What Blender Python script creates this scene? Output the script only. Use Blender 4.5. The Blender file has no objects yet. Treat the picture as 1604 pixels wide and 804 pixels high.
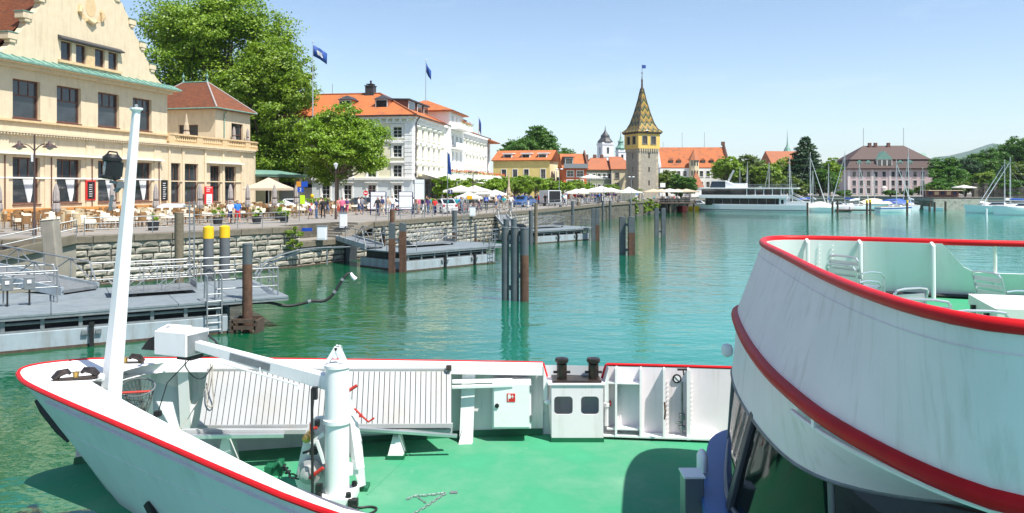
import bpy, bmesh, math, random
import numpy as np
from mathutils import Vector, Matrix
random.seed(7)
RNG = np.random.default_rng(11)
SC = bpy.context.scene
COL = SC.collection
R = math.radians

# ---------------------------------------------------------------- camera, sky, sun, exposure
CZ, F, HY = 5.4, 1200.0, 293.0          # eye height above the water, focal length and horizon row of the photograph (1604 px wide)
cd = bpy.data.cameras.new('camera'); cam = bpy.data.objects.new('camera', cd); COL.objects.link(cam)
cam.location = (0, 0, CZ); cam.rotation_euler = (R(90), 0, 0)
cd.sensor_width = 36; cd.lens = 36*F/1604; cd.shift_y = -(402-HY)/1604
cd.clip_start = .1; cd.clip_end = 30000
SC.camera = cam
SUN_EL = R(60); SUN_AZ = math.atan2(math.cos(R(39)), -math.sin(R(39)))       # azimuth from +Y towards +X
sdir = Vector((math.sin(SUN_AZ)*math.cos(SUN_EL), math.cos(SUN_AZ)*math.cos(SUN_EL), math.sin(SUN_EL)))
w = bpy.data.worlds.new('World'); SC.world = w; w.use_nodes = True
nt = w.node_tree; bg = nt.nodes['Background']
sky = nt.nodes.new('ShaderNodeTexSky'); sky.sky_type = 'NISHITA'; sky.sun_disc = False
sky.sun_elevation = SUN_EL; sky.sun_rotation = SUN_AZ; sky.altitude = 400; sky.air_density = 1.0; sky.dust_density = .8; sky.ozone_density = 1.1
wc_ = nt.nodes.new('ShaderNodeTexCoord'); wm_ = nt.nodes.new('ShaderNodeMapping'); wm_.inputs['Scale'].default_value = (2.2, 2.2, 11); nt.links.new(wc_.outputs['Generated'], wm_.inputs[0])
wn_ = nt.nodes.new('ShaderNodeTexNoise'); wn_.inputs['Scale'].default_value = 2.3; wn_.inputs['Detail'].default_value = 7; wn_.inputs['Roughness'].default_value = .58; nt.links.new(wm_.outputs[0], wn_.inputs['Vector'])
wr_ = nt.nodes.new('ShaderNodeMapRange'); wr_.inputs[1].default_value = .56; wr_.inputs[2].default_value = .82; wr_.inputs[4].default_value = .2; nt.links.new(wn_.outputs['Fac'], wr_.inputs[0])   # thin summer cirrus
wx_ = nt.nodes.new('ShaderNodeMix'); wx_.data_type = 'RGBA'; wx_.inputs[7].default_value = (6.3, 6.7, 7.2, 1); nt.links.new(wr_.outputs[0], wx_.inputs[0]); nt.links.new(sky.outputs[0], wx_.inputs[6])
nt.links.new(wx_.outputs[2], bg.inputs[0]); bg.inputs[1].default_value = .117
sl = bpy.data.lights.new('sun', 'SUN'); sl.energy = 4.9; sl.angle = R(.53); sl.color = (1, .95, .87)
so = bpy.data.objects.new('sun', sl); COL.objects.link(so); so.rotation_euler = (-sdir).to_track_quat('-Z', 'Y').to_euler()
vs = SC.view_settings; vs.view_transform = 'Standard'; vs.look = 'None'; vs.gamma = 1; vs.use_curve_mapping = False
vs.exposure = .68
SC.cycles.max_bounces = 6; SC.cycles.diffuse_bounces = 3; SC.cycles.glossy_bounces = 3; SC.cycles.transparent_max_bounces = 8
SC.cycles.sample_clamp_indirect = 6; SC.cycles.use_denoising = True
Q = 2.7                                  # quay level above the water

def at(x, y, Y): return Vector(((x-802)*Y/F, Y, CZ-(y-HY)*Y/F))           # a point seen at (x, y), Y metres away
def on(x, y, z=0.):                                                       # a point seen at (x, y), at height z
    Y = (CZ-z)*F/(y-HY); return Vector(((x-802)*Y/F, Y, z))

# ---------------------------------------------------------------- mesh helpers
class MB:
    def __init__(s): s.v = []; s.f = []; s.m = []
    def add(s, vs, fs, mi=0, M=None):
        o = len(s.v)
        if M is not None: vs = [M @ Vector(v) for v in vs]
        s.v += [tuple(v) for v in vs]; s.f += [tuple(i+o for i in f) for f in fs]; s.m += [mi]*len(fs); return s
    def box(s, x0, x1, y0, y1, z0, z1, mi=0, M=None):
        return s.add([(x0,y0,z0),(x1,y0,z0),(x1,y1,z0),(x0,y1,z0),(x0,y0,z1),(x1,y0,z1),(x1,y1,z1),(x0,y1,z1)],
                     [(0,3,2,1),(4,5,6,7),(0,1,5,4),(1,2,6,5),(2,3,7,6),(3,0,4,7)], mi, M)
    def cb(s, c, d, mi=0, M=None):
        return s.box(c[0]-d[0]/2, c[0]+d[0]/2, c[1]-d[1]/2, c[1]+d[1]/2, c[2]-d[2]/2, c[2]+d[2]/2, mi, M)
    def beam(s, p, q, w, h=None, mi=0, up=(0,0,1), w2=None, h2=None):
        p, q = Vector(p), Vector(q); h = h or w; d = (q-p).normalized(); u = Vector(up)
        if abs(d.dot(u)) > .98: u = Vector((0,1,0))
        a = d.cross(u).normalized(); b = a.cross(d)
        w2 = w2 or w; h2 = h2 or h
        vs = [p+a*i*w/2+b*j*h/2 for i, j in ((-1,-1),(1,-1),(1,1),(-1,1))]+[q+a*i*w2/2+b*j*h2/2 for i, j in ((-1,-1),(1,-1),(1,1),(-1,1))]
        return s.add(vs, [(0,3,2,1),(4,5,6,7),(0,1,5,4),(1,2,6,5),(2,3,7,6),(3,0,4,7)], mi)
    def tube(s, pts, r, n=8, mi=0, closed=False):
        pts = [Vector(p) for p in pts]; N = len(pts); rs = [float(np.interp(i/(N-1), np.linspace(0, 1, len(r)), r)) for i in range(N)] if isinstance(r, (list, tuple)) else [r]*N
        vs = []; a = None
        for i, p in enumerate(pts):
            if closed: d = (pts[(i+1) % N]-pts[i-1]).normalized()
            else: d = (pts[min(i+1, N-1)]-pts[max(i-1, 0)]).normalized()
            if a is None:
                a = d.cross(Vector((0,0,1)))
                if a.length < .05: a = d.cross(Vector((0,1,0)))
            else: a = a-d*a.dot(d)
            a.normalize(); b = d.cross(a)
            vs += [p+(a*math.cos(t)+b*math.sin(t))*rs[i] for t in [2*math.pi*k/n for k in range(n)]]
        fs = [(i*n+k, i*n+(k+1) % n, (i+1) % N*n+(k+1) % n, (i+1) % N*n+k) for i in range(N if closed else N-1) for k in range(n)]
        if not closed: fs += [tuple(range(n))[::-1], tuple((N-1)*n+k for k in range(n))]
        return s.add(vs, fs, mi)
    def lathe(s, prof, n=16, mi=0, M=None, c=(0,0,0)):
        vs = [(c[0]+r*math.cos(2*math.pi*k/n), c[1]+r*math.sin(2*math.pi*k/n), c[2]+z) for r, z in prof for k in range(n)]
        N = len(prof)
        fs = [(i*n+k, i*n+(k+1) % n, (i+1)*n+(k+1) % n, (i+1)*n+k) for i in range(N-1) for k in range(n)]
        fs += [tuple(range(n))[::-1], tuple((N-1)*n+k for k in range(n))]
        return s.add(vs, fs, mi, M)
    def cyl(s, c, r, z0, z1, n=12, mi=0): return s.lathe([(r, z0), (r, z1)], n, mi, None, (c[0], c[1], 0))
    def prism(s, poly, z0, z1, mi=0, M=None):
        n = len(poly); vs = [(p[0], p[1], z0) for p in poly]+[(p[0], p[1], z1) for p in poly]
        return s.add(vs, [tuple(range(n))[::-1], tuple(range(n, 2*n))]+[(i, (i+1) % n, n+(i+1) % n, n+i) for i in range(n)], mi, M)
    def loft(s, cs, mi=0, closed=False, M=None):
        n = len(cs[0]); vs = [p for c in cs for p in c]; K = len(cs)
        fs = [(i*n+k, i*n+(k+1) % n, (i+1)*n+(k+1) % n, (i+1)*n+k) for i in range(K-1) for k in range(n if closed else n-1)]
        return s.add(vs, fs, mi, M)
    def mesh(s, name, mats, smooth=False):
        me = bpy.data.meshes.new(name); me.from_pydata(s.v, [], s.f)
        mats = mats if isinstance(mats, (list, tuple)) else [mats]
        for m in mats: me.materials.append(MT[m] if isinstance(m, str) else m)
        if len(mats) > 1: me.polygons.foreach_set('material_index', s.m)
        if smooth: me.polygons.foreach_set('use_smooth', [True]*len(s.f))
        bm = bmesh.new(); bm.from_mesh(me); bmesh.ops.recalc_face_normals(bm, faces=bm.faces); bm.to_mesh(me); bm.free()
        if smooth and hasattr(me, 'set_sharp_from_angle'): me.set_sharp_from_angle(angle=R(40))
        me.update(); return me
    def obj(s, name, mats, parent=None, smooth=False, bevel=0, loc=None):
        return place(name, s.mesh(name, mats, smooth), parent, loc, bevel)

def place(name, me, parent=None, loc=None, bevel=0, mat=None):
    o = bpy.data.objects.new(name, me); COL.objects.link(o)
    if parent is not None:
        o.parent = parent
        if parent.get('_w'): o.location = -parent.location-(parent.parent.location if parent.parent else Vector())
    if loc is not None: o.location = loc
    if mat is not None: o.matrix_local = mat
    if bevel:
        b = o.modifiers.new('bevel', 'BEVEL'); b.width = bevel; b.segments = 2; b.limit_method = 'ANGLE'; b.angle_limit = R(35); b.harden_normals = False
    return o

def tag(o, label=None, cat=None, group=None, kind=None):
    if label: o['label'] = label
    if cat: o['category'] = cat
    if group: o['group'] = group
    if kind: o['kind'] = kind
    return o
def thing(name, label, cat, loc=(0,0,0), rz=0, group=None, world=False):
    """an Empty at the thing's base; world=True when its parts are written in scene coordinates"""
    o = bpy.data.objects.new(name, None); COL.objects.link(o); o.location = loc; o.rotation_euler = (0, 0, rz); o.empty_display_size = .3
    if world: o['_w'] = 1
    return tag(o, label, cat, group)
def sub(name, mb, mats, part, smooth=False, bevel=0):
    """a sub-part of a part whose thing is written in scene coordinates"""
    o = mb.obj(name, mats, None, smooth, bevel); o.parent = part; return o
def dup(root, loc=None, rz=None, label=None, group=None, sc=None):
    def cp(o, par):
        c = o.copy(); COL.objects.link(c); c.parent = par
        for ch in o.children: cp(ch, c)
        return c
    c = cp(root, None)
    if loc is not None: c.location = loc
    if rz is not None: c.rotation_euler = (0, 0, rz)
    if sc is not None: c.scale = (sc, sc, sc) if not isinstance(sc, (tuple, list)) else sc
    if label: c['label'] = label
    if group: c['group'] = group
    return c
def resample(pts, n):
    P = np.array([tuple(p) for p in pts], float); d = np.r_[0, np.cumsum(np.linalg.norm(np.diff(P, axis=0), axis=1))]
    t = np.linspace(0, d[-1], n); return [Vector([float(np.interp(x, d, P[:, k])) for k in range(P.shape[1])]) for x in t]
def smooth_pts(pts, it=2):
    pts = [Vector(p) for p in pts]
    for _ in range(it):
        o = [pts[0]]
        for a, b in zip(pts[:-1], pts[1:]): o += [a*.75+b*.25, a*.25+b*.75]
        pts = o+[pts[-1]]
    return pts
def textmesh(txt, size, mat):
    c = bpy.data.curves.new('lettering', 'FONT'); c.body = txt; c.size = size; c.align_x = 'CENTER'; c.align_y = 'CENTER'; c.extrude = .004
    o = bpy.data.objects.new('lettering', c); COL.objects.link(o)
    me = bpy.data.meshes.new_from_object(o.evaluated_get(bpy.context.evaluated_depsgraph_get()))
    bpy.data.objects.remove(o); bpy.data.curves.remove(c)
    me.materials.clear(); me.materials.append(MT[mat]); return me

# ---------------------------------------------------------------- materials
MT = {}
def mk(name, col, rough=.6, metal=0., var=.12, scale=2., bump=0., bscale=30., dirt=None, damt=.5, dscale=(2.5, 2.5, .35), dlo=.5, dhi=.75, orand=0., ior=1.5, coat=0., transl=None, col2=None, wave=None, rust=None):
    m = bpy.data.materials.new(name); m.use_nodes = True; t = m.node_tree; N = t.nodes; L = t.links; b = N['Principled BSDF']
    def n(ty, **k):
        x = N.new(ty)
        for a, v in k.items(): setattr(x, a, v)
        return x
    tc = n('ShaderNodeTexCoord')
    nz = n('ShaderNodeTexNoise'); nz.inputs['Scale'].default_value = scale; nz.inputs['Detail'].default_value = 5; nz.inputs['Roughness'].default_value = .6
    L.new(tc.outputs['Object'], nz.inputs['Vector'])
    rgb = n('ShaderNodeMix', data_type='RGBA'); c2 = col2 or tuple(c*.6 for c in col)
    if col2: rgb.inputs[6].default_value = (*col, 1); rgb.inputs[7].default_value = (*col2, 1)
    else: rgb.inputs[6].default_value = tuple(min(1, c*(1+var)) for c in col)+(1,); rgb.inputs[7].default_value = tuple(c*(1-var) for c in col)+(1,)
    mr = n('ShaderNodeMapRange'); mr.inputs[1].default_value = .3; mr.inputs[2].default_value = .7
    L.new(nz.outputs['Fac'], mr.inputs[0]); L.new(mr.outputs[0], rgb.inputs[0]); out = rgb.outputs[2]
    if dirt:
        mp = n('ShaderNodeMapping'); mp.inputs['Scale'].default_value = dscale; L.new(tc.outputs['Object'], mp.inputs[0])
        n2 = n('ShaderNodeTexNoise'); n2.inputs['Scale'].default_value = 1; n2.inputs['Detail'].default_value = 6; n2.inputs['Roughness'].default_value = .65; L.new(mp.outputs[0], n2.inputs['Vector'])
        m2 = n('ShaderNodeMapRange'); m2.inputs[1].default_value = dlo; m2.inputs[2].default_value = dhi; m2.inputs[4].default_value = damt; L.new(n2.outputs['Fac'], m2.inputs[0])
        mx = n('ShaderNodeMix', data_type='RGBA'); mx.inputs[7].default_value = (*dirt, 1); L.new(m2.outputs[0], mx.inputs[0]); L.new(out, mx.inputs[6]); out = mx.outputs[2]
    if rust:                                                       # (colour, stretch, low, high, amount): runs, chips and scuffs
        mp = n('ShaderNodeMapping'); mp.inputs['Scale'].default_value = rust[1]; mp.inputs['Location'].default_value = (3.1, 7.7, 1.3); L.new(tc.outputs['Object'], mp.inputs[0])
        n5 = n('ShaderNodeTexNoise'); n5.inputs['Scale'].default_value = 1; n5.inputs['Detail'].default_value = 8; n5.inputs['Roughness'].default_value = .72; L.new(mp.outputs[0], n5.inputs['Vector'])
        m5 = n('ShaderNodeMapRange'); m5.inputs[1].default_value = rust[2]; m5.inputs[2].default_value = rust[3]; m5.inputs[4].default_value = rust[4]; L.new(n5.outputs['Fac'], m5.inputs[0])
        mx = n('ShaderNodeMix', data_type='RGBA'); mx.inputs[7].default_value = (*rust[0], 1); L.new(m5.outputs[0], mx.inputs[0]); L.new(out, mx.inputs[6]); out = mx.outputs[2]
    if orand:
        oi = n('ShaderNodeObjectInfo'); m3 = n('ShaderNodeMapRange'); m3.inputs[3].default_value = 1-orand; m3.inputs[4].default_value = 1+orand; L.new(oi.outputs['Random'], m3.inputs[0])
        vm = n('ShaderNodeVectorMath', operation='SCALE'); L.new(out, vm.inputs[0]); L.new(m3.outputs[0], vm.inputs[3]); out = vm.outputs[0]
    L.new(out, b.inputs['Base Color']); b.inputs['Roughness'].default_value = rough; b.inputs['Metallic'].default_value = metal; b.inputs['IOR'].default_value = ior
    if coat: b.inputs['Coat Weight'].default_value = coat; b.inputs['Coat Roughness'].default_value = .08
    h = None
    if bump:
        n4 = n('ShaderNodeTexNoise'); n4.inputs['Scale'].default_value = bscale; n4.inputs['Detail'].default_value = 4; L.new(tc.outputs['Object'], n4.inputs['Vector']); h = n4.outputs['Fac']
    if wave:                                                       # courses of tiles, boards and the like: (direction, per metre, height)
        wv = n('ShaderNodeTexWave', wave_type='BANDS', bands_direction=wave[0], wave_profile='SAW'); wv.inputs['Scale'].default_value = wave[1]; wv.inputs['Distortion'].default_value = .15
        wv.inputs['Detail Scale'].default_value = 3; L.new(tc.outputs['Object'], wv.inputs['Vector'])
        bp0 = n('ShaderNodeBump'); bp0.inputs['Distance'].default_value = wave[2]; bp0.inputs['Strength'].default_value = .9; L.new(wv.outputs['Fac'], bp0.inputs['Height'])
        if h is None: L.new(bp0.outputs[0], b.inputs['Normal'])
    if h is not None:
        bp = n('ShaderNodeBump'); bp.inputs['Strength'].default_value = bump; bp.inputs['Distance'].default_value = .02; L.new(h, bp.inputs['Height'])
        if wave: L.new(bp0.outputs[0], bp.inputs['Normal'])
        L.new(bp.outputs[0], b.inputs['Normal'])
    if transl:
        tr = n('ShaderNodeBsdfTranslucent'); vm2 = n('ShaderNodeVectorMath', operation='MULTIPLY'); vm2.inputs[1].default_value = transl[1]; L.new(out, vm2.inputs[0]); L.new(vm2.outputs[0], tr.inputs[0])
        ms = n('ShaderNodeMixShader'); ms.inputs[0].default_value = transl[0]; L.new(b.outputs[0], ms.inputs[1]); L.new(tr.outputs[0], ms.inputs[2]); L.new(ms.outputs[0], N['Material Output'].inputs[0])
    MT[name] = m; return m

mk('stucco_cream', (.63, .525, .365), .85, var=.07, scale=1.2, bump=.25, bscale=9, dirt=(.36, .28, .185), damt=.5, dlo=.5, dhi=.78, rust=((.26, .20, .13), (1.2, 1.2, .16), .6, .78, .6))
mk('stone_trim', (.62, .45, .25), .8, var=.12, scale=3, bump=.2, dirt=(.35, .28, .18), damt=.4)
mk('copper_green', (.15, .29, .235), .6, var=.3, scale=5, dirt=(.07, .12, .10), damt=.6, dscale=(3, 3, 3))
mk('win_brown', (.12, .05, .035), .5, var=.2)
mk('win_white', (.75, .75, .72), .5, var=.05)
mk('win_grey', (.2, .21, .21), .5, var=.1)
mk('glass', (.03, .036, .042), .04, var=.5, scale=.6, ior=1.7, orand=.4)
mk('curtain', (.62, .64, .66), .8, var=.1, scale=6)
mk('tile_brown', (.15, .05, .028), .75, col2=(.27, .088, .035), scale=6, wave=('Z', 1.5, .2), bump=.8, bscale=9, dirt=(.34, .12, .045), dscale=(2.2, 2.2, 4), damt=.7, dlo=.52, dhi=.68, rust=((.07, .045, .035), (1.3, 1.3, 2), .52, .7, .75))
mk('tile_orange', (.36, .085, .022), .75, col2=(.60, .19, .055), scale=9, wave=('Z', 1.3, .14), dirt=(.16, .075, .045), dscale=(.55, .55, .9), damt=.75, dlo=.5, dhi=.72, bump=.6, bscale=8)
mk('tile_orange_old', (.40, .12, .045), .8, col2=(.32, .13, .07), scale=3, wave=('Z', 1.3, .06), dirt=(.16, .09, .07), dscale=(.5, .5, .5), damt=.6)
mk('tile_dark', (.075, .05, .045), .75, col2=(.105, .065, .055), scale=3, wave=('Z', 1.3, .06))
mk('slate', (.045, .045, .05), .5, var=.2)
mk('hotel_white', (.82, .82, .80), .7, var=.03, scale=1, dirt=(.55, .53, .48), damt=.45)
mk('hotel_cream', (.78, .74, .54), .75, var=.05, scale=1)
mk('hotel_base', (.74, .80, .83), .75, var=.04, wave=('Z', 1.6, .02))
mk('yellow_wall', (.66, .53, .19), .8, var=.07, scale=1, dirt=(.5, .37, .12), damt=.4)
mk('pale_yellow', (.78, .69, .42), .8, var=.05, scale=1)
mk('red_wall', (.50, .11, .035), .8, var=.1)
mk('green_wall', (.27, .30, .20), .85, var=.1, dirt=(.2, .2, .15))
mk('cream_wall', (.66, .58, .38), .85, var=.08)
mk('tower_yellow', (.66, .45, .12), .8, var=.1, scale=1.2, dirt=(.4, .27, .1), damt=.5)
mk('rubble', (.33, .30, .24), .95, col2=(.25, .23, .19), scale=1.4, bump=.9, bscale=3.2, dirt=(.42, .38, .29), dscale=(1.7, 1.7, 1.7), damt=.6)
mk('quoin', (.40, .35, .26), .9, var=.2, bump=.5, bscale=6, orand=.2)
mk('pink_wall', (.52, .41, .40), .85, var=.06)
mk('pink_trim', (.60, .54, .52), .8, var=.06)
mk('white_wall', (.78, .77, .73), .8, var=.05)
mk('brick_dark', (.16, .08, .06), .85, var=.25, scale=6)
mk('terracotta', (.36, .13, .06), .8, var=.15)
mk('awning_white', (.80, .78, .70), .7, var=.04)
mk('awning_blue', (.02, .025, .07), .7, var=.2)
mk('paving', (.245, .225, .20), .85, var=.12, scale=.6, dirt=(.18, .165, .15), dscale=(.35, .35, .35), damt=.6, bump=.2, bscale=6)
mk('kerb', (.155, .135, .10), .9, var=.22, scale=2.5, dirt=(.14, .12, .09), dscale=(1.5, 1.5, 1.5), damt=.7, bump=.6, bscale=9)
mk('wall_stone', (.40, .37, .30), .95, col2=(.28, .27, .23), scale=2.5, dirt=(.11, .105, .085), dscale=(1.1, 1.1, 1.6), damt=.75, dlo=.48, dhi=.7, bump=.8, bscale=7, orand=.28)
mk('mortar', (.055, .052, .045), 1, var=.3)
mk('stone_old', (.17, .155, .12), .95, var=.35, bump=.8, bscale=3, dirt=(.06, .055, .045), dscale=(.8, .8, 1.6), damt=.8, dlo=.42, dhi=.66, wave=('Z', .8, .08))
mk('concrete', (.25, .23, .19), .9, var=.12, scale=2, dirt=(.2, .18, .15), damt=.5, bump=.4, bscale=12)
mk('wood_grey', (.20, .16, .11), .9, col2=(.12, .10, .07), scale=5, bump=.5, bscale=18)
mk('wood_wet', (.075, .05, .035), .7, var=.4, scale=6, bump=.5)
mk('wood_orange', (.55, .25, .07), .6, var=.15, scale=3, wave=('X', .7, .01))
mk('rattan', (.24, .13, .05), .7, var=.25, scale=12)
mk('rattan_pale', (.50, .40, .25), .7, var=.15, scale=12)
mk('cloth_cream', (.74, .66, .52), .8, var=.06)
mk('cloth_grey', (.33, .29, .27), .85, var=.15, scale=8)
mk('cloth_white', (.80, .78, .72), .75, var=.04, transl=(.25, (1, 1, .95)))
mk('cloth_beige', (.62, .50, .36), .8, var=.08, transl=(.2, (1, .95, .85)))
mk('galv', (.26, .28, .29), .5, .5, var=.2, scale=6)
mk('galv_dark', (.20, .22, .23), .5, .4, var=.25, scale=5)
mk('alu', (.62, .64, .66), .3, .8, var=.1)
mk('ponton_hull', (.30, .355, .39), .55, var=.1, scale=1.5, dirt=(.17, .15, .11), dscale=(2, 2, .3), damt=.6, dlo=.46, dhi=.7, rust=((.17, .09, .05), (4, 4, .5), .62, .76, .7))
mk('ponton_deck', (.17, .205, .225), .7, var=.15, scale=2.5, dirt=(.27, .29, .29), dscale=(.7, .7, .7), damt=.5, bump=.3, bscale=30)
mk('pier_dark', (.035, .04, .045), .7, var=.3)
mk('rust', (.10, .05, .03), .9, var=.4, scale=4, dirt=(.035, .025, .02), damt=.8, rust=((.26, .24, .21), (5, 5, 2), .62, .75, .5))
mk('steel_pile', (.085, .105, .115), .6, .1, var=.2, scale=2, dirt=(.06, .05, .045), damt=.6, dscale=(4, 4, .5), rust=((.20, .10, .05), (5, 5, .5), .58, .75, .6))
mk('pile_grey', (.12, .13, .14), .55, .1, var=.15)
mk('pile_yellow', (.78, .48, .01), .5, var=.06)
mk('lamp_dark', (.06, .035, .03), .5, var=.2)
mk('black', (.012, .012, .013), .45, var=.3)
mk('rubber', (.014, .014, .015), .6, var=.3)
mk('white_plastic', (.76, .78, .80), .4, var=.03)
mk('red_sign', (.62, .02, .02), .4, var=.03)
mk('blue_sign', (.01, .07, .42), .4, var=.03)
mk('navy', (.01, .015, .10), .5, var=.05)
mk('sign_yellow', (.85, .45, .01), .4, var=.03)
mk('sign_lime', (.55, .78, .02), .5, var=.04)
mk('sign_orange', (.62, .26, .02), .5, var=.05)
mk('sign_white', (.8, .8, .8), .4, var=.02)
mk('flag_blue', (.012, .06, .26), .7, var=.15)
mk('planter', (.02, .022, .025), .6)
mk('car_white', (.78, .78, .78), .25, var=.02, coat=1)
mk('car_grey', (.25, .27, .29), .25, .5, var=.02, coat=1)
mk('car_dark', (.03, .035, .04), .25, .3, var=.02, coat=1)
mk('car_blue', (.02, .09, .30), .25, .2, var=.02, coat=1)
mk('car_glass', (.01, .012, .015), .05, ior=1.6)
mk('tail_red', (.5, .01, .01), .2)
mk('bark', (.11, .08, .055), .95, col2=(.16, .13, .09), scale=4, bump=.8, bscale=10)
def leaf(name, c, c2, tr=.24): mk(name, c, .5, col2=c2, scale=.35, transl=(tr, (1.3, 1.5, .5)), orand=.08)
leaf('leaf_plane', (.12, .225, .013), (.23, .33, .02))
leaf('leaf_mid', (.14, .26, .016), (.24, .35, .022))
leaf('leaf_dark', (.05, .145, .018), (.09, .19, .02), .3)
leaf('leaf_conifer', (.02, .07, .02), (.035, .09, .024), .2)
leaf('leaf_light', (.14, .24, .02), (.21, .29, .03))
leaf('leaf_olive', (.085, .15, .02), (.14, .19, .03), .3)
mk('flower_red', (.62, .03, .02), .6, var=.3, scale=8)
mk('white_hull', (.80, .81, .82), .3, var=.02, coat=.3)
mk('ship_dark_glass', (.012, .018, .02), .05, ior=1.8)
mk('boat_red', (.45, .02, .02), .4)
mk('boat_blue', (.02, .08, .35), .6, var=.1)
mk('tarp_cream', (.60, .52, .38), .8)
mk('teak', (.30, .17, .08), .7, var=.2, scale=8)
mk('church_white', (.66, .68, .70), .8)
mk('skin', (.50, .29, .20), .6, var=.08)
for k, c in dict(hair=(.05, .03, .02), hair_grey=(.4, .38, .36), navy=(.02, .03, .10), blue=(.02, .16, .55), red=(.55, .02, .02), white=(.75, .74, .72), black=(.015, .015, .018), pink=(.60, .12, .22), grey=(.22, .22, .24), jean=(.06, .11, .22), teal=(.02, .28, .30), beige=(.5, .40, .28), salmon=(.62, .25, .20), purple=(.12, .06, .2), yellow=(.7, .5, .05), green=(.06, .2, .06)).items(): mk('c_'+k, c, .8, var=.1, scale=8)
# the ship in the foreground
mk('inner_white', (.76, .745, .735), .5, var=.03, scale=2, dirt=(.5, .48, .42), damt=.3, dscale=(6, 6, .6), dlo=.55, dhi=.78)
mk('hull_white_shaded', (.60, .635, .65), .4, var=.04, scale=1.2, dirt=(.42, .42, .40), damt=.4, dscale=(4, 4, .4), dlo=.5, dhi=.78, bump=.04, bscale=2, rust=((.24, .16, .11), (9, 9, .7), .67, .8, .5))  # the ship's white, greyed: the hull's shade is put into the base colour
mk('ship_white', (.77, .78, .78), .4, var=.03, scale=1.2, dirt=(.50, .46, .40), damt=.35, dscale=(5, 5, .5), dlo=.54, dhi=.78, coat=.1, bump=.035, bscale=2.2, rust=((.24, .13, .07), (9, 9, .7), .69, .8, .55))
mk('ship_white_worn', (.80, .735, .76), .45, var=.04, scale=2, dirt=(.42, .38, .32), damt=.5, dscale=(7, 7, .5), dlo=.53, dhi=.76, bump=.05, bscale=3, rust=((.22, .12, .07), (11, 11, 1.1), .66, .78, .6))
mk('ship_cap', (.83, .83, .82), .5, var=.03, scale=2, dirt=(.55, .52, .47), dscale=(3, 3, 3), damt=.45, dlo=.55, dhi=.78, rust=((.28, .18, .12), (14, 14, 14), .68, .76, .5))
mk('ship_red', (.56, .010, .014), .42, var=.12, scale=3, ior=1.3)
mk('ship_red_dark', (.42, .008, .012), .45, var=.15, scale=3, ior=1.25)
mk('deck_green', (.055, .28, .15), .75, ior=1.12, var=.15, scale=.8, dirt=(.20, .40, .27), dscale=(.8, .8, .8), damt=.6, dlo=.44, dhi=.76, bump=.2, bscale=70, rust=((.30, .42, .32), (4, 4, 4), .62, .76, .35))
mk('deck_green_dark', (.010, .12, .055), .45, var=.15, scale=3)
mk('ship_blue', (.035, .13, .36), .45, var=.08)
mk('ship_grey', (.16, .18, .20), .35, .3, var=.1)
mk('ramp_alu', (.37, .38, .385), .55, .1, var=.08, scale=2, dirt=(.33, .28, .2), dscale=(2, 2, 1.2), damt=.4)
mk('bollard', (.02, .015, .013), .35, var=.5, scale=14, dirt=(.13, .06, .03), dscale=(9, 9, 9), damt=.5)
mk('lens_clear', (.35, .36, .34), .12, var=.1, ior=1.5)
mk('brass', (.45, .30, .09), .35, .8)
mk('mesh_net', (.10, .10, .09), .8)
mk('locker', (.72, .75, .66), .5, var=.03)
mk('hose_red', (.45, .03, .02), .5)
mk('rope', (.35, .32, .27), .9, var=.3, scale=30)
HAZE = 6e-5
# ================================================================ the setting
def water_material():
    m = bpy.data.materials.new('lake_water'); m.use_nodes = True; t = m.node_tree; N = t.nodes; L = t.links; b = N['Principled BSDF']
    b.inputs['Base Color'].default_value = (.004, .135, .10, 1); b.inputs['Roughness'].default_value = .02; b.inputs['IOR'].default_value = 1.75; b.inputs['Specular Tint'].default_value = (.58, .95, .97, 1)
    tc = N.new('ShaderNodeTexCoord')
    def nz(sc, det, vec=(1, 1, 1), rot=0):
        mp = N.new('ShaderNodeMapping'); mp.inputs['Scale'].default_value = vec; mp.inputs['Rotation'].default_value = (0, 0, rot); L.new(tc.outputs['Object'], mp.inputs[0])
        x = N.new('ShaderNodeTexNoise'); x.inputs['Scale'].default_value = sc; x.inputs['Detail'].default_value = det; x.inputs['Roughness'].default_value = .55; L.new(mp.outputs[0], x.inputs['Vector']); return x.outputs['Fac']
    def mul(a, k):
        x = N.new('ShaderNodeMath'); x.operation = 'MULTIPLY'; L.new(a, x.inputs[0]); x.inputs[1].default_value = k; return x.outputs[0]
    def add(a, c):
        x = N.new('ShaderNodeMath'); x.operation = 'ADD'; L.new(a, x.inputs[0]); L.new(c, x.inputs[1]); return x.outputs[0]
    h = add(add(mul(nz(.55, 3, (.55, 1, 1), .35), 1.0), mul(nz(1.7, 3, (.6, 1, 1), -.2), .42)), mul(nz(5.5, 3, (.8, 1, 1), .1), .10))
    bp = N.new('ShaderNodeBump'); bp.inputs['Strength'].default_value = 1.; bp.inputs['Distance'].default_value = .062; L.new(h, bp.inputs['Height']); L.new(bp.outputs[0], b.inputs['Normal'])
    big = nz(.05, 3, (.5, 1, 1))            # painted reflections: dark green of trees near the quay, bright sky over the basin
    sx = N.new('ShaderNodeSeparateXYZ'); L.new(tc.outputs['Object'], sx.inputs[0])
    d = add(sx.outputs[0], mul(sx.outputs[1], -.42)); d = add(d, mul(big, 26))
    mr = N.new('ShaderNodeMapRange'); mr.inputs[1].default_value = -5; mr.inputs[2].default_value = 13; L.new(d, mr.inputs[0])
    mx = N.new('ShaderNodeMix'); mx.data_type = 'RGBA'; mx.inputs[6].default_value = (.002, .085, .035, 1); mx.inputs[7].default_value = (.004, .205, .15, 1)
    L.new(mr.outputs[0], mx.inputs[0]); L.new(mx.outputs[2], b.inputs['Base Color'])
    MT['water'] = m
water_material()
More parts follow.
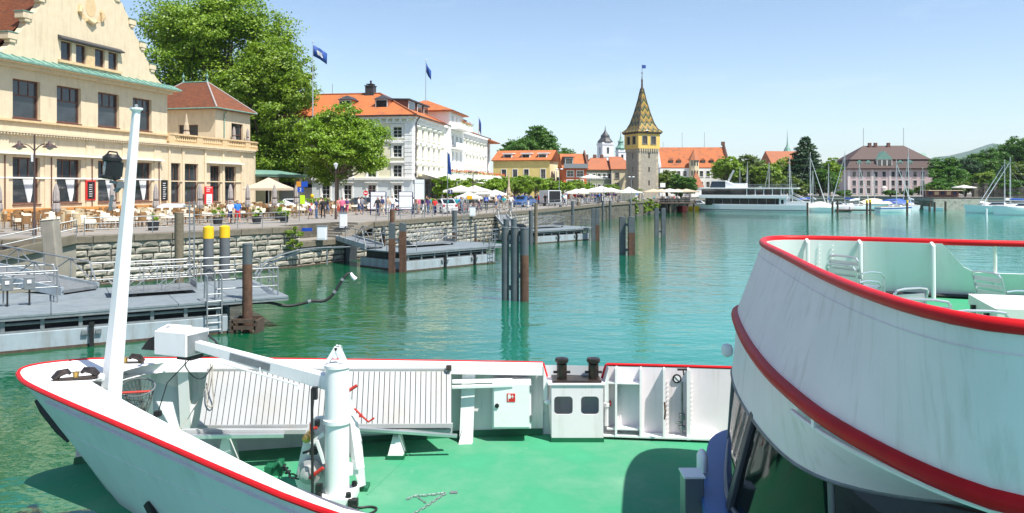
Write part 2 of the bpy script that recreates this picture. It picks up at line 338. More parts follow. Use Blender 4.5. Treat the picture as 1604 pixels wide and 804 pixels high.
tag(MB().add([(-2500, -300, 0), (9500, -300, 0), (9500, 9500, 0), (-2500, 9500, 0)], [(0, 1, 2, 3)]).obj('water', 'water'), kind='structure')

EDGE = [(-60, 14), (-30, 35.4), (-26, 39), (-20, 45), (-14.4, 52), (-10.6, 58.6), (-6.7, 67.5), (-2, 77.5), (6.7, 101), (14, 122), (23.8, 144), (31, 163)]
BANK = [(33, 170), (41, 178), (46, 190), (60, 205), (98, 206), (100, 183), (118, 181), (128, 196), (200, 205), (520, 210)]
gp = EDGE[:4]+[(-14.4, 52), (-16.6, 53.8), (-12.9, 60.2), (-10.6, 58.6)]+EDGE[6:]+BANK+[(700, 900), (-700, 900), (-700, 14)]
tag(MB().prism(gp, Q-.6, Q).obj('ground', 'paving'), kind='structure')
# lake bed under the quay front so that no gap opens below the ground sheet
bank = MB()
bp_ = BANK
bank.loft([[(x, y+.15, -1.5) for x, y in [EDGE[-1]]+bp_], [(x, y+.15, Q-.02) for x, y in [EDGE[-1]]+bp_]])
bank.loft([[(x, y-.12, Q) for x, y in [EDGE[-1]]+bp_], [(x, y-.12, Q+.22) for x, y in [EDGE[-1]]+bp_], [(x, y+.4, Q+.22) for x, y in [EDGE[-1]]+bp_]])
tag(bank.obj('embankment', 'stone_old'), kind='structure')

# far hills across the lake
hv = []; nx, ny = 90, 9
for j in range(ny):
    for i in range(nx):
        X = 1200+i*85; s = j/(ny-1)
        px = 802+X/6000*F
        prof = np.interp(px, [1040, 1200, 1330, 1400, 1455, 1500, 1530, 1560, 1600, 1700, 2000], [287, 283, 276, 268, 249, 238, 231, 227, 222, 216, 205])
        z = (HY-prof)*5*math.sin(math.pi*min(1, s*1.15)**.8/1.0 if s < .87 else .0001+math.pi*(1-s))
        z += 14*math.sin(i*.9+j*2.1)+9*math.sin(i*2.3+j)+6*math.sin(i*4.1-j*3)
        hv.append((X, 5200+s*1900+60*math.sin(i*1.3), max(z, -3) if 0 < j < ny-1 else -3))
hm = MB().add(hv, [(j*nx+i, j*nx+i+1, (j+1)*nx+i+1, (j+1)*nx+i) for j in range(ny-1) for i in range(nx-1)])
mk('hill_forest', (.035, .075, .03), .95, var=.35, scale=.004)
tag(hm.obj('hills', 'hill_forest', smooth=True), kind='structure')

# ---------------------------------------------------------------- quay walls, stone by stone
def stone_mesh(k):
    r = random.Random(k); n = 4; vs = []; fs = []
    for j in range(n+1):
        for i in range(n+1):
            e = (i in (0, n)) or (j in (0, n))
            x = i/n; z = j/n
            if e: y = .0; x = min(max(x, .0), 1)
            else: y = -.55-.45*r.random()
            if not e: x += r.uniform(-.06, .06); z += r.uniform(-.07, .07)
            else:
                c = r.uniform(0, .035)
                x = x+c if i == 0 else x-c if i == n else x
                z = z+c*1.6 if j == 0 else z-c*1.6 if j == n else z
            vs.append((x, y, z))
    fs = [(j*(n+1)+i, j*(n+1)+i+1, (j+1)*(n+1)+i+1, (j+1)*(n+1)+i) for j in range(n) for i in range(n)]
    m = MB().add(vs, fs)
    ring = [vs[i] for i in range(n+1)]+[vs[j*(n+1)+n] for j in range(1, n+1)]+[vs[n*(n+1)+i] for i in range(n-1, -1, -1)]+[vs[j*(n+1)] for j in range(n-1, 0, -1)]
    m.loft([ring, [(x, 1.2, z) for x, y, z in ring]], closed=True)
    return m.mesh('stone', 'wall_stone')
STONES = [stone_mesh(k) for k in range(7)]
def seg_frames(poly):
    for a, b in zip(poly[:-1], poly[1:]):
        a, b = Vector((*a, 0)), Vector((*b, 0)); yield a, b, math.atan2(b.y-a.y, b.x-a.x), (b-a).length
def quay_wall(poly, label, ztop, courses, zbot=-.25, cop=True, lmin=.7, lmax=1.7):
    root = thing('quay_wall', label, 'quay wall', (*poly[0], 0))
    root['_w'] = 1
    back = MB(); r = random.Random(len(label))
    for a, b, th, L in seg_frames(poly):
        n = Vector((math.sin(th), -math.cos(th), 0)); d = (b-a).normalized()
        back.prism([a-n*.06, b-n*.06, b-n*.6, a-n*.6], -1.5, ztop-(.38 if cop else 0))
        hs = [(ztop-.38*cop-zbot)/courses]*courses
        z = zbot
        for h in hs:
            t = -r.uniform(0, .5)
            while t < L-.15:
                l = r.uniform(lmin, lmax); t0 = max(t, 0); t1 = min(t+l, L)
                if t1-t0 > .18:
                    o = place('stone', r.choice(STONES), root); p = a+d*(t0+.015)
                    o.matrix_local = Matrix.Translation(Vector((p.x, p.y, z+.015))-root.location) @ Matrix.Rotation(th, 4, 'Z') @ Matrix.Diagonal((t1-t0-.03, r.uniform(.09, .15), h-.035, 1))
                t += l
            z += h
        if cop:
            t = 0; k = max(1, round(L/2.1)); l = L/k
            for i in range(k):
                p = a+d*(l*i); m = MB().box(.012, l-.012, -.14, .75, -.37, .012+r.uniform(0, .012))
                o = m.obj('coping_stone', 'kerb', root, bevel=.03)
                o.matrix_local = Matrix.Translation(Vector((p.x, p.y, ztop))-root.location) @ Matrix.Rotation(th, 4, 'Z')
    back.obj('backing', 'mortar', root)
    for a, b, th, L in seg_frames(poly):
        n = Vector((math.sin(th), -math.cos(th), 0)); MB().prism([a+n*.16, b+n*.16, b-n*.05, a-n*.05], -.6, .07).obj('waterline_growth', 'wood_wet', root)
    return root
quay_wall([(-34, 32.4), (-30, 35.4), (-26, 39), (-20, 45), (-14.4, 52)], 'weathered pale block stone quay wall below the restaurant terrace', Q, 7, lmin=.45, lmax=1.35)
quay_wall([(-10.6, 58.6), (-6.7, 67.5), (-2, 77.5), (2.2, 89)], 'pale stone quay wall behind the middle landing pontoon', Q, 7, lmin=.5, lmax=1.25)
# low landing with steps between the two walls
LA, LB = Vector((-14.4, 52, 0)), Vector((-10.6, 58.6, 0)); lth = math.atan2(LB.y-LA.y, LB.x-LA.x); LL = (LB-LA).length
lw = quay_wall([(-14.4, 52), (-10.6, 58.6)], 'low stone landing with steps and a dark culvert in the quay', 1.65, 4, cop=True)
MLand = Matrix.Translation(LA-lw.location) @ Matrix.Rotation(lth, 4, 'Z')
def lpart(nm, mb, mat, bevel=0):
    o = mb.obj(nm, mat, lw, bevel=bevel); o.matrix_local = MLand; return o
lpart('landing_slab', MB().box(-.1, LL, .75, 2.75, .6, 1.655), 'concrete')
for i in range(6): lpart('step', MB().box(4.6+i*.42, LL+.3, .76, 2.74, 1.655+i*.174, 1.655+(i+1)*.174), 'concrete', .01)
lpart('stair_cheek', MB().add([(4.3, -.05, 1.66), (5.0, -.05, 1.66), (7.6, -.05, 2.74), (7.6, -.05, 2.3), (4.3, .7, 1.66), (5.0, .7, 1.66), (7.6, .7, 2.74), (7.6, .7, 2.3)], [(0, 1, 2, 3), (4, 7, 6, 5), (0, 4, 5, 1), (1, 5, 6, 2), (2, 6, 7, 3), (3, 7, 4, 0)]), 'kerb', .02)
lpart('back_wall', MB().box(-.3, LL+.3, 2.76, 2.95, .6, 2.69), 'stone_old')
lpart('culvert', MB().box(4.3, 5.5, -.22, .2, -.2, 1.2), 'pier_dark')
# far quay front, too far to tell the stones apart
fq = thing('quay_wall', 'long stone quay front below the crowded promenade and tower', 'quay wall', (2.2, 89, 0), world=True)
m = MB(); kb = MB()
for a, b, th, L in seg_frames([(2.2, 89), (6.7, 101), (14, 122), (23.8, 144), (31, 163)]):
    n = Vector((math.sin(th), -math.cos(th), 0))
    m.prism([a, b, b-n*.6, a-n*.6], -1.5, Q-.38); kb.prism([a+n*.15, b+n*.15, b-n*.6, a-n*.6], Q-.38, Q+.012)
m.obj('wall_face', 'stone_old', fq); kb.obj('coping', 'kerb', fq)
# steps down to the water at the near left
# ================================================================ buildings
T = Matrix.Translation
def Rz(a): return Matrix.Rotation(a, 4, 'Z')
def faces(W, D):
    """matrices of the four faces of a box W x D: u along the wall, y inwards, z up"""
    return dict(F=Matrix.Identity(4), R=T((W, 0, 0)) @ Rz(R(90)), L=T((0, D, 0)) @ Rz(R(-90)), B=T((W, D, 0)) @ Rz(R(180)))
def wall(mb, M, W, H, holes, depth=.22, u_0=0., v_0=0., mi=0):
    us = sorted({u_0, W}|{h[0] for h in holes}|{h[2] for h in holes}); vs = sorted({v_0, H}|{h[1] for h in holes}|{h[3] for h in holes})
    for a, b in zip(us[:-1], us[1:]):
        for c, d in zip(vs[:-1], vs[1:]):
            if any(h[0] < (a+b)/2 < h[2] and h[1] < (c+d)/2 < h[3] for h in holes): continue
            mb.add([(a, 0, c), (b, 0, c), (b, 0, d), (a, 0, d)], [(0, 1, 2, 3)], mi, M)
    for a, c, b, d in [h[:4] for h in holes]:
        y = depth
        mb.add([(a, 0, c), (b, 0, c), (b, 0, d), (a, 0, d), (a, y, c), (b, y, c), (b, y, d), (a, y, d)], [(0, 4, 5, 1), (1, 5, 6, 2), (2, 6, 7, 3), (3, 7, 4, 0)], mi, M)
WM = {}
def win(root, M, h, cols=2, rows=2, fr='win_white', trim=None, depth=.22, fw=.07, tw=.16, hood=None, sill=True, split=None, name='window', glass='glass', panes=False):
    """one window: frame, glazing bars and surround as a part, its pane as sub-part"""
    a, c, b, d = h[:4]; w, ht = round(b-a, 2), round(d-c, 2)
    key = (w, ht, cols, rows, fr, trim, hood, sill, tuple(split or ()), tw, depth, fw, glass)
    if key not in WM:
        m = MB(); y0, y1 = depth-.10, depth-.005
        m.box(0, fw, y0, y1, 0, ht); m.box(w-fw, w, y0, y1, 0, ht); m.box(fw, w-fw, y0, y1, 0, fw); m.box(fw, w-fw, y0, y1, ht-fw, ht)
        for i in range(1, cols): m.box(w*i/cols-fw*.35, w*i/cols+fw*.35, y0+.012, y1, ht*split[0] if split and panes else fw, ht-fw)
        for zz in (split or [j/rows for j in range(1, rows)]): m.box(fw, w-fw, y0+.006, y1, ht*zz-fw*.4, ht*zz+fw*.4)
        if trim:
            m.box(-tw, 0, -.06, .02, -.0, ht+tw, 1); m.box(w, w+tw, -.06, .02, -.0, ht+tw, 1); m.box(0, w, -.06, .02, ht, ht+tw, 1)
            if sill: m.box(-tw-.06, w+tw+.06, -.14, .02, -.13, -.001, 1)
            if hood == 'flat': m.box(-tw-.1, w+tw+.1, -.28, .02, ht+tw+.001, ht+tw+.14, 1)
            if hood == 'tri': m.add([(-tw-.1, -.25, ht+tw), (w+tw+.1, -.25, ht+tw), (w/2, -.25, ht+tw+.5), (-tw-.1, .02, ht+tw), (w+tw+.1, .02, ht+tw), (w/2, .02, ht+tw+.5)], [(0, 1, 2), (3, 5, 4), (0, 2, 5, 3), (1, 4, 5, 2), (0, 3, 4, 1)], 1)
        elif sill: m.box(-.05, w+.05, -.09, .03, -.09, -.001, 0)
        WM[key] = m.mesh(name, [fr, trim or fr])
        g = MB().add([(0, depth-.03, 0), (w, depth-.03, 0), (w, depth-.03, ht), (0, depth-.03, ht)], [(0, 1, 2, 3)])
        WM[key, 'g'] = g.mesh('pane', glass)
    f = place(name, WM[key], root); f.matrix_local = M @ T((a, 0, c))
    if panes:
        sp = [0]+list(split or [j/rows for j in range(1, rows)])+[1]
        for j in range(len(sp)-1):
            nc = cols if j or not split else panes
            for i in range(nc):
                k2 = (key, j, nc)
                if k2 not in WM:
                    ww = w/nc-.02; hh = ht*(sp[j+1]-sp[j])-.02
                    WM[k2] = MB().box(0, ww, 0, .012, 0, hh).mesh('pane', glass)
                p = place('pane', WM[k2], f, loc=(w*i/nc+.01, depth-.035, ht*sp[j]+.01)); p.rotation_euler = (random.uniform(-.012, .012), 0, random.uniform(-.012, .012))
    else: place('pane', WM[key, 'g'], f)
    return f
def row(u0, u1, n, w, v0, v1): return [((u0+(u1-u0)*(i+.5)/n)-w/2, v0, (u0+(u1-u0)*(i+.5)/n)+w/2, v1) for i in range(n)]
def hip(x0, x1, y0, y1, z, zr, i0=None, i1=None, ov=.45, th=.18, axis='x'):
    """roof with ridge along x (or y); i0/i1 hip insets at both ends, 0 for a gable"""
    m = MB(); X0, X1, Y0, Y1 = x0-ov, x1+ov, y0-ov, y1+ov
    if axis == 'x':
        ym = (y0+y1)/2; r0 = x0+i0 if i0 else X0; r1 = x1-i1 if i1 else X1; A, B = (r0, ym, zr), (r1, ym, zr)
        top = [(X0, Y0, z), (X1, Y0, z), (X1, Y1, z), (X0, Y1, z)]; q = [(0, 1, 5, 4), (1, 2, 5), (2, 3, 4, 5), (3, 0, 4)]
    else:
        xm = (x0+x1)/2; r0 = y0+i0 if i0 else Y0; r1 = y1-i1 if i1 else Y1; A, B = (xm, r0, zr), (xm, r1, zr)
        top = [(X0, Y0, z), (X1, Y0, z), (X1, Y1, z), (X0, Y1, z)]; q = [(0, 1, 4), (1, 2, 5, 4), (2, 3, 5), (3, 0, 4, 5)]
    m.add(top+[A, B], q); m.add([(a, b, c-th) for a, b, c in top]+top, [(3, 2, 1, 0), (0, 1, 5, 4), (1, 2, 6, 5), (2, 3, 7, 6), (3, 0, 4, 7)])
    return m
def scatter(mb, P, size, n_dir=None, spread=.8, mi=0, asp=.7):
    """leaf-sized quads at the points P"""
    P = np.asarray(P); k = len(P); nrm = RNG.normal(size=(k, 3))*spread
    if n_dir is not None: nrm = nrm+n_dir
    nrm /= np.linalg.norm(nrm, axis=1)[:, None]+1e-9
    t = np.cross(nrm, RNG.normal(size=(k, 3))); t /= np.linalg.norm(t, axis=1)[:, None]+1e-9; b = np.cross(nrm, t)
    s = size*RNG.uniform(.6, 1.35, (k, 1)); t *= s*.5; b *= s*.5*asp
    V = np.stack([P-t, P+b*.9-t*.1, P+t, P-b*.9-t*.1], 1).reshape(-1, 3)
    o = len(mb.v); mb.v += [tuple(v) for v in V.tolist()]; mb.f += [(o+4*i, o+4*i+1, o+4*i+2, o+4*i+3) for i in range(k)]; mb.m += [mi]*k
def flowers(root, name, p, q, per=60, h=.28):
    p, q = Vector(p), Vector(q); L = (q-p).length; n = int(per*L); m = MB(); t = RNG.uniform(0, 1, n)
    P = np.array([tuple(p.lerp(q, float(a))) for a in t])+RNG.normal(size=(n, 3))*np.array([.12, .12, h*.5])
    scatter(m, P[:n//2], .16, None, 1, 0); scatter(m, P[n//2:]-np.array([0, 0, .12]), .18, None, 1, 1)
    return m.obj(name, ['flower_red', 'leaf_plane'], root)
def dormer(root, M, w, h, d, zb, roofmat, wallmat, kind='flat', fr='win_white', n=1):
    """dormer whose front stands at y=0 of M, running back d"""
    m = MB(); m.box(0, w, 0, d, zb, zb+h); o = m.obj('dormer', wallmat, root); o.matrix_local = M
    r = MB()
    if kind == 'flat': r.add([(-.25, -.3, zb+h), (w+.25, -.3, zb+h), (w+.25, d, zb+h+.12), (-.25, d, zb+h+.12), (-.25, -.3, zb+h+.2), (w+.25, -.3, zb+h+.2), (w+.25, d, zb+h+.32), (-.25, d, zb+h+.32)], [(0, 3, 2, 1), (4, 5, 6, 7), (0, 1, 5, 4), (1, 2, 6, 5), (2, 3, 7, 6), (3, 0, 4, 7)])
    elif kind == 'hip': r.add([(-.2, -.2, zb+h), (w+.2, -.2, zb+h), (w+.2, d, zb+h), (-.2, d, zb+h), (w/2, .6*w/2, zb+h+w*.35), (w/2, d, zb+h+w*.35)], [(0, 1, 4), (1, 2, 5, 4), (3, 0, 4, 5), (3, 2, 1, 0)])
    else: r.add([(-.15, -.15, zb+h), (w+.15, -.15, zb+h), (w+.15, d, zb+h), (-.15, d, zb+h), (w/2, -.15, zb+h+w*.55), (w/2, d, zb+h+w*.55)], [(0, 1, 4), (1, 2, 5, 4), (3, 0, 4, 5), (3, 2, 1, 0)])
    ro = r.obj('dormer_roof', roofmat, o)
    for i in range(n):
        ww = w/n; f = MB(); x = i*ww+.1; x2 = (i+1)*ww-.1; f.box(x, x2, -.05, .02, zb+.12, zb+h-.1); b = f.obj('window', fr, o)
        g = MB().box(x+.09, x2-.09, -.065, 0, zb+.21, zb+h-.19).obj('window', 'glass', o)
    return o

# ---------------------------------------------------------------- the station restaurant on the left
E = Vector((.2288, .9735, 0)); TH = math.atan2(E.y, E.x)
RO = Vector((-40.1, 60, Q))
rb = thing('restaurant_building', 'cream stucco restaurant building with curved gable, brown windows and copper cornice', 'building', RO, TH)
I4 = Matrix.Identity(4)
U0, U1 = -9., 19.65
wc = [-6.4, -2, 2.48, 6.84, 11.5, 15.97]; 
up = [(c-1.33, 8.25, c+1.33, 11.4) for c in wc]; lo = [(c-1.33, 1.3, c+1.33, 5.1) for c in wc]
m = MB(); wall(m, I4, U1, 12.9, up+lo, .38, U0)
m.add([(U1, 0, 7.3), (U1, 14, 7.3), (U1, 14, 12.9), (U1, 0, 12.9)], [(0, 1, 2, 3)])
# gable with stepped volutes
half = [(0, 23.4), (1.7, 23.0), (2.3, 21.6), (3.35, 20.9), (3.35, 20.35), (3.9, 20.2), (4.35, 19.5), (4.9, 18.95), (5.3, 18.9), (5.3, 18.3), (5.5, 17.7), (5.9, 17.2), (6.4, 16.95), (6.75, 16.9), (6.75, 16.35), (6.95, 15.8), (7.3, 15.3), (7.8, 15.0), (8.15, 14.95), (8.15, 14.4), (8.5, 13.9), (9.1, 13.45), (9.8, 13.1), (10.35, 12.95)]
gc = 9.3; gw = [(5.95, 13.65, 7.15, 15.3), (7.6, 13.65, 8.8, 15.3), (9.8, 13.65, 11.0, 15.3), (11.45, 13.65, 12.65, 15.3)]
def gable_half(z): return float(np.interp(-z, [-p[1] for p in half], [p[0] for p in half]))
zs = sorted({12.9, 23.39}|{p[1]-.001 for p in half[1:]}|{h[1] for h in gw}|{h[3] for h in gw}|{13.3, 14.2, 14.7, 17.5, 18.6, 19.2})
for a, b in zip(zs[:-1], zs[1:]):
    ha, hb = gable_half(a+.002), gable_half(b-.002)
    if 13.64 < (a+b)/2 < 15.31:
        xs = [gc-max(ha, hb)]+[v for h in gw for v in (h[0], h[2])]+[gc+max(ha, hb)]
        for i in range(0, len(xs), 2):
            xa0 = gc-ha if i == 0 else xs[i]; xb0 = gc-hb if i == 0 else xs[i]; xa1 = gc+ha if i == len(xs)-2 else xs[i+1]; xb1 = gc+hb if i == len(xs)-2 else xs[i+1]
            m.add([(xa0, 0, a), (xa1, 0, a), (xb1, 0, b), (xb0, 0, b)], [(0, 1, 2, 3)])
    else: m.add([(gc-ha, 0, a), (gc+ha, 0, a), (gc+hb, 0, b), (gc-hb, 0, b)], [(0, 1, 2, 3)])
ou = [(gc-x, z) for x, z in half[::-1]]+[(gc+x, z) for x, z in half[1:]]
m.loft([[(x, 0, z) for x, z in ou], [(x, .7, z) for x, z in ou]])
for a, c, b, d in gw:
    m.add([(a, 0, c), (b, 0, c), (b, 0, d), (a, 0, d), (a, .3, c), (b, .3, c), (b, .3, d), (a, .3, d)], [(0, 4, 5, 1), (1, 5, 6, 2), (2, 6, 7, 3), (3, 7, 4, 0)])
m.obj('wall', 'stucco_cream', rb)
# copper covers and volute blocks along the gable
for s in (-1, 1):
    for x, z in ((3.35, 20.4), (5.3, 18.35), (6.75, 16.4), (8.15, 14.45)):
        b = MB().box(gc+s*x-.55, gc+s*x+.35*(1 if s > 0 else 1), -.16, .75, z, z+.55).box(gc+s*x-.35, gc+s*x+.2, -.12, .5, z-.25, z)
        o = b.obj('volute_block', 'stucco_cream', rb, bevel=.05)
        MB().box(gc+s*x-.6, gc+s*x+.4, -.2, .8, z+.552, z+.62).obj('copper_cap', 'copper_green', o)
for h in gw: win(rb, I4, h, 1, 1, 'win_brown', None, .3, .12, sill=False)
sl_ = MB().box(5.6, 13.0, -.18, .02, 13.4, 13.63); sl_.obj('window_sill', 'stone_trim', rb)
hd = MB().add([(5.6, -.5, 15.45), (13.0, -.5, 15.45), (13.0, .0, 15.75), (5.6, 0, 15.75), (5.6, -.5, 15.35), (13.0, -.5, 15.35), (13.0, 0, 15.35), (5.6, 0, 15.35)], [(0, 1, 2, 3), (4, 5, 1, 0), (5, 6, 2, 1), (7, 4, 0, 3), (7, 6, 5, 4)]); hd.obj('window_hood', 'slate', rb)
MB().box(8.85, 9.75, -.05, .0, 13.63, 15.3).obj('pier', 'stone_trim', rb)
# crest with garlands near the top of the gable
cr = MB(); cr.lathe([(.02, -.16), (.55, -.12), (.7, .0)], 14, 0, T((gc, -.02, 18.9)) @ Matrix.Rotation(R(90), 4, 'X') @ Matrix.Diagonal((.9, 1.25, 1.6, 1)))
for i in range(9):
    a = R(180+i*22.5); cr.lathe([(.02, -.15), (.2, -.08), (.24, 0)], 8, 0, T((gc+1.25*math.cos(a), -.02, 18.7+1.15*math.sin(a))) @ Matrix.Rotation(R(90), 4, 'X'))
for s in (-1, 1): cr.tube([(gc+s*1.25, -.12, 18.7), (gc+s*1.35, -.16, 18.2), (gc+s*1.2, -.14, 17.8)], [.18, .22, .06], 8)
cr.tube([(gc-.5, -.1, 17.7), (gc, -.2, 17.45), (gc+.5, -.1, 17.7)], .2, 8)
cr.obj('crest', 'stone_trim', rb, smooth=True)
# cornice with copper cover, string courses
MB().box(U0, U1+.6, -1.1, 0, 12.55, 12.72).box(U0, U1+.3, -.45, -.001, 12.25, 12.549).obj('cornice', 'stucco_cream', rb)
cv = MB().add([(U0, -1.2, 12.73), (U1+.75, -1.2, 12.73), (U1+.75, .05, 13.25), (U0, .05, 13.25), (U0, -1.2, 12.6), (U1+.75, -1.2, 12.6), (U1+.75, .05, 12.724), (U0, .05, 12.724)], [(0, 1, 2, 3), (4, 5, 1, 0), (5, 6, 2, 1), (7, 4, 0, 3), (7, 6, 5, 4)])
for i in range(29): cv.add([(U0+i, -1.18, 12.80), (U0+i+.06, -1.18, 12.80), (U0+i+.06, -.02, 13.30), (U0+i, -.02, 13.30), (U0+i, -1.18, 12.7), (U0+i+.06, -1.18, 12.7), (U0+i+.06, -.02, 13.1), (U0+i, -.02, 13.1)], [(0, 1, 2, 3), (0, 4, 5, 1), (0, 3, 7, 4), (1, 5, 6, 2)])
cv.obj('copper_cover', 'copper_green', rb)
MB().box(U0, U1+.12, -.2, 0, 7.95, 8.12).box(U0, U1+.06, -.12, -.001, 7.8, 7.949).obj('string_course', 'stone_trim', rb)
fz = MB().box(U0, 35.6, -.42, 0, 7.05, 7.22).box(U0, 35.5, -.25, -.001, 6.85, 7.049)
for i in range(147): fz.box(U0+i*.3, U0+i*.3+.14, -.38, -.25, 6.9, 7.048)
fz.obj('cornice_lower', 'stucco_cream', rb)
for h in up: win(rb, I4, h, 3, 2, 'win_brown', None, .38, .13, split=[.60], sill=True, panes=1)
for h in lo: win(rb, I4, h, 3, 2, 'win_brown', None, .38, .13, split=[.56], sill=True, panes=1)
MB().box(U0, U1-1, -.12, .0, 3.38, 3.5).box(U0, U1-1, -.5, -.02, 5.32, 5.46).obj('awning_box', 'awning_white', rb)
for c in wc:     # half-drawn white curtains in the lower panes
    cu = MB(); n = 14; top = [(c-.1+1.0*i/n, .30+.03*math.sin(i*2.2), 3.35) for i in range(n+1)]; mid = [(c+.2+.62*i/n, .30+.03*math.sin(i*2.2), 2.2) for i in range(n+1)]; bot = [(c+.42+.2*i/n, .30+.02*math.sin(i*2.2), 1.35) for i in range(n+1)]
    cu.loft([[(x, y+.01, z) for x, y, z in q] for q in (top, mid, bot)]); cu.obj('curtain', 'curtain', rb)
for u in (-4.2, .2, 4.7, 9.2, 13.7, 18.1):
    MB().box(u-.5, u+.5, -.1, 0, .02, 6.84).obj('pilaster', 'stucco_cream', rb)
    MB().tube([(u+.1, -.16, 5.2), (u+.1, -.16, .3)], .05, 6).obj('downpipe', 'win_brown', rb)
# the timber plinth along the terrace
for i in range(3): MB().box(U0, U1+.5, -.35-.02*i, -.05, .12+i*.28, .38+i*.28).obj('plinth_board', 'wood_orange', rb)
# roofs behind the gable
MB().add([(-16, .6, 12.95), (5.5, .6, 12.95), (5.5, 9, 25), (-16, 9, 25), (-16, 9, 12.95), (5.5, 9, 12.95)], [(0, 1, 2, 3), (1, 5, 2), (0, 3, 4)]).obj('roof', 'tile_brown', rb)
MB().add([(gc-9.8, .7, 12.95), (gc, .7, 23.1), (gc+9.8, .7, 12.95), (gc-9.8, 16, 12.95), (gc, 16, 23.1), (gc+9.8, 16, 12.95)], [(0, 1, 4, 3), (1, 2, 5, 4)]).obj('roof', 'tile_brown', rb)
# lower wing with roof terrace
lw2 = [(20.2, 1.0, 21.75, 5.2), (22.45, 1.0, 24.75, 5.2), (26.9, 1.0, 28.8, 5.1), (29.7, 1.0, 31.9, 5.1)]
m = MB(); wall(m, I4, 35.2, 7.0, lw2, .35, U1)
curve = [(35.2+3.2*math.sin(a), 3.2-3.2*math.cos(a)) for a in [R(9*i) for i in range(11)]]+[(38.4, 14)]
m.loft([[(x, y, 0) for x, y in curve], [(x, y, 7.0) for x, y in curve]])
m.add([(U1, 0, 7.0), (35.2, 0, 7.0)]+[(x, y, 7.0) for x, y in curve]+[(U1, 14, 7.0)], [tuple(range(2+len(curve)+1))])
m.obj('terrace_wing', 'stucco_cream', rb)
for h in lw2: win(rb, I4, h, 2, 2, 'win_brown', None, .35, .11, split=[.56], panes=1)
MB().box(26.0, 32.8, -.55, -.02, 5.35, 5.5).obj('awning_box', 'awning_white', rb)
MB().box(20, 33.4, -.12, 0, 3.25, 3.36).obj('transom', 'stucco_cream', rb)
for u in (19.9, 22.1, 25.9, 29.25, 33.0): MB().box(u-.17, u+.17, -.13, 0, .02, 6.84).obj('pilaster', 'stucco_cream', rb)
# balustrade
bal = MB(); path = [(U1, -.15), (35.2, -.15)]+[(35.2+3.35*math.sin(a), 3.2-3.35*math.cos(a)) for a in [R(9*i) for i in range(1, 11)]]+[(38.55, 10)]
for (x0, y0), (x1, y1) in zip(path[:-1], path[1:]):
    for z, w_, h_ in ((7.32, .34, .2), (8.2, .36, .17)): bal.beam((x0, y0, z), (x1, y1, z), w_, h_)
bal.obj('balustrade_rail', 'stone_trim', rb)
bm_ = MB().lathe([(.07, 7.42), (.13, 7.6), (.06, 7.85), (.09, 8.05), (.09, 8.12)], 6).mesh('baluster', 'stone_trim')
pm_ = MB().box(-.5, .5, -.13, .13, 7.42, 8.115).mesh('balustrade_pier', 'stone_trim')
pp = resample([Vector((x, y, 0)) for x, y in path], 78)
for i, p in enumerate(pp[1:-1]):
    k = i % 13
    if k in (0, 1, 12):
        if k == 0:
            o = place('balustrade_pier', pm_, rb, loc=p); q = pp[i+2]; o.rotation_euler = (0, 0, math.atan2(q.y-p.y, q.x-p.x))
    else: place('baluster', bm_, rb, loc=p)
# pavilion with hipped roof on the terrace
PV = T((29.6, 1.2, 7.0)); m = MB(); fm = faces(7.2, 10.5)
ho = {'F': [(3.2, .6, 5.6, 3.4)], 'L': [(5.6, .05, 8.2, 3.0)]}
for k in 'FLRB': wall(m, PV @ fm[k], 7.2 if k in 'FB' else 10.5, 4.75, ho.get(k, []), .3)
pav = m.obj('pavilion', 'stucco_cream', rb)
for k in ho:
    for h in ho[k]:
        f = win(rb, PV @ fm[k], h, 2, 2, 'win_brown', None, .3, .1)
rf = hip(0, 7.2, 0, 10.5, 4.9, 8.5, 3.6, 3.6, .6, .16, 'y').obj('pavilion_roof', 'tile_brown', rb); rf.matrix_local = PV
gt = MB()
for a, b in (((-.6, -.6), (7.8, -.6)), ((7.8, -.6), (7.8, 11.1)), ((-.6, 11.1), (-.6, -.6))): gt.tube([(*a, 4.85), (*b, 4.85)], .09, 6)
gt.tube([(1.6, -.62, 4.8), (1.6, -.1, 4.3), (1.6, -.08, .2)], .06, 6)
gt.tube([(3.6, 3.6, 8.52), (3.6, 6.9, 8.52)], .1, 6)
for y in (3.6, 6.9): gt.lathe([(.16, 0), (.06, .4), (.18, .7), (.05, 1.0), (.01, 1.3)], 8, 0, T((3.6, y, 8.5)))
o = gt.obj('copper_gutter', 'copper_green', rf)
hp = MB()
for c in ((-.6, -.6, 4.92), (7.8, -.6, 4.92), (7.8, 11.1, 4.92), (-.6, 11.1, 4.92)): hp.tube([c, (3.6, 3.6 if c[1] < 5 else 6.9, 8.52)], .11, 6)
hp.obj('hip_ridge', 'cloth_grey', rf)
# porch with copper roof at the far end
m = MB(); 
for x, y in ((39.6, -.6), (39.6, 3.4), (45.6, -.6)): m.box(x-.35, x+.35, y-.35, y+.35, 0, 3.9)
m.obj('porch_pier', 'stucco_cream', rb)
MB().prism([(36.4, -1.6), (46.2, -1.6), (46.2, 5), (36.4, 5)], 4.0, 4.25).add([(36.3, -1.7, 4.26), (46.3, -1.7, 4.26), (46.3, 5, 4.26), (36.3, 5, 4.26), (38, 1.7, 4.9), (44.5, 1.7, 4.9)], [(0, 1, 5, 4), (1, 2, 5), (2, 3, 4, 5), (3, 0, 4)]).obj('porch_roof', 'copper_green', rb)
MB().box(37.6, 46, 4.6, 13, 0, 3.99).obj('porch_wall', 'pale_yellow', rb)
